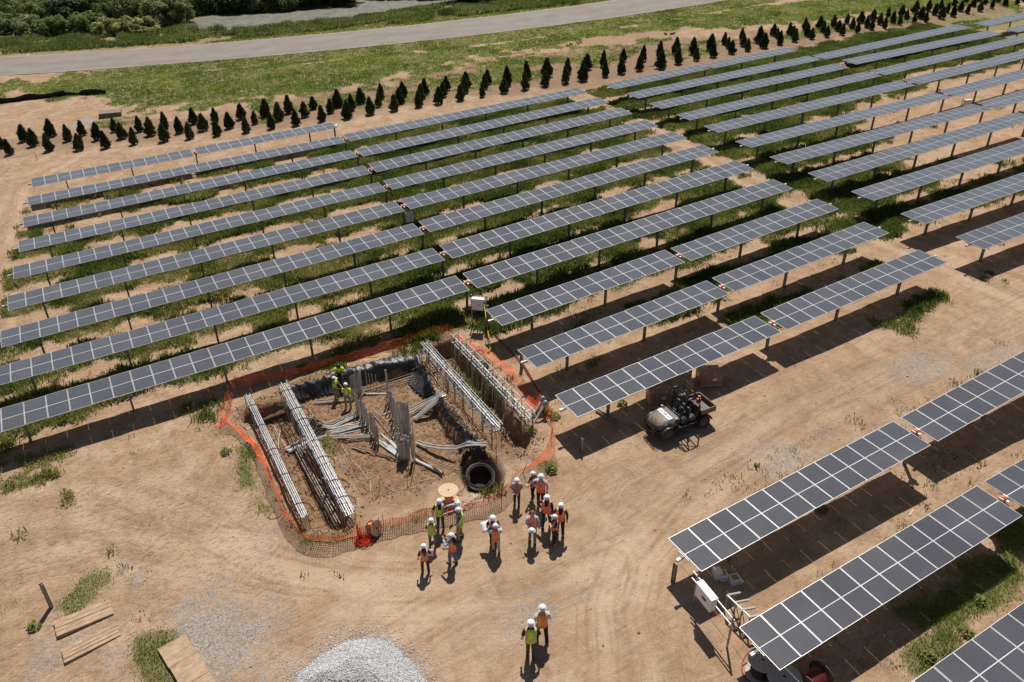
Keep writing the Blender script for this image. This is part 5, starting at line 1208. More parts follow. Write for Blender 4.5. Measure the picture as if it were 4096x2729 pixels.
ARM = {'down': ((.255, -.03, 1.14), (.27, .06, .90)), 'front': ((.25, .02, 1.14), (.05, .27, 1.03)), 'hip': ((.40, -.10, 1.17), (.18, .05, 1.03)), 'cross': ((.23, .12, 1.14), (-.10, .25, 1.18)),
 'point': ((.26, .27, 1.34), (.22, .56, 1.27)), 'up': ((.24, .16, 1.18), (.10, .36, 1.40)), 'map': ((.27, .12, 1.14), (.24, .38, 1.17)), 'side': ((.28, .0, 1.14), (.31, .16, .96)), 'swing': ((.24, -.14, 1.16), (.27, -.18, .92)), 'fwd': ((.25, .10, 1.15), (.25, .28, 1.0)), 'knee': ((.24, .15, 1.15), (.10, .36, .98)), 'work': ((.24, .12, 1.12), (.12, .38, 1.05))}
def loft(b, rings, n=20, mi=0, skip=None, f=None):
    V = []; F = []
    for (z, rx, ry, cy) in rings:
        for j in range(n):
            a = 2*math.pi*j/n; p = Vector((rx*math.cos(a), cy+ry*math.sin(a), z)); V.append(f(p) if f else p)
    for i in range(len(rings)-1):
        for j in range(n):
            k = (j+1) % n
            if skip and skip(2*math.pi*(j+.5)/n, (rings[i][0]+rings[i+1][0])/2): continue
            F.append((i*n+j, i*n+k, (i+1)*n+k, (i+1)*n+j))
    b.raw(V, F, mi)
def seg(a, b_, n): return [Vector(a).lerp(Vector(b_), i/(n-1)) for i in range(n)]
PEOPLE = []
def person(label, feet, hpx, tgt, arms=('down', 'down'), stance=.10, stride=0.0, lean=0.0, vest=ORV, shirt=('c_white', (.62, .62, .62)), slv=.5, pants=('c_black', (.012, .012, .014)), boot=('c_boot', (.07, .045, .03)), hair=None, hairc=(.035, .02, .013), hat='brim', skin='skin', head=(0, 0), sit=None, female=False, H=None, collar=True, glasses=False):
    ft = atg(*feet) if not isinstance(feet, Vector) else feet
    if H is None: H = max(1.62, min(2.0, vert_h(ft, *hpx)))
    s = H/(1.80 if hat is None else 1.84); T = atg(*tgt); d = T-ft; rz = math.atan2(-d.x, d.y)
    if hat is None: s = H/1.78
    t = thing('person', ft, label, 'person', 'workers and visitors on the site', rz); t.scale = (s*1.07, s*1.07, s)
    w = .92 if female else 1.0
    cl, sl_ = math.cos(lean), math.sin(lean); pz = .95 if sit is None else sit['pelvis']
    def U(p):
        p = Vector(p); p = Vector((p.x, p.y, p.z-.95)); return Vector((p.x, p.y*cl+p.z*sl_, pz+p.z*cl-p.y*sl_))
    # legs
    if sit is None:
        ank = [(-stance, stride, .08), (stance, -stride, .08)]; kn = [(-stance*.9, stride*.6+.05, .50), (stance*.9, -stride*.35+.05, .50)]
    else: ank = sit['ank']; kn = sit['knee']
    hips = [U((-.09, 0, .93)), U((.09, 0, .93))]
    kn = [Vector(k) for k in kn]; ank = [Vector(a) for a in ank]
    sh = [U((-.175*w, 0, 1.42)), U((.175*w, 0, 1.42))]
    el = []; hd = []
    for i, sg in ((0, -1), (1, 1)):
        e, h = ARM[arms[i]] if isinstance(arms[i], str) else arms[i]; el.append(U((sg*e[0], e[1], e[2]))); hd.append(U((sg*h[0], h[1], h[2])))
    # continuous body: skin modifier over a joint skeleton
    V = [U((0, 0, .95)), U((0, 0, 1.14)), U((0, 0, 1.34)), U((0, 0, 1.47)), U((0, .01, 1.55)), U((0, .025, 1.64)), U((0, .02, 1.71))]
    Rr = [(.13, .10), (.12, .09), (.14, .10), (.052, .052), (.05, .055), (.074, .088), (.066, .08)]; E = [(0, 1), (1, 2), (2, 3), (3, 4), (4, 5), (5, 6)]
    hq = Quaternion((0, 0, 1), head[0]) @ Quaternion((1, 0, 0), head[1])
    hc = U((0, .01, 1.53))
    for q in (5, 6): V[q] = hc+hq @ (V[q]-hc)
    def add(p, r, par): V.append(Vector(p)); Rr.append((r, r)); E.append((par, len(V)-1)); return len(V)-1
    for i in (0, 1):
        a = add(hips[i], .085, 0); a = add(hips[i].lerp(kn[i], .5), .072, a); a = add(kn[i], .052, a); a = add(kn[i].lerp(ank[i], .35), .05, a); a = add(ank[i], .036, a)
        add(ank[i]+Vector((0, .13, -.035)), .032, a)
        a = add(sh[i], .055, 2); a = add(el[i], .040, a); a = add(el[i].lerp(hd[i], .4), .038, a); wr = add(hd[i]-(hd[i]-el[i]).normalized()*.05, .026, a); pa = add(hd[i], .030, wr)
        fd = (hd[i]-el[i]).normalized(); sd_ = fd.cross(Vector((0, 0, 1))); sd_ = sd_.normalized() if sd_.length > .2 else Vector((0, 1, 0)); dn = fd.cross(sd_).normalized()
        for j, (o_, ln) in enumerate(((-.028, .062), (-.010, .075), (.010, .072), (.028, .055))):
            k_ = add(hd[i]+sd_*o_+fd*.05, .0105, pa); k_ = add(hd[i]+sd_*o_*1.1+fd*(.05+ln*.5)+dn*.008, .009, k_); add(hd[i]+sd_*o_*1.15+fd*(.05+ln*.85)+dn*.028, .0078, k_)
        th = add(hd[i]+sd_*(-.036 if i else .036)-fd*.008, .011, pa); add(hd[i]+sd_*(-.052 if i else .052)+fd*.035+dn*.012, .009, th)
    me = bpy.data.meshes.new('body'); me.from_pydata([tuple(v) for v in V], E, []); me.materials.append(M_[skin])
    o = link('body', me, t); sk = o.modifiers.new('skin', 'SKIN'); sk.use_smooth_shade = True
    for i, dv in enumerate(me.skin_vertices[0].data): dv.radius = Rr[i]; dv.use_root = (i == 0)
    sb = o.modifiers.new('sub', 'SUBSURF'); sb.levels = 1; sb.render_levels = 1
    HC = V[5]; HR = hq.to_matrix() @ Matrix.Rotation(-lean, 3, 'X')
    def Hd(p): return HC+HR @ Vector(p)
    # face
    b = MB()
    for sg in (-1, 1): b.lathe([(0, -.011), (.012, 0), (0, .011)], Hd((sg*.030, .083, .012)), 8)
    b.build('eyes', M_['eye'], t)
    b = MB(); b.raw([Hd(p) for p in ((-.013, .083, -.025), (.013, .083, -.025), (0, .108, -.022), (0, .084, .02))], [(0, 1, 2), (0, 2, 3), (1, 3, 2)]); 
    for sg in (-1, 1): b.box(Hd((sg*.076, -.002, -.005)), (.016, .034, .055), HR)
    b.build('nose_and_ears', M_[skin], t)
    b = MB(); b.box(Hd((0, .079, -.052)), (.045, .012, .012), HR); b.build('mouth', M_['lip'], t)
    if glasses: b = MB(); [b.box(Hd((sg*.032, .092, .012)), (.05, .012, .032), HR) for sg in (-1, 1)]; b.build('sunglasses', M_['black'], t)
    # trousers
    cp = cloth(*pants); b = MB()
    loft(b, [(.84, .12, .095, 0), (.90, .165*w+.01, .118, 0), (.98, .16, .112, 0), (1.04, .15*w+.008, .105, 0)], 16, f=U)
    for i in (0, 1):
        pth = seg(hips[i]+Vector((0, 0, .02)), kn[i], 4)+seg(kn[i], ank[i]+Vector((0, 0, .01)), 4)[1:]
        b.tube(pth, [.098*w, .096*w, .083, .070, .066, .062, .064], 10)
    b.build('trousers', cp, t, True)
    # boots
    cb_ = cloth(*boot)
    for i in (0, 1):
        b = MB(); a = ank[i]; b.tube([a+Vector((0, -.01, .08)), a+Vector((0, -.005, -.01))], .055, 10)
        b.tube([a+Vector((0, -.055, -.045)), a+Vector((0, .03, -.04)), a+Vector((0, .13, -.052)), a+Vector((0, .185, -.058))], [.042, .050, .046, .03], 9, sq=.8)
        b.build('boot', cb_, t, True)
    # shirt: torso and sleeves
    cs = cloth(*shirt) if isinstance(shirt, tuple) else shirt; b = MB()
    TR = [(.90, .155*w, .112, 0), (1.0, .150*w, .108, 0), (1.12, .152*w, .110, .0), (1.27, .176*w, .120, .0), (1.37, .188*w, .112, 0), (1.43, .165*w, .092, -.005), (1.475, .10, .072, -.005), (1.51, .062, .062, 0)]
    loft(b, TR, 18, f=U)
    for i in (0, 1):
        S_ = sh[i].lerp(U((0, 0, 1.40)), .12)
        if slv >= 1: b.tube([S_, sh[i].lerp(el[i], .5), el[i], el[i].lerp(hd[i], .5), el[i].lerp(hd[i], .82)], [.070, .060, .052, .045, .040], 9)
        else: b.tube([S_, sh[i].lerp(el[i], .35), sh[i].lerp(el[i], .35+slv)], [.070, .064, .062], 9)
    b.build('shirt', cs, t, True)
    if vest is not None:
        b = MB(); VR = [(z, rx+.026, ry+.028, cy) for (z, rx, ry, cy) in TR[1:-1]]; VR = [(.86, .192*w, .15, 0)]+VR; VR[-1] = (1.485, .105, .08, -.005)
        def skip(a, z): 
            da = abs(a-math.pi/2); return (z > 1.28 and da < .16+(z-1.28)*1.7) or (z <= 1.28 and da < .10 and not collar)
        loft(b, VR, 30, skip=skip, f=U); b.build('safety_vest', vest, t)
    # hair
    if hair:
        ch = cloth('hair_%d' % int(hairc[0]*1000), hairc); b = MB()
        b.lathe([(0, .105), (.05, .097), (.078, .06), (.086, .01), (.082, -.03), (.070, -.055)] if hair != 'short' else [(0, .108), (.052, .098), (.080, .06), (.084, .02)], Hd((0, -.012, 0)), 14, M=HR, sy=1.12)
        if hair == 'long': b.tube([Hd((0, -.075, .03)), U((0, -.13, 1.50)), U((0, -.15, 1.38)), U((.01, -.15, 1.22))], [.07, .085, .085, .035], 10, sq=.6)
        b.build('hair', ch, t, True)
    if hat:
        b = MB(); q = .130 if hat == 'brim' else .116
        b.lathe([(q, .048), (q+.004, .058), (.110, .064), (.108, .088), (.099, .120), (.077, .145), (.042, .158), (0, .162)], Hd((0, 0, -.005)), 24, M=HR, sy=1.14)
        b.lathe([(q, .048), (.108, .055)], Hd((0, 0, -.005)), 24, M=HR, sy=1.14)
        b.tube([Hd((0, -.11, .115)), Hd((0, -.06, .158)), Hd((0, 0, .170)), Hd((0, .06, .158)), Hd((0, .11, .115))], .012, 6)
        if hat == 'cap': b.box(Hd((0, .155, .052)), (.17, .08, .012), HR)
        b.build('hard_hat', M_['black'] if hat == 'cap_black' else M_['hat'], t, True)
    Mw = Matrix.Translation(ft) @ Matrix.Rotation(rz, 4, 'Z') @ Matrix.Diagonal((s*1.07, s*1.07, s, 1))
    PEOPLE.append(dict(root=t, hands=[Mw @ h for h in hd], rz=rz, s=s, U=lambda p: Mw @ U(p)))
    return PEOPLE[-1]
def Q2(x, y): return (1600+x/4.357, 1980+y/4.357)
def Q3(x, y): return (1900+x/4.1275, 1880+y/4.1275)
def Q4(x, y): return (1300+x/6.03, 1420+y/6.03)
def W5(x, y): return (2000+x/4.767, 2400+y/4.767)
def text(parent, s, size, mat_, M, name='lettering', ext=.001, shear=0, off=0, sp=1):
    cu = bpy.data.curves.new(name, 'FONT'); cu.body = s; cu.size = size; cu.extrude = ext; cu.shear = shear; cu.offset = off; cu.space_character = sp; cu.align_x = 'CENTER'; cu.align_y = 'CENTER'; cu.materials.append(mat_)
    o0 = bpy.data.objects.new(name, cu); COL.objects.link(o0); bpy.context.view_layer.update(); me = bpy.data.meshes.new_from_object(o0.evaluated_get(bpy.context.evaluated_depsgraph_get())); bpy.data.objects.remove(o0); o = bpy.data.objects.new(name, me); COL.objects.link(o); o.parent = parent; o.matrix_local = M; return o
jeans = ('c_jeans', (.045, .075, .13)); ljeans = ('c_light_jeans', (.12, .17, .24)); khaki = ('c_khaki', (.30, .22, .13)); cream = ('c_cream', (.50, .43, .34)); grey = ('c_grey', (.18, .18, .19)); navy = ('c_navy', (.02, .03, .06)); black = ('c_black', (.012, .012, .014))
lblue = ('c_light_blue', (.42, .50, .68)); gsh = ('c_grey_shirt', (.36, .40, .46)); tan = ('c_tan_boot', (.22, .12, .06)); shwh = ('c_white_shoe', (.7, .68, .66)); brown = ('c_brown_shirt', (.09, .08, .07)); plaid = ('c_plaid', (.12, .13, .13), .6)
p1 = person('man in lime vest, black shirt and jeans facing the camera beside the upright wooden spool', Q2(715, 585), Q2(730, 52), Q2(760, 1500), ('side', 'side'), .11, .05, vest=LIV, shirt=black, slv=.45, pants=jeans, boot=tan, hair='short')
p2 = person('person in orange vest and light blue shirt pointing left, half hidden behind another man', Q2(1045, 655), Q2(1045, 140), Q2(-300, 720), ('down', 'point'), .10, .03, vest=ORV, shirt=lblue, slv=1, pants=jeans, hair='short', H=1.86)
p3 = person('man in yellow green vest, plaid sleeves and khaki trousers pointing left', Q2(1060, 770), Q2(1068, 205), Q2(-500, 860), ('fwd', 'point'), .12, .07, vest=LIG, shirt=plaid, slv=.45, pants=khaki, boot=('c_boot', (.07, .045, .03)), hair='short', hairc=(.02, .015, .012))
p4 = person('man seen from behind in lime vest, brown sleeves, jeans and tan boots', Q2(575, 895), Q2(556, 410), Q2(660, 150), ('front', 'front'), .13, .02, vest=LIV, shirt=brown, slv=.45, pants=ljeans, boot=tan, hair='short')
p5 = person('woman with long black hair and pale jeans holding up a phone', Q2(930, 1200), Q2(940, 658), Q2(200, 800), ('up', 'up'), .09, .10, vest=ORV, shirt=lblue, slv=1, pants=ljeans, hair='long', hairc=(.015, .012, .012), female=True)
p6 = person('woman with long brown hair seen from behind, leftmost of the group, holding papers', Q2(450, 1350), Q2(368, 900), Q2(250, 300), ('down', 'side'), .13, .05, vest=ORV, shirt=navy, slv=.4, pants=('c_navy_jeans', (.02, .028, .05)), hair='long', hairc=(.10, .045, .025), female=True)
p7 = person('woman with dark long hair in orange vest behind the man with the large drawing', Q3(305, 1240), Q3(307, 725), Q3(330, 1700), ('front', 'front'), .09, .02, vest=ORV, shirt=black, slv=.3, pants=black, hair='long', hairc=(.05, .02, .015), female=True, head=(0, -.3))
p8 = person('man in khaki trousers seen from behind reading a large white drawing', Q3(350, 1365), Q3(288, 888), Q3(240, 500), ('map', 'map'), .12, .10, vest=ORV, shirt=lblue, slv=1, pants=cream, hair='short', hairc=(.02, .015, .012))
p9 = person('woman in grey shirt and black cropped trousers looking down with papers', Q3(690, 570), Q3(690, 110), Q3(720, 1200), ('front', 'front'), .10, .03, vest=ORV, shirt=gsh, slv=.7, pants=black, hair='short', boot=black, female=True, head=(0, -.35))
p10 = person('young woman with blond hair, black trousers and white shoes', Q3(960, 470), Q3(945, 45), Q3(560, 640), ('front', 'front'), .12, .10, vest=ORV, shirt=black, slv=1, pants=black, boot=shwh, hair='long', hairc=(.36, .22, .11), female=True)
p11 = person('man in light shirt partly hidden behind the man in black shirt', Q3(1085, 590), Q3(1112, 140), Q3(900, 1200), ('down', 'hip'), .11, .06, vest=ORV, shirt=('c_lilac', (.50, .50, .66)), slv=1, pants=navy, boot=shwh, hair='short', H=1.9)
p12 = person('man in black long sleeves and dark jeans, hand on hip, holding a page', Q3(1180, 930), Q3(1150, 400), Q3(1000, 1700), ('fwd', 'hip'), .14, -.08, vest=ORV, shirt=black, slv=1, pants=('c_dark_jeans', (.02, .03, .05)), boot=black, hair='short')
p13 = person('man all in black under an orange vest wearing sunglasses, rightmost of the group', Q3(1405, 1060), Q3(1375, 530), Q3(1250, 1900), ('down', 'side'), .12, .06, vest=ORV, shirt=black, slv=1, pants=black, boot=black, hair='short', glasses=True)
p14 = person('man with crossed arms in navy short sleeves and black trousers', Q3(1310, 1190), Q3(1326, 730), Q3(850, 1350), ('cross', 'cross'), .12, .10, vest=ORV, shirt=navy, slv=.45, pants=black, hair='short', boot=('c_boot', (.07, .045, .03)))
p15 = person('bareheaded grey haired man smiling up, holding his white hard hat', Q3(945, 1180), Q3(980, 678), Q3(1060, 2400), ('down', 'front'), .10, .09, vest=ORV, shirt=lblue, slv=1, pants=grey, hair='short', hairc=(.16, .11, .08), hat=None, head=(0, .45))
p16 = person('taller of the two walking men, in orange vest, white shirt and black trousers', W5(800, 790), W5(720, 148), W5(300, -1400), ('down', 'front'), .14, .12, vest=ORY, shirt=('c_white_shirt', (.58, .60, .66)), slv=1, pants=black, hair='short', H=2.0)
p17 = person('man in lime vest and grey trousers walking beside the man in orange', W5(585, 1085), W5(570, 403), W5(450, -1400), ('down', 'side'), .09, .10, vest=LIV, shirt=black, slv=.5, pants=('c_dark_grey', (.07, .065, .065)), hair='short', boot=('c_boot', (.07, .045, .03)), H=2.0)
c = atg(*Q4(360, 470)); 
p18 = person('man in black cap and yellow shirt sitting on the black sheet at the pit edge', c-Vector((0, 0, .25)), None, Q4(420, 1400), ('knee', 'knee'), vest=None, shirt=YEV, slv=.4, pants=('c_brown_trouser', (.12, .07, .045)), hat='cap_black', skin='skin', sit=dict(pelvis=.38, ank=[(-.12, .50, .05), (.14, .42, .05)], knee=[(-.14, .38, .52), (.15, .36, .50)]), lean=.35, H=1.8, hair='short', boot=black, head=(0, -.4))
p19 = person('dark skinned man in yellow shirt and khaki trousers standing in the pit reading a tool', Q4(285, 1100), Q4(310, 515), Q4(620, 1150), ('work', 'work'), .12, .04, vest=None, shirt=YEV, slv=.45, pants=khaki, hair='short', hairc=(.012, .01, .01), skin='skin_dark', hat='cap')
p20 = person('man in yellow shirt seen from behind bending to the thin conduits', Q4(570, 1290), Q4(440, 735), Q4(560, 500), ('work', 'down'), .14, .03, lean=.15, vest=None, shirt=YEV, slv=.45, pants=khaki, hair='short', hat='cap')
# held things, each a thing of its own
M_['paper'] = mat('paper', (.78, .77, .80), .8, 0, .05, 4)
def sheet_of_paper(label, P, w, h, rot, cat='paper'):
    b = MB(); n = 5; V = []
    for i in range(n):
        for j in range(n): u, v = i/(n-1)-.5, j/(n-1)-.5; V.append((u*w, v*h, .02*math.sin(u*4)+.012*math.sin(v*5)))
    b.raw(V, [(i*n+j, (i+1)*n+j, (i+1)*n+j+1, i*n+j+1) for i in range(n-1) for j in range(n-1)]); o = b.build('paper_sheet', M_['paper'], None, True); o.location = P; o.rotation_euler = rot
    m_ = o.modifiers.new('s', 'SOLIDIFY'); m_.thickness = .003; tag(o, label, cat, 'papers held by people')
for pp, hnd, lab, w, h, rot in ((p8, 0, 'large white drawing held open by the man in khaki trousers', .62, .48, (R(25), R(-12), None)), (p9, 1, 'white papers in the hands of the woman in grey shirt', .22, .30, (R(25), 0, None)), (p10, 0, 'folded papers in the hand of the blond woman', .18, .26, (R(60), 0, None)), (p12, 0, 'printed page in the hand of the man in black shirt', .21, .29, (R(40), 0, None)), (p6, 1, 'stack of papers held by the woman with brown hair', .22, .30, (R(70), R(10), None)), (p1, 1, 'rolled paper in the hand of the man in black shirt and lime vest', .10, .26, (R(60), 0, None)), (p16, 1, 'papers held in front by the taller walking man', .2, .28, (R(30), 0, None))):
    P = pp['hands'][hnd]+Vector((-math.sin(pp['rz']), math.cos(pp['rz']), 0))*.07; 
    if pp is p8: P = pp['hands'][0].lerp(pp['hands'][1], .05)+Vector((-math.sin(pp['rz']), math.cos(pp['rz']), 0))*.12+Vector((-.05, 0, .06))
    sheet_of_paper(lab, P, w, h, (rot[0], rot[1], pp['rz']))
b = MB(); b.lathe([(.155, 0), (.16, .01), (.118, .02), (.114, .045), (.104, .08), (.082, .107), (.045, .12), (0, .125)], n=24, sy=1.14)
P = p15['hands'][1]; f_ = Vector((-math.sin(p15['rz']), math.cos(p15['rz']), 0)); tag(b.build('hard_hat', M_['hat'], None, True, loc=P+f_*.14+Vector((0, 0, .03))), 'white hard hat held by the bareheaded grey haired man', 'hard hat')
b = MB(); b.box((0, 0, 0), (.17, .02, .24)); b.box((0, .012, 0), (.16, .006, .23)); o = b.build('notebook', M_['black'], None, loc=p3['hands'][0]+Vector((-math.sin(p3['rz']), math.cos(p3['rz']), 0))*.06); o.rotation_euler = (R(35), 0, p3['rz']); tag(o, 'black notebook under the hand of the man in khaki trousers', 'notebook')
b = MB(); b.box((0, 0, 0), (.08, .012, .16)); b.box((0, -.008, 0), (.07, .003, .145)); o = b.build('phone', M_['black'], None, loc=p5['hands'][0].lerp(p5['hands'][1], .5)+Vector((0, 0, .05))); o.rotation_euler = (R(-15), 0, p5['rz']); tag(o, 'dark phone held up by the woman with long black hair', 'phone')
for pp, s_ in ((p4, .075), (p17, .075)):
    Mx = Matrix.Translation((.0, -.134, 1.27)) @ Matrix.Rotation(R(90), 4, 'X'); text(pp['root'], 'GSEnergy', .052, M_['black'], Mx)

# ------------------------------------------------------------------ utility vehicle
def utv():
    P0 = at(2100+1265/2.24, 1300+1035/2.24); P1 = at(2100+1590/2.24, 1300+905/2.24)   # ground under the two visible wheels
    u = (P0-P1); u.z = 0; wb = u.length; u.normalize(); left = Vector((-u.y, u.x, 0))    # u points to the front
    mid = (P0+P1)/2+Vector((0, 0, 0)); s = -1
    ctr = mid+left*(-.62 if False else 0)
    rgt = -left; ctr = mid-left*.58*(1 if (mid+left-CO).length < (mid-left-CO).length else -1)
    rz = math.atan2(-u.x, u.y); ctr.z = float(gz(ctr.x, ctr.y))
    t = thing('utility_vehicle', ctr, 'black four seat utility vehicle with camouflage hood parked in front of the strapped cartons', 'utility vehicle', None, rz)
    dark = mat('dusty_black_plastic', (.03, .027, .025), .5, 0, .4, 5); cage = mat('black_tube_paint', (.012, .012, .013), .22, 0, .1, 5); seatm = mat('grey_black_vinyl', (.05, .05, .055), .28, 0, .3, 4)
    hood = mat('camouflage_panel', (.06, .042, .026), .55, 0, .3, 14, col2=(.30, .23, .15)); tyre = mat('muddy_tyre', (.07, .05, .036), .9, 0, .4, 12, bump=.8, bscale=30); rim = mat('dusty_rim', (.14, .10, .075), .6, .2, .3, 8); lens = mat('headlight_lens', (.55, .62, .70), .12, .3, .1, 6); rust = mat('worn_bed_paint', (.05, .04, .035), .55, 0, .4, 3, col2=(.20, .14, .09))
    W = .72; f = wb/2
    # wheels
    for sx in (-1, 1):
        for sy in (-1, 1):
            wt = bpy.data.objects.new('wheel', None); COL.objects.link(wt); wt.parent = t; wt.location = (sx*(W-.10), sy*f, .32)
            My = Matrix.Rotation(R(90), 3, 'Y'); b = MB()
            b.lathe([(.17, -.11), (.27, -.125), (.31, -.10), (.325, -.05), (.325, .05), (.31, .10), (.27, .125), (.17, .11)], n=28, M=My)
            for k in range(22): a = k*math.pi/11; b.box((0, .325*math.cos(a), .325*math.sin(a)), (.20, .03, .03), Matrix.Rotation(a, 3, 'X'))
            b.build('tyre', tyre, wt); b = MB(); b.lathe([(0, -.03), (.05, -.06), (.09, -.04), (.17, -.09), (.17, .09), (.09, .04), (.05, .06), (0, .03)], n=20, M=My)
            b.build('rim', rim, wt)
    # chassis and floor
    b = MB(); b.box((0, 0, .40), (1.10, wb+.5, .16)); b.box((0, -f, .62), (1.02, .5, .28)); b.box((0, f, .58), (.95, .45, .25)); b.box((0, .05, .50), (1.36, wb-.75, .05)); b.build('chassis', dark, t)
    # fenders
    for sx in (-1, 1):
        for sy, nm in ((1, 'front'), (-1, 'rear')):
            b = MB(); pth = [Vector((sx*(W-.10), sy*f+.42*math.cos(a), .34+.42*math.sin(a))) for a in np.linspace(.15, math.pi-.15, 9)]
            for i in range(8):
                m_ = (pth[i]+pth[i+1])/2; d = pth[i+1]-pth[i]; b.box(m_, (.30, d.length+.02, .03), Matrix.Rotation(math.atan2(d.z, d.y), 3, 'X'))
            b.build('fender', dark, t)
    # hood: sloped, tapering to the front
    def slab(b, ys, hw, zt, zb, mi=0):
        V = []; 
        for y, w, a, c in zip(ys, hw, zt, zb): V += [(-w, y, c), (-w*.93, y, a-.05), (-w*.6, y, a), (w*.6, y, a), (w*.93, y, a-.05), (w, y, c)]
        F = []; n = 6
        for i in range(len(ys)-1): 
            for j in range(n-1): F.append((i*n+j, i*n+j+1, (i+1)*n+j+1, (i+1)*n+j))
        F.append(tuple(range(n-1, -1, -1))); F.append(tuple((len(ys)-1)*n+j for j in range(n))); b.raw(V, F, mi)
    b = MB(); slab(b, [f-.42, f-.1, f+.25, f+.50], [.66, .64, .56, .42], [1.06, 1.02, .92, .78], [.70, .66, .60, .58]); b.build('hood', hood, t, True)
    b = MB(); slab(b, [f-.60, f-.42], [.70, .68], [1.10, 1.06], [.72, .70]); b.box((-.32, f-.66, .98), (.55, .2, .22)); b.box((.32, f-.66, .98), (.5, .16, .2)); b.build('dashboard', dark, t)
    for sx in (-1, 1):
        b = MB(); b.raw([(sx*.30, f+.485, .74), (sx*.50, f+.32, .80), (sx*.60, f+.06, .90), (sx*.52, f+.06, .965), (sx*.42, f+.30, .885), (sx*.28, f+.46, .81)], [(0, 1, 2, 3, 4, 5), (5, 4, 3, 2, 1, 0)])
        o = b.build('headlight', lens, t); m_ = o.modifiers.new('s', 'SOLIDIFY'); m_.thickness = .03; m_.offset = 0
    # hood badge with lettering
    b = MB(); tiltm = Matrix.Rotation(R(-7), 4, 'X'); b.box((0, 0, 0), (.96, .24, .012)); o = b.build('hood_panel', M_['white'], t); o.matrix_local = Matrix.Translation((0, f-.22, 1.052)) @ tiltm
    bl = mat('dark_blue_letters', (.02, .045, .13), .5, 0, .1, 5)
    cu = text(o, 'ADMAR', .235, bl, Matrix.Translation((0, 0, .009)) @ Matrix.Rotation(math.pi, 4, 'Z'), ext=.001, shear=.2, off=.004, sp=1.15)
    # front guard
    b = MB()
    for z in (.42, .62, .80): b.tube([(-.48, f+.36, z), (-.42, f+.66, z), (.42, f+.66, z), (.48, f+.36, z)], .022, 7)
    for x in (-.42, -.14, .14, .42): b.tube([(x, f+.66, .40), (x, f+.66, .82)], .018, 6)
    b.box((0, f+.58, .5), (.7, .06, .22)); b.build('front_guard', cage, t)
    # roll cage
    zt = 2.0; b = MB(); r = .034; y0, y1, y2 = f-.55, -.05*f, -f+.38
    for sx in (-1, 1):
        b.tube([(sx*.68, y0-.02, .62), (sx*.68, y0-.06, 1.06), (sx*.62, y0-.40, zt-.07), (sx*.60, y0-.50, zt), (sx*.60, y2+.18, zt), (sx*.60, y2+.02, zt-.08)], r, 8)
        b.tube([(sx*.68, y1, .55), (sx*.66, y1, 1.2), (sx*.60, y1-.05, zt)], r, 8); b.tube([(sx*.66, y2-.05, .75), (sx*.63, y2, 1.3), (sx*.60, y2+.10, zt-.02)], r, 8)
    for y in (y0-.5, y1-.05, y2+.15): b.tube([(-.60, y, zt), (.60, y, zt)], r, 8)
    b.tube([(-.66, y0-.10, 1.12), (.66, y0-.10, 1.12)], r*.8, 7); b.tube([(-.64, y2, 1.25), (.64, y2, 1.25)], r*.8, 7); b.tube([(-.65, y1, 1.2), (.65, y1, 1.2)], r*.8, 7)
    b.tube([(-.60, y0-.5, zt), (0, y1+.25, zt), (.60, y0-.5, zt)], r*.7, 7); b.tube([(-.60, y2+.15, zt), (0, y1+.25, zt), (.60, y2+.15, zt)], r*.7, 7)
    b.build('roll_cage', cage, t, True)
    b = MB(); b.tube([(.66, y2-.1, 1.0), (.70, y2-.12, 2.25)], .005, 4); b.build('antenna', cage, t)
    # seats: front two, rear bench of three cushions
    for (xs_, yb) in (((-.40, .0, .40), y0-.52), ((-.40, .0, .40), y1-.42)):
        for x in xs_:
            w = .34 if x else .28
            b = MB(); b.box((x, yb+.04, .72), (w, .44, .14), taper=.88); b.box((x, yb+.04, .80), (w*.8, .34, .04), taper=.8); b.box((x, yb+.04, .58), (w*.9, .36, .15)); o = b.build('seat', seatm, t)
            m_ = o.modifiers.new('b', 'BEVEL'); m_.width = .03; m_.segments = 2
            b = MB(); b.box((x, yb-.22, 1.05), (w, .12, .56), Matrix.Rotation(R(12), 3, 'X'), taper=.85); o = b.build('backrest', seatm, t); m_ = o.modifiers.new('b', 'BEVEL'); m_.width = .04; m_.segments = 2
    b = MB(); sw = [Vector((-.38+.17*math.cos(a), y0-.30, 1.10+.17*math.sin(a))) for a in np.linspace(0, 6.283, 17)]; Ms = Matrix.Rotation(R(-35), 3, 'X'); c0 = Vector((-.38, y0-.30, 1.10)); sw = [c0+Ms @ (p-c0) for p in sw]
    b.tube(sw, .014, 6); b.tube([c0, (-.38, y0-.05, .95)], .02, 6); b.build('steering_wheel', cage, t)
    # cargo bed
    yb0, yb1 = y2-.10, -f-.62; ym = (yb0+yb1)/2; lb = yb0-yb1; b = MB()
    b.box((0, ym, .82), (1.30, lb, .05)); b.box((-.66, ym, .97), (.04, lb, .30)); b.box((.66, ym, .97), (.04, lb, .30)); b.box((0, yb0, .97), (1.28, .04, .30)); b.build('cargo_bed', rust, t)
    b = MB(); b.box((0, yb1, .97), (1.34, .045, .30)); 
    for x in (-.4, 0, .4): b.box((x, yb1-.03, .97), (.05, .02, .28))
    b.build('tailgate', rust, t)
    b = MB(); b.tube([(-.6, yb0+.04, 1.12), (-.6, yb0+.04, 1.38), (.6, yb0+.04, 1.38), (.6, yb0+.04, 1.12)], .018, 6); 
    for x in (-.3, 0, .3): b.tube([(x, yb0+.04, 1.12), (x, yb0+.04, 1.38)], .012, 5)
    b.build('bed_rail', cage, t)
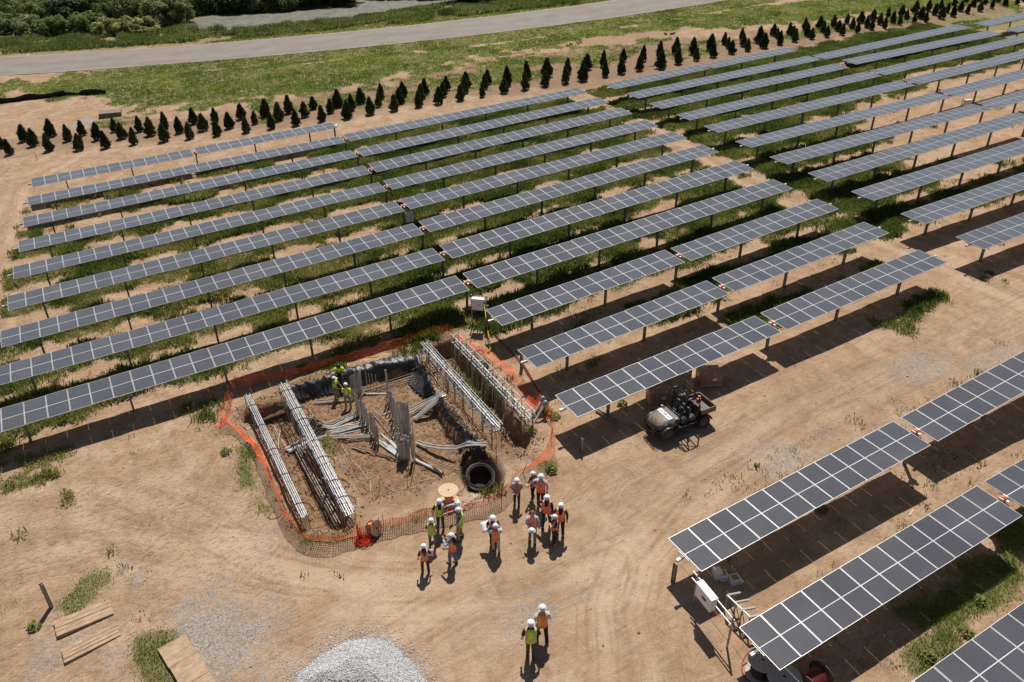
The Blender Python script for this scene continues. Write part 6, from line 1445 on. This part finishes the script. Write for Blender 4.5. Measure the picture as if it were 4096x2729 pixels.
    for sx in (-1, 1): b = MB(); b.lathe([(0, 0), (.045, 0), (.055, .02), (.055, .035), (.035, .04), (.035, .01), (0, .01)], (sx*.60, f-.48, 1.09), 14); b.build('cup_holder', M_['galv'], t)
    # loose items in the bed
    g = Matrix.Translation(ctr) @ Matrix.Rotation(rz, 4, 'Z')
    b = MB(); b.box((0, 0, .08), (.22, .14, .16)); b.tube([(-.08, 0, .16), (-.05, 0, .22), (.05, 0, .22), (.08, 0, .16)], .012, 5); tag(b.build('fuel_can', M_['redmesh'], None, loc=g @ Vector((.35, yb1+.25, .845))), 'small red can lying in the vehicle cargo bed', 'can')
    b = MB(); b.lathe([(0, 0), (.09, 0), (.10, .16), (0, .16)], n=14); tag(b.build('bucket', M_['white'], None, loc=g @ Vector((.5, yb1+.16, .845))), 'small white tub beside the red can in the cargo bed', 'tub')
utv()
# ------------------------------------------------------------------ strapped cartons on pallets
M_['card'] = mat('cardboard', (.36, .225, .13), .75, 0, .15, 4); M_['card2'] = mat('cardboard_side', (.30, .185, .11), .75, 0, .2, 5); M_['strap'] = mat('grey_strap', (.5, .5, .48), .5, 0, .1, 5)
def carton(label, px, sz, rot, wrap=False):
    g = atg(*px); t = thing('strapped_carton', g, label, 'carton', 'strapped cartons on pallets', rot); X, Y_, Z_ = sz
    b = MB()
    for y in (-Y_/2+.05, 0, Y_/2-.05): b.box((0, y, .05), (X, .09, .10))
    for k in range(6): b.box((-X/2+.06+k*(X-.12)/5, 0, .112), (.09, Y_, .022))
    b.build('pallet', M_['wood'], t)
    b = MB(); b.box((0, 0, .125+Z_/2), (X, Y_, Z_), mi=0); b.box((0, 0, .125+Z_+.006), (X*1.02, Y_*1.02, .012), mi=1); b.build('box', [M_['card2'], M_['card']], t)
    b = MB(); zt = .125+Z_+.016
    for q in (-.2, .22): b.box((X*q, 0, zt), (.016, Y_*1.03, .004)); b.box((0, Y_*q, zt+.005), (X*1.03, .016, .004))
    for sx in (-1, 1):
        for q in (-.2, .22): b.box((X*q, sx*Y_*.517, .125+Z_/2), (.016, .004, Z_)); b.box((sx*X*.517, Y_*q, .125+Z_/2), (.004, .016, Z_))
    d = math.atan2(Y_, X); L_ = math.hypot(X, Y_)*.92
    b.box((0, 0, zt+.009), (L_, .014, .004), Matrix.Rotation(d, 3, 'Z')); b.box((0, 0, zt+.013), (L_, .014, .004), Matrix.Rotation(-d, 3, 'Z')); b.build('straps', M_['strap'], t)
    b = MB(); b.box((X*.1, -Y_*.505-.002, .125+Z_*.6), (.2, .004, .16)); b.build('label_sheet', M_['white'], t); b = MB(); b.box((-X*.505-.002, Y_*.1, .125+Z_*.55), (.004, .18, .2)); b.build('label_sheet', M_['white'], t)
u_ = R(-4)
carton('tall strapped carton behind the vehicle hood, under the panel edge', (2100+1195/2.24, 1300+690/2.24), (1.15, 1.15, .85), R(-28))
carton('tall strapped carton behind the vehicle seats, partly in panel shade', (2100+1380/2.24, 1300+620/2.24), (1.15, 1.15, .85), R(-30))
carton('low dented carton standing apart to the right of the vehicle', (2100+1645/2.24, 1300+500/2.24), (1.15, 1.10, .5), R(-25))
# ------------------------------------------------------------------ timber, poles, boxes
M_['timber'] = mat('sun_bleached_timber', (.25, .165, .10), .9, 0, .2, 3.0, stretch=(1, 3, 1), col2=(.50, .35, .225), bump=.9, bscale=9)
M_['timber2'] = mat('weathered_timber', (.16, .12, .09), .85, 0, .2, 2.2, stretch=(1, 9, 1), col2=(.30, .23, .17), bump=.5, bscale=9)
def mat_stack(label, corners, conv, thick, nb, m=None, lay=1):
    """corners: 4 ground pixels (top face) of a timber mat"""
    C4_ = [at(*conv(*p), thick*lay-(.10 if lay == 1 else 0)) for p in corners]; c = sum(C4_, Vector())/4; ex = ((C4_[1]-C4_[0])+(C4_[2]-C4_[3]))/2; ey = ((C4_[3]-C4_[0])+(C4_[2]-C4_[1]))/2
    L_ = ex.length; Wd = ey.length; rz = math.atan2(ex.y, ex.x); g = Vector((c.x, c.y, float(gz(c.x, c.y)))); t = thing('timber_mat', g, label, 'timber mat', 'timber ground mats', rz)
    rn = random.Random(int(L_*100))
    for k in range(lay):
        for i in range(nb):
            b = MB(); w = Wd/nb; b.box((rn.uniform(-.02, .02), -Wd/2+w*(i+.5), thick*(k+.5)-(.10 if lay == 1 else 0)+rn.uniform(-.012, .012)), (L_*(1-.02*rn.random()), w-.022, thick-.004)); b.build('beam', m or M_['timber'], t)
    return t
mat_stack('upper of the two timber mats lying side by side at the lower left', [(360, 825), (735, 658), (770, 760), (385, 925)], lambda x, y: (x/1.6814, 2000+y/1.6814), .20, 4)
mat_stack('lower of the two timber mats lying side by side at the lower left', [(398, 1022), (775, 810), (812, 905), (445, 1085)], lambda x, y: (x/1.6814, 2000+y/1.6814), .20, 4)
mat_stack('wide timber mat cut by the bottom edge beside the green tuft', [(1070, 1000), (1245, 895), (1490, 1290), (1290, 1420)], lambda x, y: (x/1.6814, 2000+y/1.6814), .26, 3)
mat_stack('stack of grey timber mats on the grass above the hedge', [(660, 745), (808, 727), (817, 750), (668, 770)], ZA, .16, 4, M_['timber2'], 3)
# steel pile at the lower left
g = at(206.6, 2431); h = max(1.2, vert_h(g, 163.6, 2337)); b = ibeam(h+.3, .13, .15, .012); o = b.build('steel_pile', M_['postst'], None, loc=g-Vector((0, 0, .3))); o.rotation_euler = (0, 0, R(20)); tag(o, 'lone upright steel pile above the timber mats at lower left', 'steel pile')
for (px, hh, w) in (((2600+145/1.5736, 2000+515/1.5736), 1.0, 'left of the combiner box frame by the tracker end'), ((2100+503/2.24, 1300+1140/2.24), .85, 'standing in the tracker shadow left of the vehicle'), ((1300+1098/1.6814, 1100+375/1.6814), 1.5, 'right of the combiner box behind the pit'), ((1300+1322/1.6814, 1100+625/1.6814), 1.2, 'at the left end of the tracker near the mesh'), ((1295+80/1.6814, 935/1.6814), 1.2, 'by the first motor below the hedge')):
    g = atg(*px); b = ibeam(hh+.3, .11, .15, .012); o = b.build('steel_pile', M_['postst'], None, loc=g-Vector((0, 0, .3))); o.rotation_euler = (0, 0, R(8)); tag(o, 'short steel pile '+w, 'steel pile', 'short steel piles')
# steel beam on the ground under the tracker
a, b_ = atg(2100+640/2.24, 1300+775/2.24), atg(2100+825/2.24, 1300+885/2.24); d = (b_-a); g = (a+b_)/2; b = MB(); b.box((0, 0, .02), (d.length, .16, .02)); b.box((0, .075, .10), (d.length, .012, .14)); b.box((0, -.075, .10), (d.length, .012, .14)); o = b.build('steel_beam', M_['galv'], None, loc=g); o.rotation_euler = (0, 0, math.atan2(d.y, d.x)); tag(o, 'steel channel beam lying on the dirt under the tracker end', 'steel beam')
# wooden survey stake
for (px, w) in (((2100-0+0, 0), None), (ZA(250, 1078), 'orange topped survey stake in the dirt left of the first tracker'), ((1290/1.6814, 1100+985/1.6814), 'thin wooden stake in the shade left of the pit'), ((2600+1180/1.5736-0, 2000+505/1.5736), None)):
    if not w: continue
    g = atg(*px); b = MB(); b.box((0, 0, .35), (.04, .02, .9)); b.box((0, 0, .84), (.045, .025, .12), mi=1); tag(b.build('survey_stake', [M_['stake'], M_['orange']], None, loc=g), w, 'stake')
# combiner boxes on pipe frames
def combiner(label, L_px, R_px, topL, topR, boxf=(.12, .62), big=1.0, rails=((0, .12), (0, .38))):
    A = atg(*L_px); B_ = atg(*R_px); hA, hB = max(1.2, vert_h(A, *topL)), max(1.2, vert_h(B_, *topR)); t = thing('combiner_box', A, label, 'combiner box', 'white combiner boxes on pipe frames')
    for P, h in ((A, hA), (B_, hB)): b = MB(); b.tube([P-A-Vector((0, 0, .2)), P-A+Vector((0, 0, h))], .045, 10, cap=False); b.build('pipe_post', M_['galv'], t)
    u = (B_-A).normalized(); s = Vector((-u.y, u.x, 0)).normalized()
    for dz in (.18, .55):
        b = MB(); p0 = A+Vector((0, 0, hA-dz))-u*.25; p1 = B_+Vector((0, 0, hB-dz))+u*.15; b.tube([p0-s*.06-A, p1-s*.06-A], .028, 6); b.build('rail', M_['alu'], t)
    L_ = (B_-A).length; c = A.lerp(B_, (boxf[0]+boxf[1])/2)+Vector((0, 0, (hA+hB)/2-.40)); w = L_*(boxf[1]-boxf[0]); Mx = Matrix((u, s, u.cross(s))).transposed()
    b = MB(); b.box(c-s*.22*big-A, (w, .28*big, .70*big), Mx); b.box(c-s*.22*big-A+Vector((0, 0, .36*big)), (w+.05, .33*big, .02), Mx); b.build('cabinet', M_['white'], t)
    b = MB(); b.box(c-s*(.22*big+.15*big)-A+u*.05, (w*.25, .02, .1), Mx); b.build('handle', M_['black'], t)
combiner('white combiner box on a pipe frame at the front tracker ends, lower right', (2650+365/2.965, 2200+655/2.965), (2650+765/2.965, 2200+1160/2.965), (2650+430/2.965, 2200+260/2.965), (2650+850/2.965, 2200+755/2.965), (.17, .60), .95)
def cbx(label, px, toppx, w=.9, az=R(-35)):
    g = atg(*px); h = max(1.3, min(2.1, vert_h(g, *toppx))); t = thing('combiner_box', g, label, 'combiner box', 'white combiner boxes on pipe frames', az)
    for x in (-w*.45, w*.45): b = MB(); b.tube([(x, 0, -.2), (x, 0, h+.15)], .035, 8); b.build('pipe_post', M_['galv'], t)
    b = MB(); b.tube([(-w*.6, -.05, h-.1), (w*.6, -.05, h-.1)], .025, 6); b.tube([(-w*.6, -.05, h-.5), (w*.6, -.05, h-.5)], .025, 6); b.build('rail', M_['alu'], t)
    b = MB(); b.box((0, -.2, h-.35), (w*.7, .26, .72)); b.box((0, -.2, h+.02), (w*.76, .30, .02)); b.build('cabinet', M_['white'], t)
    b = MB(); b.box((.08, -.34, h-.35), (.05, .02, .1)); b.build('handle', M_['black'], t)
cbx('white combiner box behind the pit with yellow tape on its post', (1300+1040/1.6814, 1100+345/1.6814), (1300+1020/1.6814, 1100+150/1.6814), 1.0, R(-40))
cbx('white combiner box at the motors between the fifth and sixth tracker rows', (1300+575/1.6814, 500+690/1.6814), (1300+565/1.6814, 500+600/1.6814), .8, R(-20))
cbx('white combiner box among the trackers near the right picture edge', (2700+1945/1.6862, 760/1.6862), (2700+1945/1.6862, 675/1.6862), 1.1, R(-15))
# pipe stands behind the lower right combiner box
g0 = atg(2600+520/1.5736, 2000+740/1.5736); t = thing('conduit_stub_rack', g0, 'low frame of pale pipe stubs with red cables right of the lower combiner box', 'pipe frame')
st = [(2650+770/2.965, 2200+540/2.965), (2650+870/2.965, 2200+625/2.965), (2650+945/2.965, 2200+715/2.965), (2650+1040/2.965, 2200+800/2.965)]
for i, p in enumerate(st):
    tp = at(*p, .95); b = MB(); b.tube([Vector((tp.x, tp.y, gz(tp.x, tp.y)-.1))-g0, tp-g0], .035, 8); b.build('stub', M_['galv'], t)
    b = MB(); b.tube([tp-g0, tp-g0+Vector((.55, -.12, -.05))], .05, 8, cap=True); b.build('stub', M_['greywood'], t)
a, c_ = at(*st[0], .95), at(*st[3], .95); b = MB(); b.tube([a-g0, c_-g0], .035, 6); b.build('rail', M_['alu'], t)
for i, m_ in enumerate(('redc', 'greenc', 'redc', 'blackc')):
    a = at(*st[i % 3], .9); e = atg(2600+(570+i*12)/1.5736, 2000+(830+i*14)/1.5736); b = MB(); pts = [a-g0, a-g0+Vector((.02, -.12, -.35)), (a+e)/2-g0-Vector((0, .15, .25)), e-g0+Vector((0, 0, .04))]; b.tube(pts, .018, 6); b.build('cable', M_[m_], t)
cord('cable', 'orange string line strung along the tracker ends to the lower right', 'string', [(165, 465, .6), (260, 560, .55), (330, 660, .5), (400, 750, .4), (520, 900, .3), (570, 975, .2), (700, 1140, .1)], .008, M_['orange'], conv=lambda x, y: (2600+x/1.5736, 2000+y/1.5736))
cord('cable', 'red cable sagging around the grey reel at the lower right', 'cable', [(610, 995, .3), (578, 1040, .1), (590, 1110), (640, 1150), (700, 1150)], .02, M_['redc'], conv=lambda x, y: (2600+x/1.5736, 2000+y/1.5736))
# white cartons
def small_carton(label, px, s, rot, open_=False):
    g = atg(*px); t = thing('white_carton', g, label, 'carton', 'small white cartons under the tracker end', rot); b = MB(); x, y, z = s
    b.box((0, 0, z/2), s); b.build('box', M_['white'], t)
    if open_:
        b = MB(); b.box((x*.75, 0, z*.1), (x*.5, y*.9, .008), Matrix.Rotation(R(10), 3, 'Y')); b.box((0, -y*.7, z*.5), (x*.9, .008, z*.5), Matrix.Rotation(R(35), 3, 'X')); b.box((0, 0, z+.004), (x*.7, y*.7, .006), mi=1); b.build('flap', [M_['white'], M_['card']], t)
small_carton('left white carton of the pair under the tracker end', (2600+420/1.5736, 2000+480/1.5736), (.30, .42, .34), R(-20))
small_carton('right white carton of the pair under the tracker end', (2600+458/1.5736, 2000+492/1.5736), (.28, .36, .30), R(-25), True)
small_carton('open white carton with brown insert standing apart', (2600+530/1.5736, 2000+515/1.5736), (.42, .38, .26), R(-12), True)
# silt fence at the left
pts = [ZA(-60, 700), ZA(60, 690), ZA(200, 672), ZA(350, 660), ZA(480, 645), ZA(600, 640), ZA(730, 632)]; P = [at(*p) for p in pts]; O = P[0].copy(); V = []; F = []; k = 0
for i in range(len(P)-1):
    n = 8
    for j in range(n):
        q = P[i].lerp(P[i+1], j/n); g = float(gz(q.x, q.y)); w = .12*math.sin(k*.9)+.05*math.sin(k*2.3); h = .62+.10*math.sin(k*.5)-.2*(abs(k-33) < 4)
        V += [Vector((q.x, q.y+w*.3, g-.02))-O, Vector((q.x+.05, q.y+w, g+h*.55))-O, Vector((q.x, q.y+w*.6, g+h))-O]; k += 1
for i in range(k-1): a = i*3; F += [(a, a+3, a+4, a+1), (a+1, a+4, a+5, a+2)]
b = MB(); b.raw(V, F); sf = b.build('silt_fence', mat('black_geotextile', (.008, .008, .008), .8, 0, .3, 6), None, True, loc=O); m_ = sf.modifiers.new('s', 'SOLIDIFY'); m_.thickness = .01; tag(sf, 'low black silt fence running across the dirt at the upper left', 'silt fence')
# pile of grey gravel at the bottom edge
rn = np.random.default_rng(4); pc = [ZV(665, 1580), ZV(690, 1545), ZV(740, 1505), ZV(790, 1475), ZV(850, 1465), ZV(900, 1480), ZV(945, 1520), ZV(975, 1565), ZV(985, 1620), ZV(900, 1700), ZV(700, 1690)]
PP = np.array([at(*p)[:2] for p in pc]); c0 = PP.mean(0); lo_, hi_ = PP.min(0)-1.3, PP.max(0)+1.3; nxx = 70
ax, ay = np.meshgrid(np.linspace(lo_[0], hi_[0], nxx), np.linspace(lo_[1], hi_[1], nxx), indexing='ij'); dd = sdf(PP, ax.ravel(), ay.ravel())
def pile_h(x, y): 
    d = -sdf(PP, x, y)+(fbm(x, y, .8, 3)-.5)*.3; return gz(x, y)+np.where(d > 0, np.minimum(.95, d*.62)*(1+.6*(fbm(x, y, 1.3, 3)-.5)), -.08)
zz = pile_h(ax.ravel(), ay.ravel()); c3 = Vector((c0[0], c0[1], float(gz(c0[0], c0[1])))); idx_ = np.arange(nxx*nxx).reshape(nxx, nxx)
V1 = np.stack([ax.ravel()-c3.x, ay.ravel()-c3.y, zz-c3.z], 1); F1 = np.stack([idx_[:-1, :-1].ravel(), idx_[1:, :-1].ravel(), idx_[1:, 1:].ravel(), idx_[:-1, 1:].ravel()], 1)
ns = 52000; sx_, sy_ = rn.uniform(lo_[0], hi_[0], ns), rn.uniform(lo_[1], hi_[1], ns); k = sdf(PP, sx_, sy_) < .9*rn.random(ns)**5; sx_, sy_ = sx_[k], sy_[k]; ns = len(sx_); sz = np.maximum(pile_h(sx_, sy_), gz(sx_, sy_))
oc = np.array([(1, 0, 0), (0, 1, 0), (-1, 0, 0), (0, -1, 0), (0, 0, 1), (0, 0, -1)], float); r_ = rn.uniform(.014, .036, ns)
Q_ = rn.normal(size=(ns, 3, 3)); Q_, _ = np.linalg.qr(Q_); sc_ = rn.uniform(.6, 1.2, (ns, 1, 3)); SV = (oc[None]*sc_) @ Q_ * r_[:, None, None]+np.stack([sx_-c3.x, sy_-c3.y, sz-c3.z+r_*.4], 1)[:, None, :]
tf = np.array([(0, 1, 4), (1, 2, 4), (2, 3, 4), (3, 0, 4), (1, 0, 5), (2, 1, 5), (3, 2, 5), (0, 3, 5)]); SF = (tf[None]+(np.arange(ns)*6)[:, None, None]).reshape(-1, 3)
m, nt, N, L, B = nmat('grey_gravel'); a = N.new('ShaderNodeAttribute'); a.attribute_name = 'tint'; c = N.new('ShaderNodeValToRGB'); c.color_ramp.elements[0].color = (.32, .315, .31, 1); c.color_ramp.elements[1].color = (.72, .71, .70, 1); L.new(a.outputs['Fac'], c.inputs[0]); L.new(c.outputs[0], B.inputs['Base Color']); B.inputs['Roughness'].default_value = .9
V1t = np.vstack([V1, SV.reshape(-1, 3)]); F1q = [tuple(f) for f in F1]
Ft = np.vstack([F1[:, [0, 1, 2]], F1[:, [0, 2, 3]], SF+len(V1)]); gm_ = np_mesh('gravel_pile', V1t, Ft, [m]); set_tint(gm_, np.concatenate([np.full(len(V1), .3), np.repeat(rn.random(ns), 6)]))
tag(link('gravel_pile', gm_, None, c3), 'heap of crushed grey gravel at the bottom edge of the picture', 'gravel pile')
# stumps and cut wood above the hedge
rr_ = random.Random(5)
for i, (p, w) in enumerate([((1725, 295), 'pale stump left of the wood debris'), ((1645, 310), 'dark log end beside the pale stump'), ((2025, 325), 'pale cut branches behind the hedge'), ((2305, 270), 'round cut log at the right of the wood debris'), ((2320, 235), 'dark cut log furthest right in the wood debris'), ((2295, 345), 'heap of pale cut branches by the tall junipers')]):
    g = atg(*ZB(*p)); b = MB(); 
    for k_ in range(6 if 'branch' in w else 3): a = rr_.uniform(0, 3.1); l = rr_.uniform(.3, .9); q = Vector((rr_.uniform(-.5, .5), rr_.uniform(-.3, .3), .12+.1*rr_.random())); b.tube([q, q+Vector((math.cos(a)*l, math.sin(a)*l, rr_.uniform(-.05, .15)))], rr_.uniform(.05, .16) if 'branch' not in w else .04, 8)
    tag(b.build('wood_debris', M_['timber'] if 'pale' in w else M_['timber2'], None, loc=g), w, 'cut wood', 'cut wood and stumps behind the hedge')
g = atg(*ZA(2055, 230)); b = MB(); 
for k_ in range(5): b.tube([Vector((-.8+k_*.3, .1*math.sin(k_), .03)), Vector((-.4+k_*.3, .15, .12)), Vector((k_*.3, -.1, .03))], .03, 5)
tag(b.build('barrier_mesh', M_['redmesh'], None, loc=g), 'scrap of red netting lying on the far road verge', 'netting')
for (p, s_, r0, w) in [((2600+1645/1.5736, 2000+80/1.5736), (.5, .08, .03), 20, 'pale board lying between the two lower tracker rows'), ]:
    g = atg(*p); b = MB(); b.box((0, 0, .02), s_); o = b.build('board', M_['wood'], None, loc=g); o.rotation_euler = (0, 0, R(r0)); tag(o, w, 'board')


# ------------------------------------------------------------------ loose stones and clods on the bare ground
rn = np.random.default_rng(21); ns = 30000
sx_ = rn.uniform(-13, 44, ns); sy_ = rn.uniform(3, 40, ns)
gk = region('gravel', sx_, sy_); dn = .10+.9*gk+.35*(fbm(sx_, sy_, 1.1, 3) > .56)
k = (rn.random(ns) < dn) & (sdf(PP, sx_, sy_) > .1) & (rng.random(ns) < .9); sx_, sy_, gk = sx_[k], sy_[k], gk[k]; ns = len(sx_)
sz = gz(sx_, sy_); r_ = rn.uniform(.010, .026, ns)*np.where(rn.random(ns) < .04, 2.4, 1)
Q_ = rn.normal(size=(ns, 3, 3)); Q_, _ = np.linalg.qr(Q_); sc_ = rn.uniform(.6, 1.2, (ns, 1, 3))
SV = (oc[None]*sc_) @ Q_ * r_[:, None, None]+np.stack([sx_, sy_, sz+r_*.3], 1)[:, None, :]; SF = (tf[None]+(np.arange(ns)*6)[:, None, None]).reshape(-1, 3)
m, nt, N, L, B = nmat('loose_stone'); a = N.new('ShaderNodeAttribute'); a.attribute_name = 'tint'; c = N.new('ShaderNodeValToRGB'); e = c.color_ramp.elements; e[0].color = (.25, .155, .09, 1); e[1].color = (.55, .52, .49, 1); q = e.new(.5); q.color = (.45, .31, .20, 1); L.new(a.outputs['Fac'], c.inputs[0]); L.new(c.outputs[0], B.inputs['Base Color']); B.inputs['Roughness'].default_value = .9
sm = np_mesh('loose_stones', SV.reshape(-1, 3), SF, [m]); set_tint(sm, np.repeat(np.clip(rn.normal(.3, .2, ns)+.5*(gk > .2), 0, 1), 6)); tag(link('loose_stones', sm), kind='stuff')

ns = 14000; lo_, hi_ = np.minimum(PIT.min(0), TRL.min(0))-.5, np.maximum(PIT.max(0), TRR.max(0))+.5
sx_ = rn.uniform(lo_[0], hi_[0], ns); sy_ = rn.uniform(lo_[1], hi_[1], ns); dd_ = np.minimum(np.minimum(sdf(PIT, sx_, sy_), sdf(TRL, sx_, sy_)), sdf(TRR, sx_, sy_))
k = (dd_ < .7) & (rn.random(ns) < .12+.9*np.exp(-(dd_/.45)**2)+.5*(fbm(sx_, sy_, .9, 3) > .55)); sx_, sy_ = sx_[k], sy_[k]; ns = len(sx_); sz = gz(sx_, sy_); r_ = rn.uniform(.015, .05, ns)*np.where(rn.random(ns) < .1, 1.8, 1)
Q_ = rn.normal(size=(ns, 3, 3)); Q_, _ = np.linalg.qr(Q_); sc_ = rn.uniform(.6, 1.2, (ns, 1, 3))
SV = (oc[None]*sc_) @ Q_ * r_[:, None, None]+np.stack([sx_, sy_, sz+r_*.3], 1)[:, None, :]; SF = (tf[None]+(np.arange(ns)*6)[:, None, None]).reshape(-1, 3)
m2 = mat('dug_clods', (.13, .08, .045), .95, 0, .3, 1.5, col2=(.38, .25, .155))
tag(link('dug_soil_clods', np_mesh('dug_soil_clods', SV.reshape(-1, 3), SF, [m2])), kind='stuff')
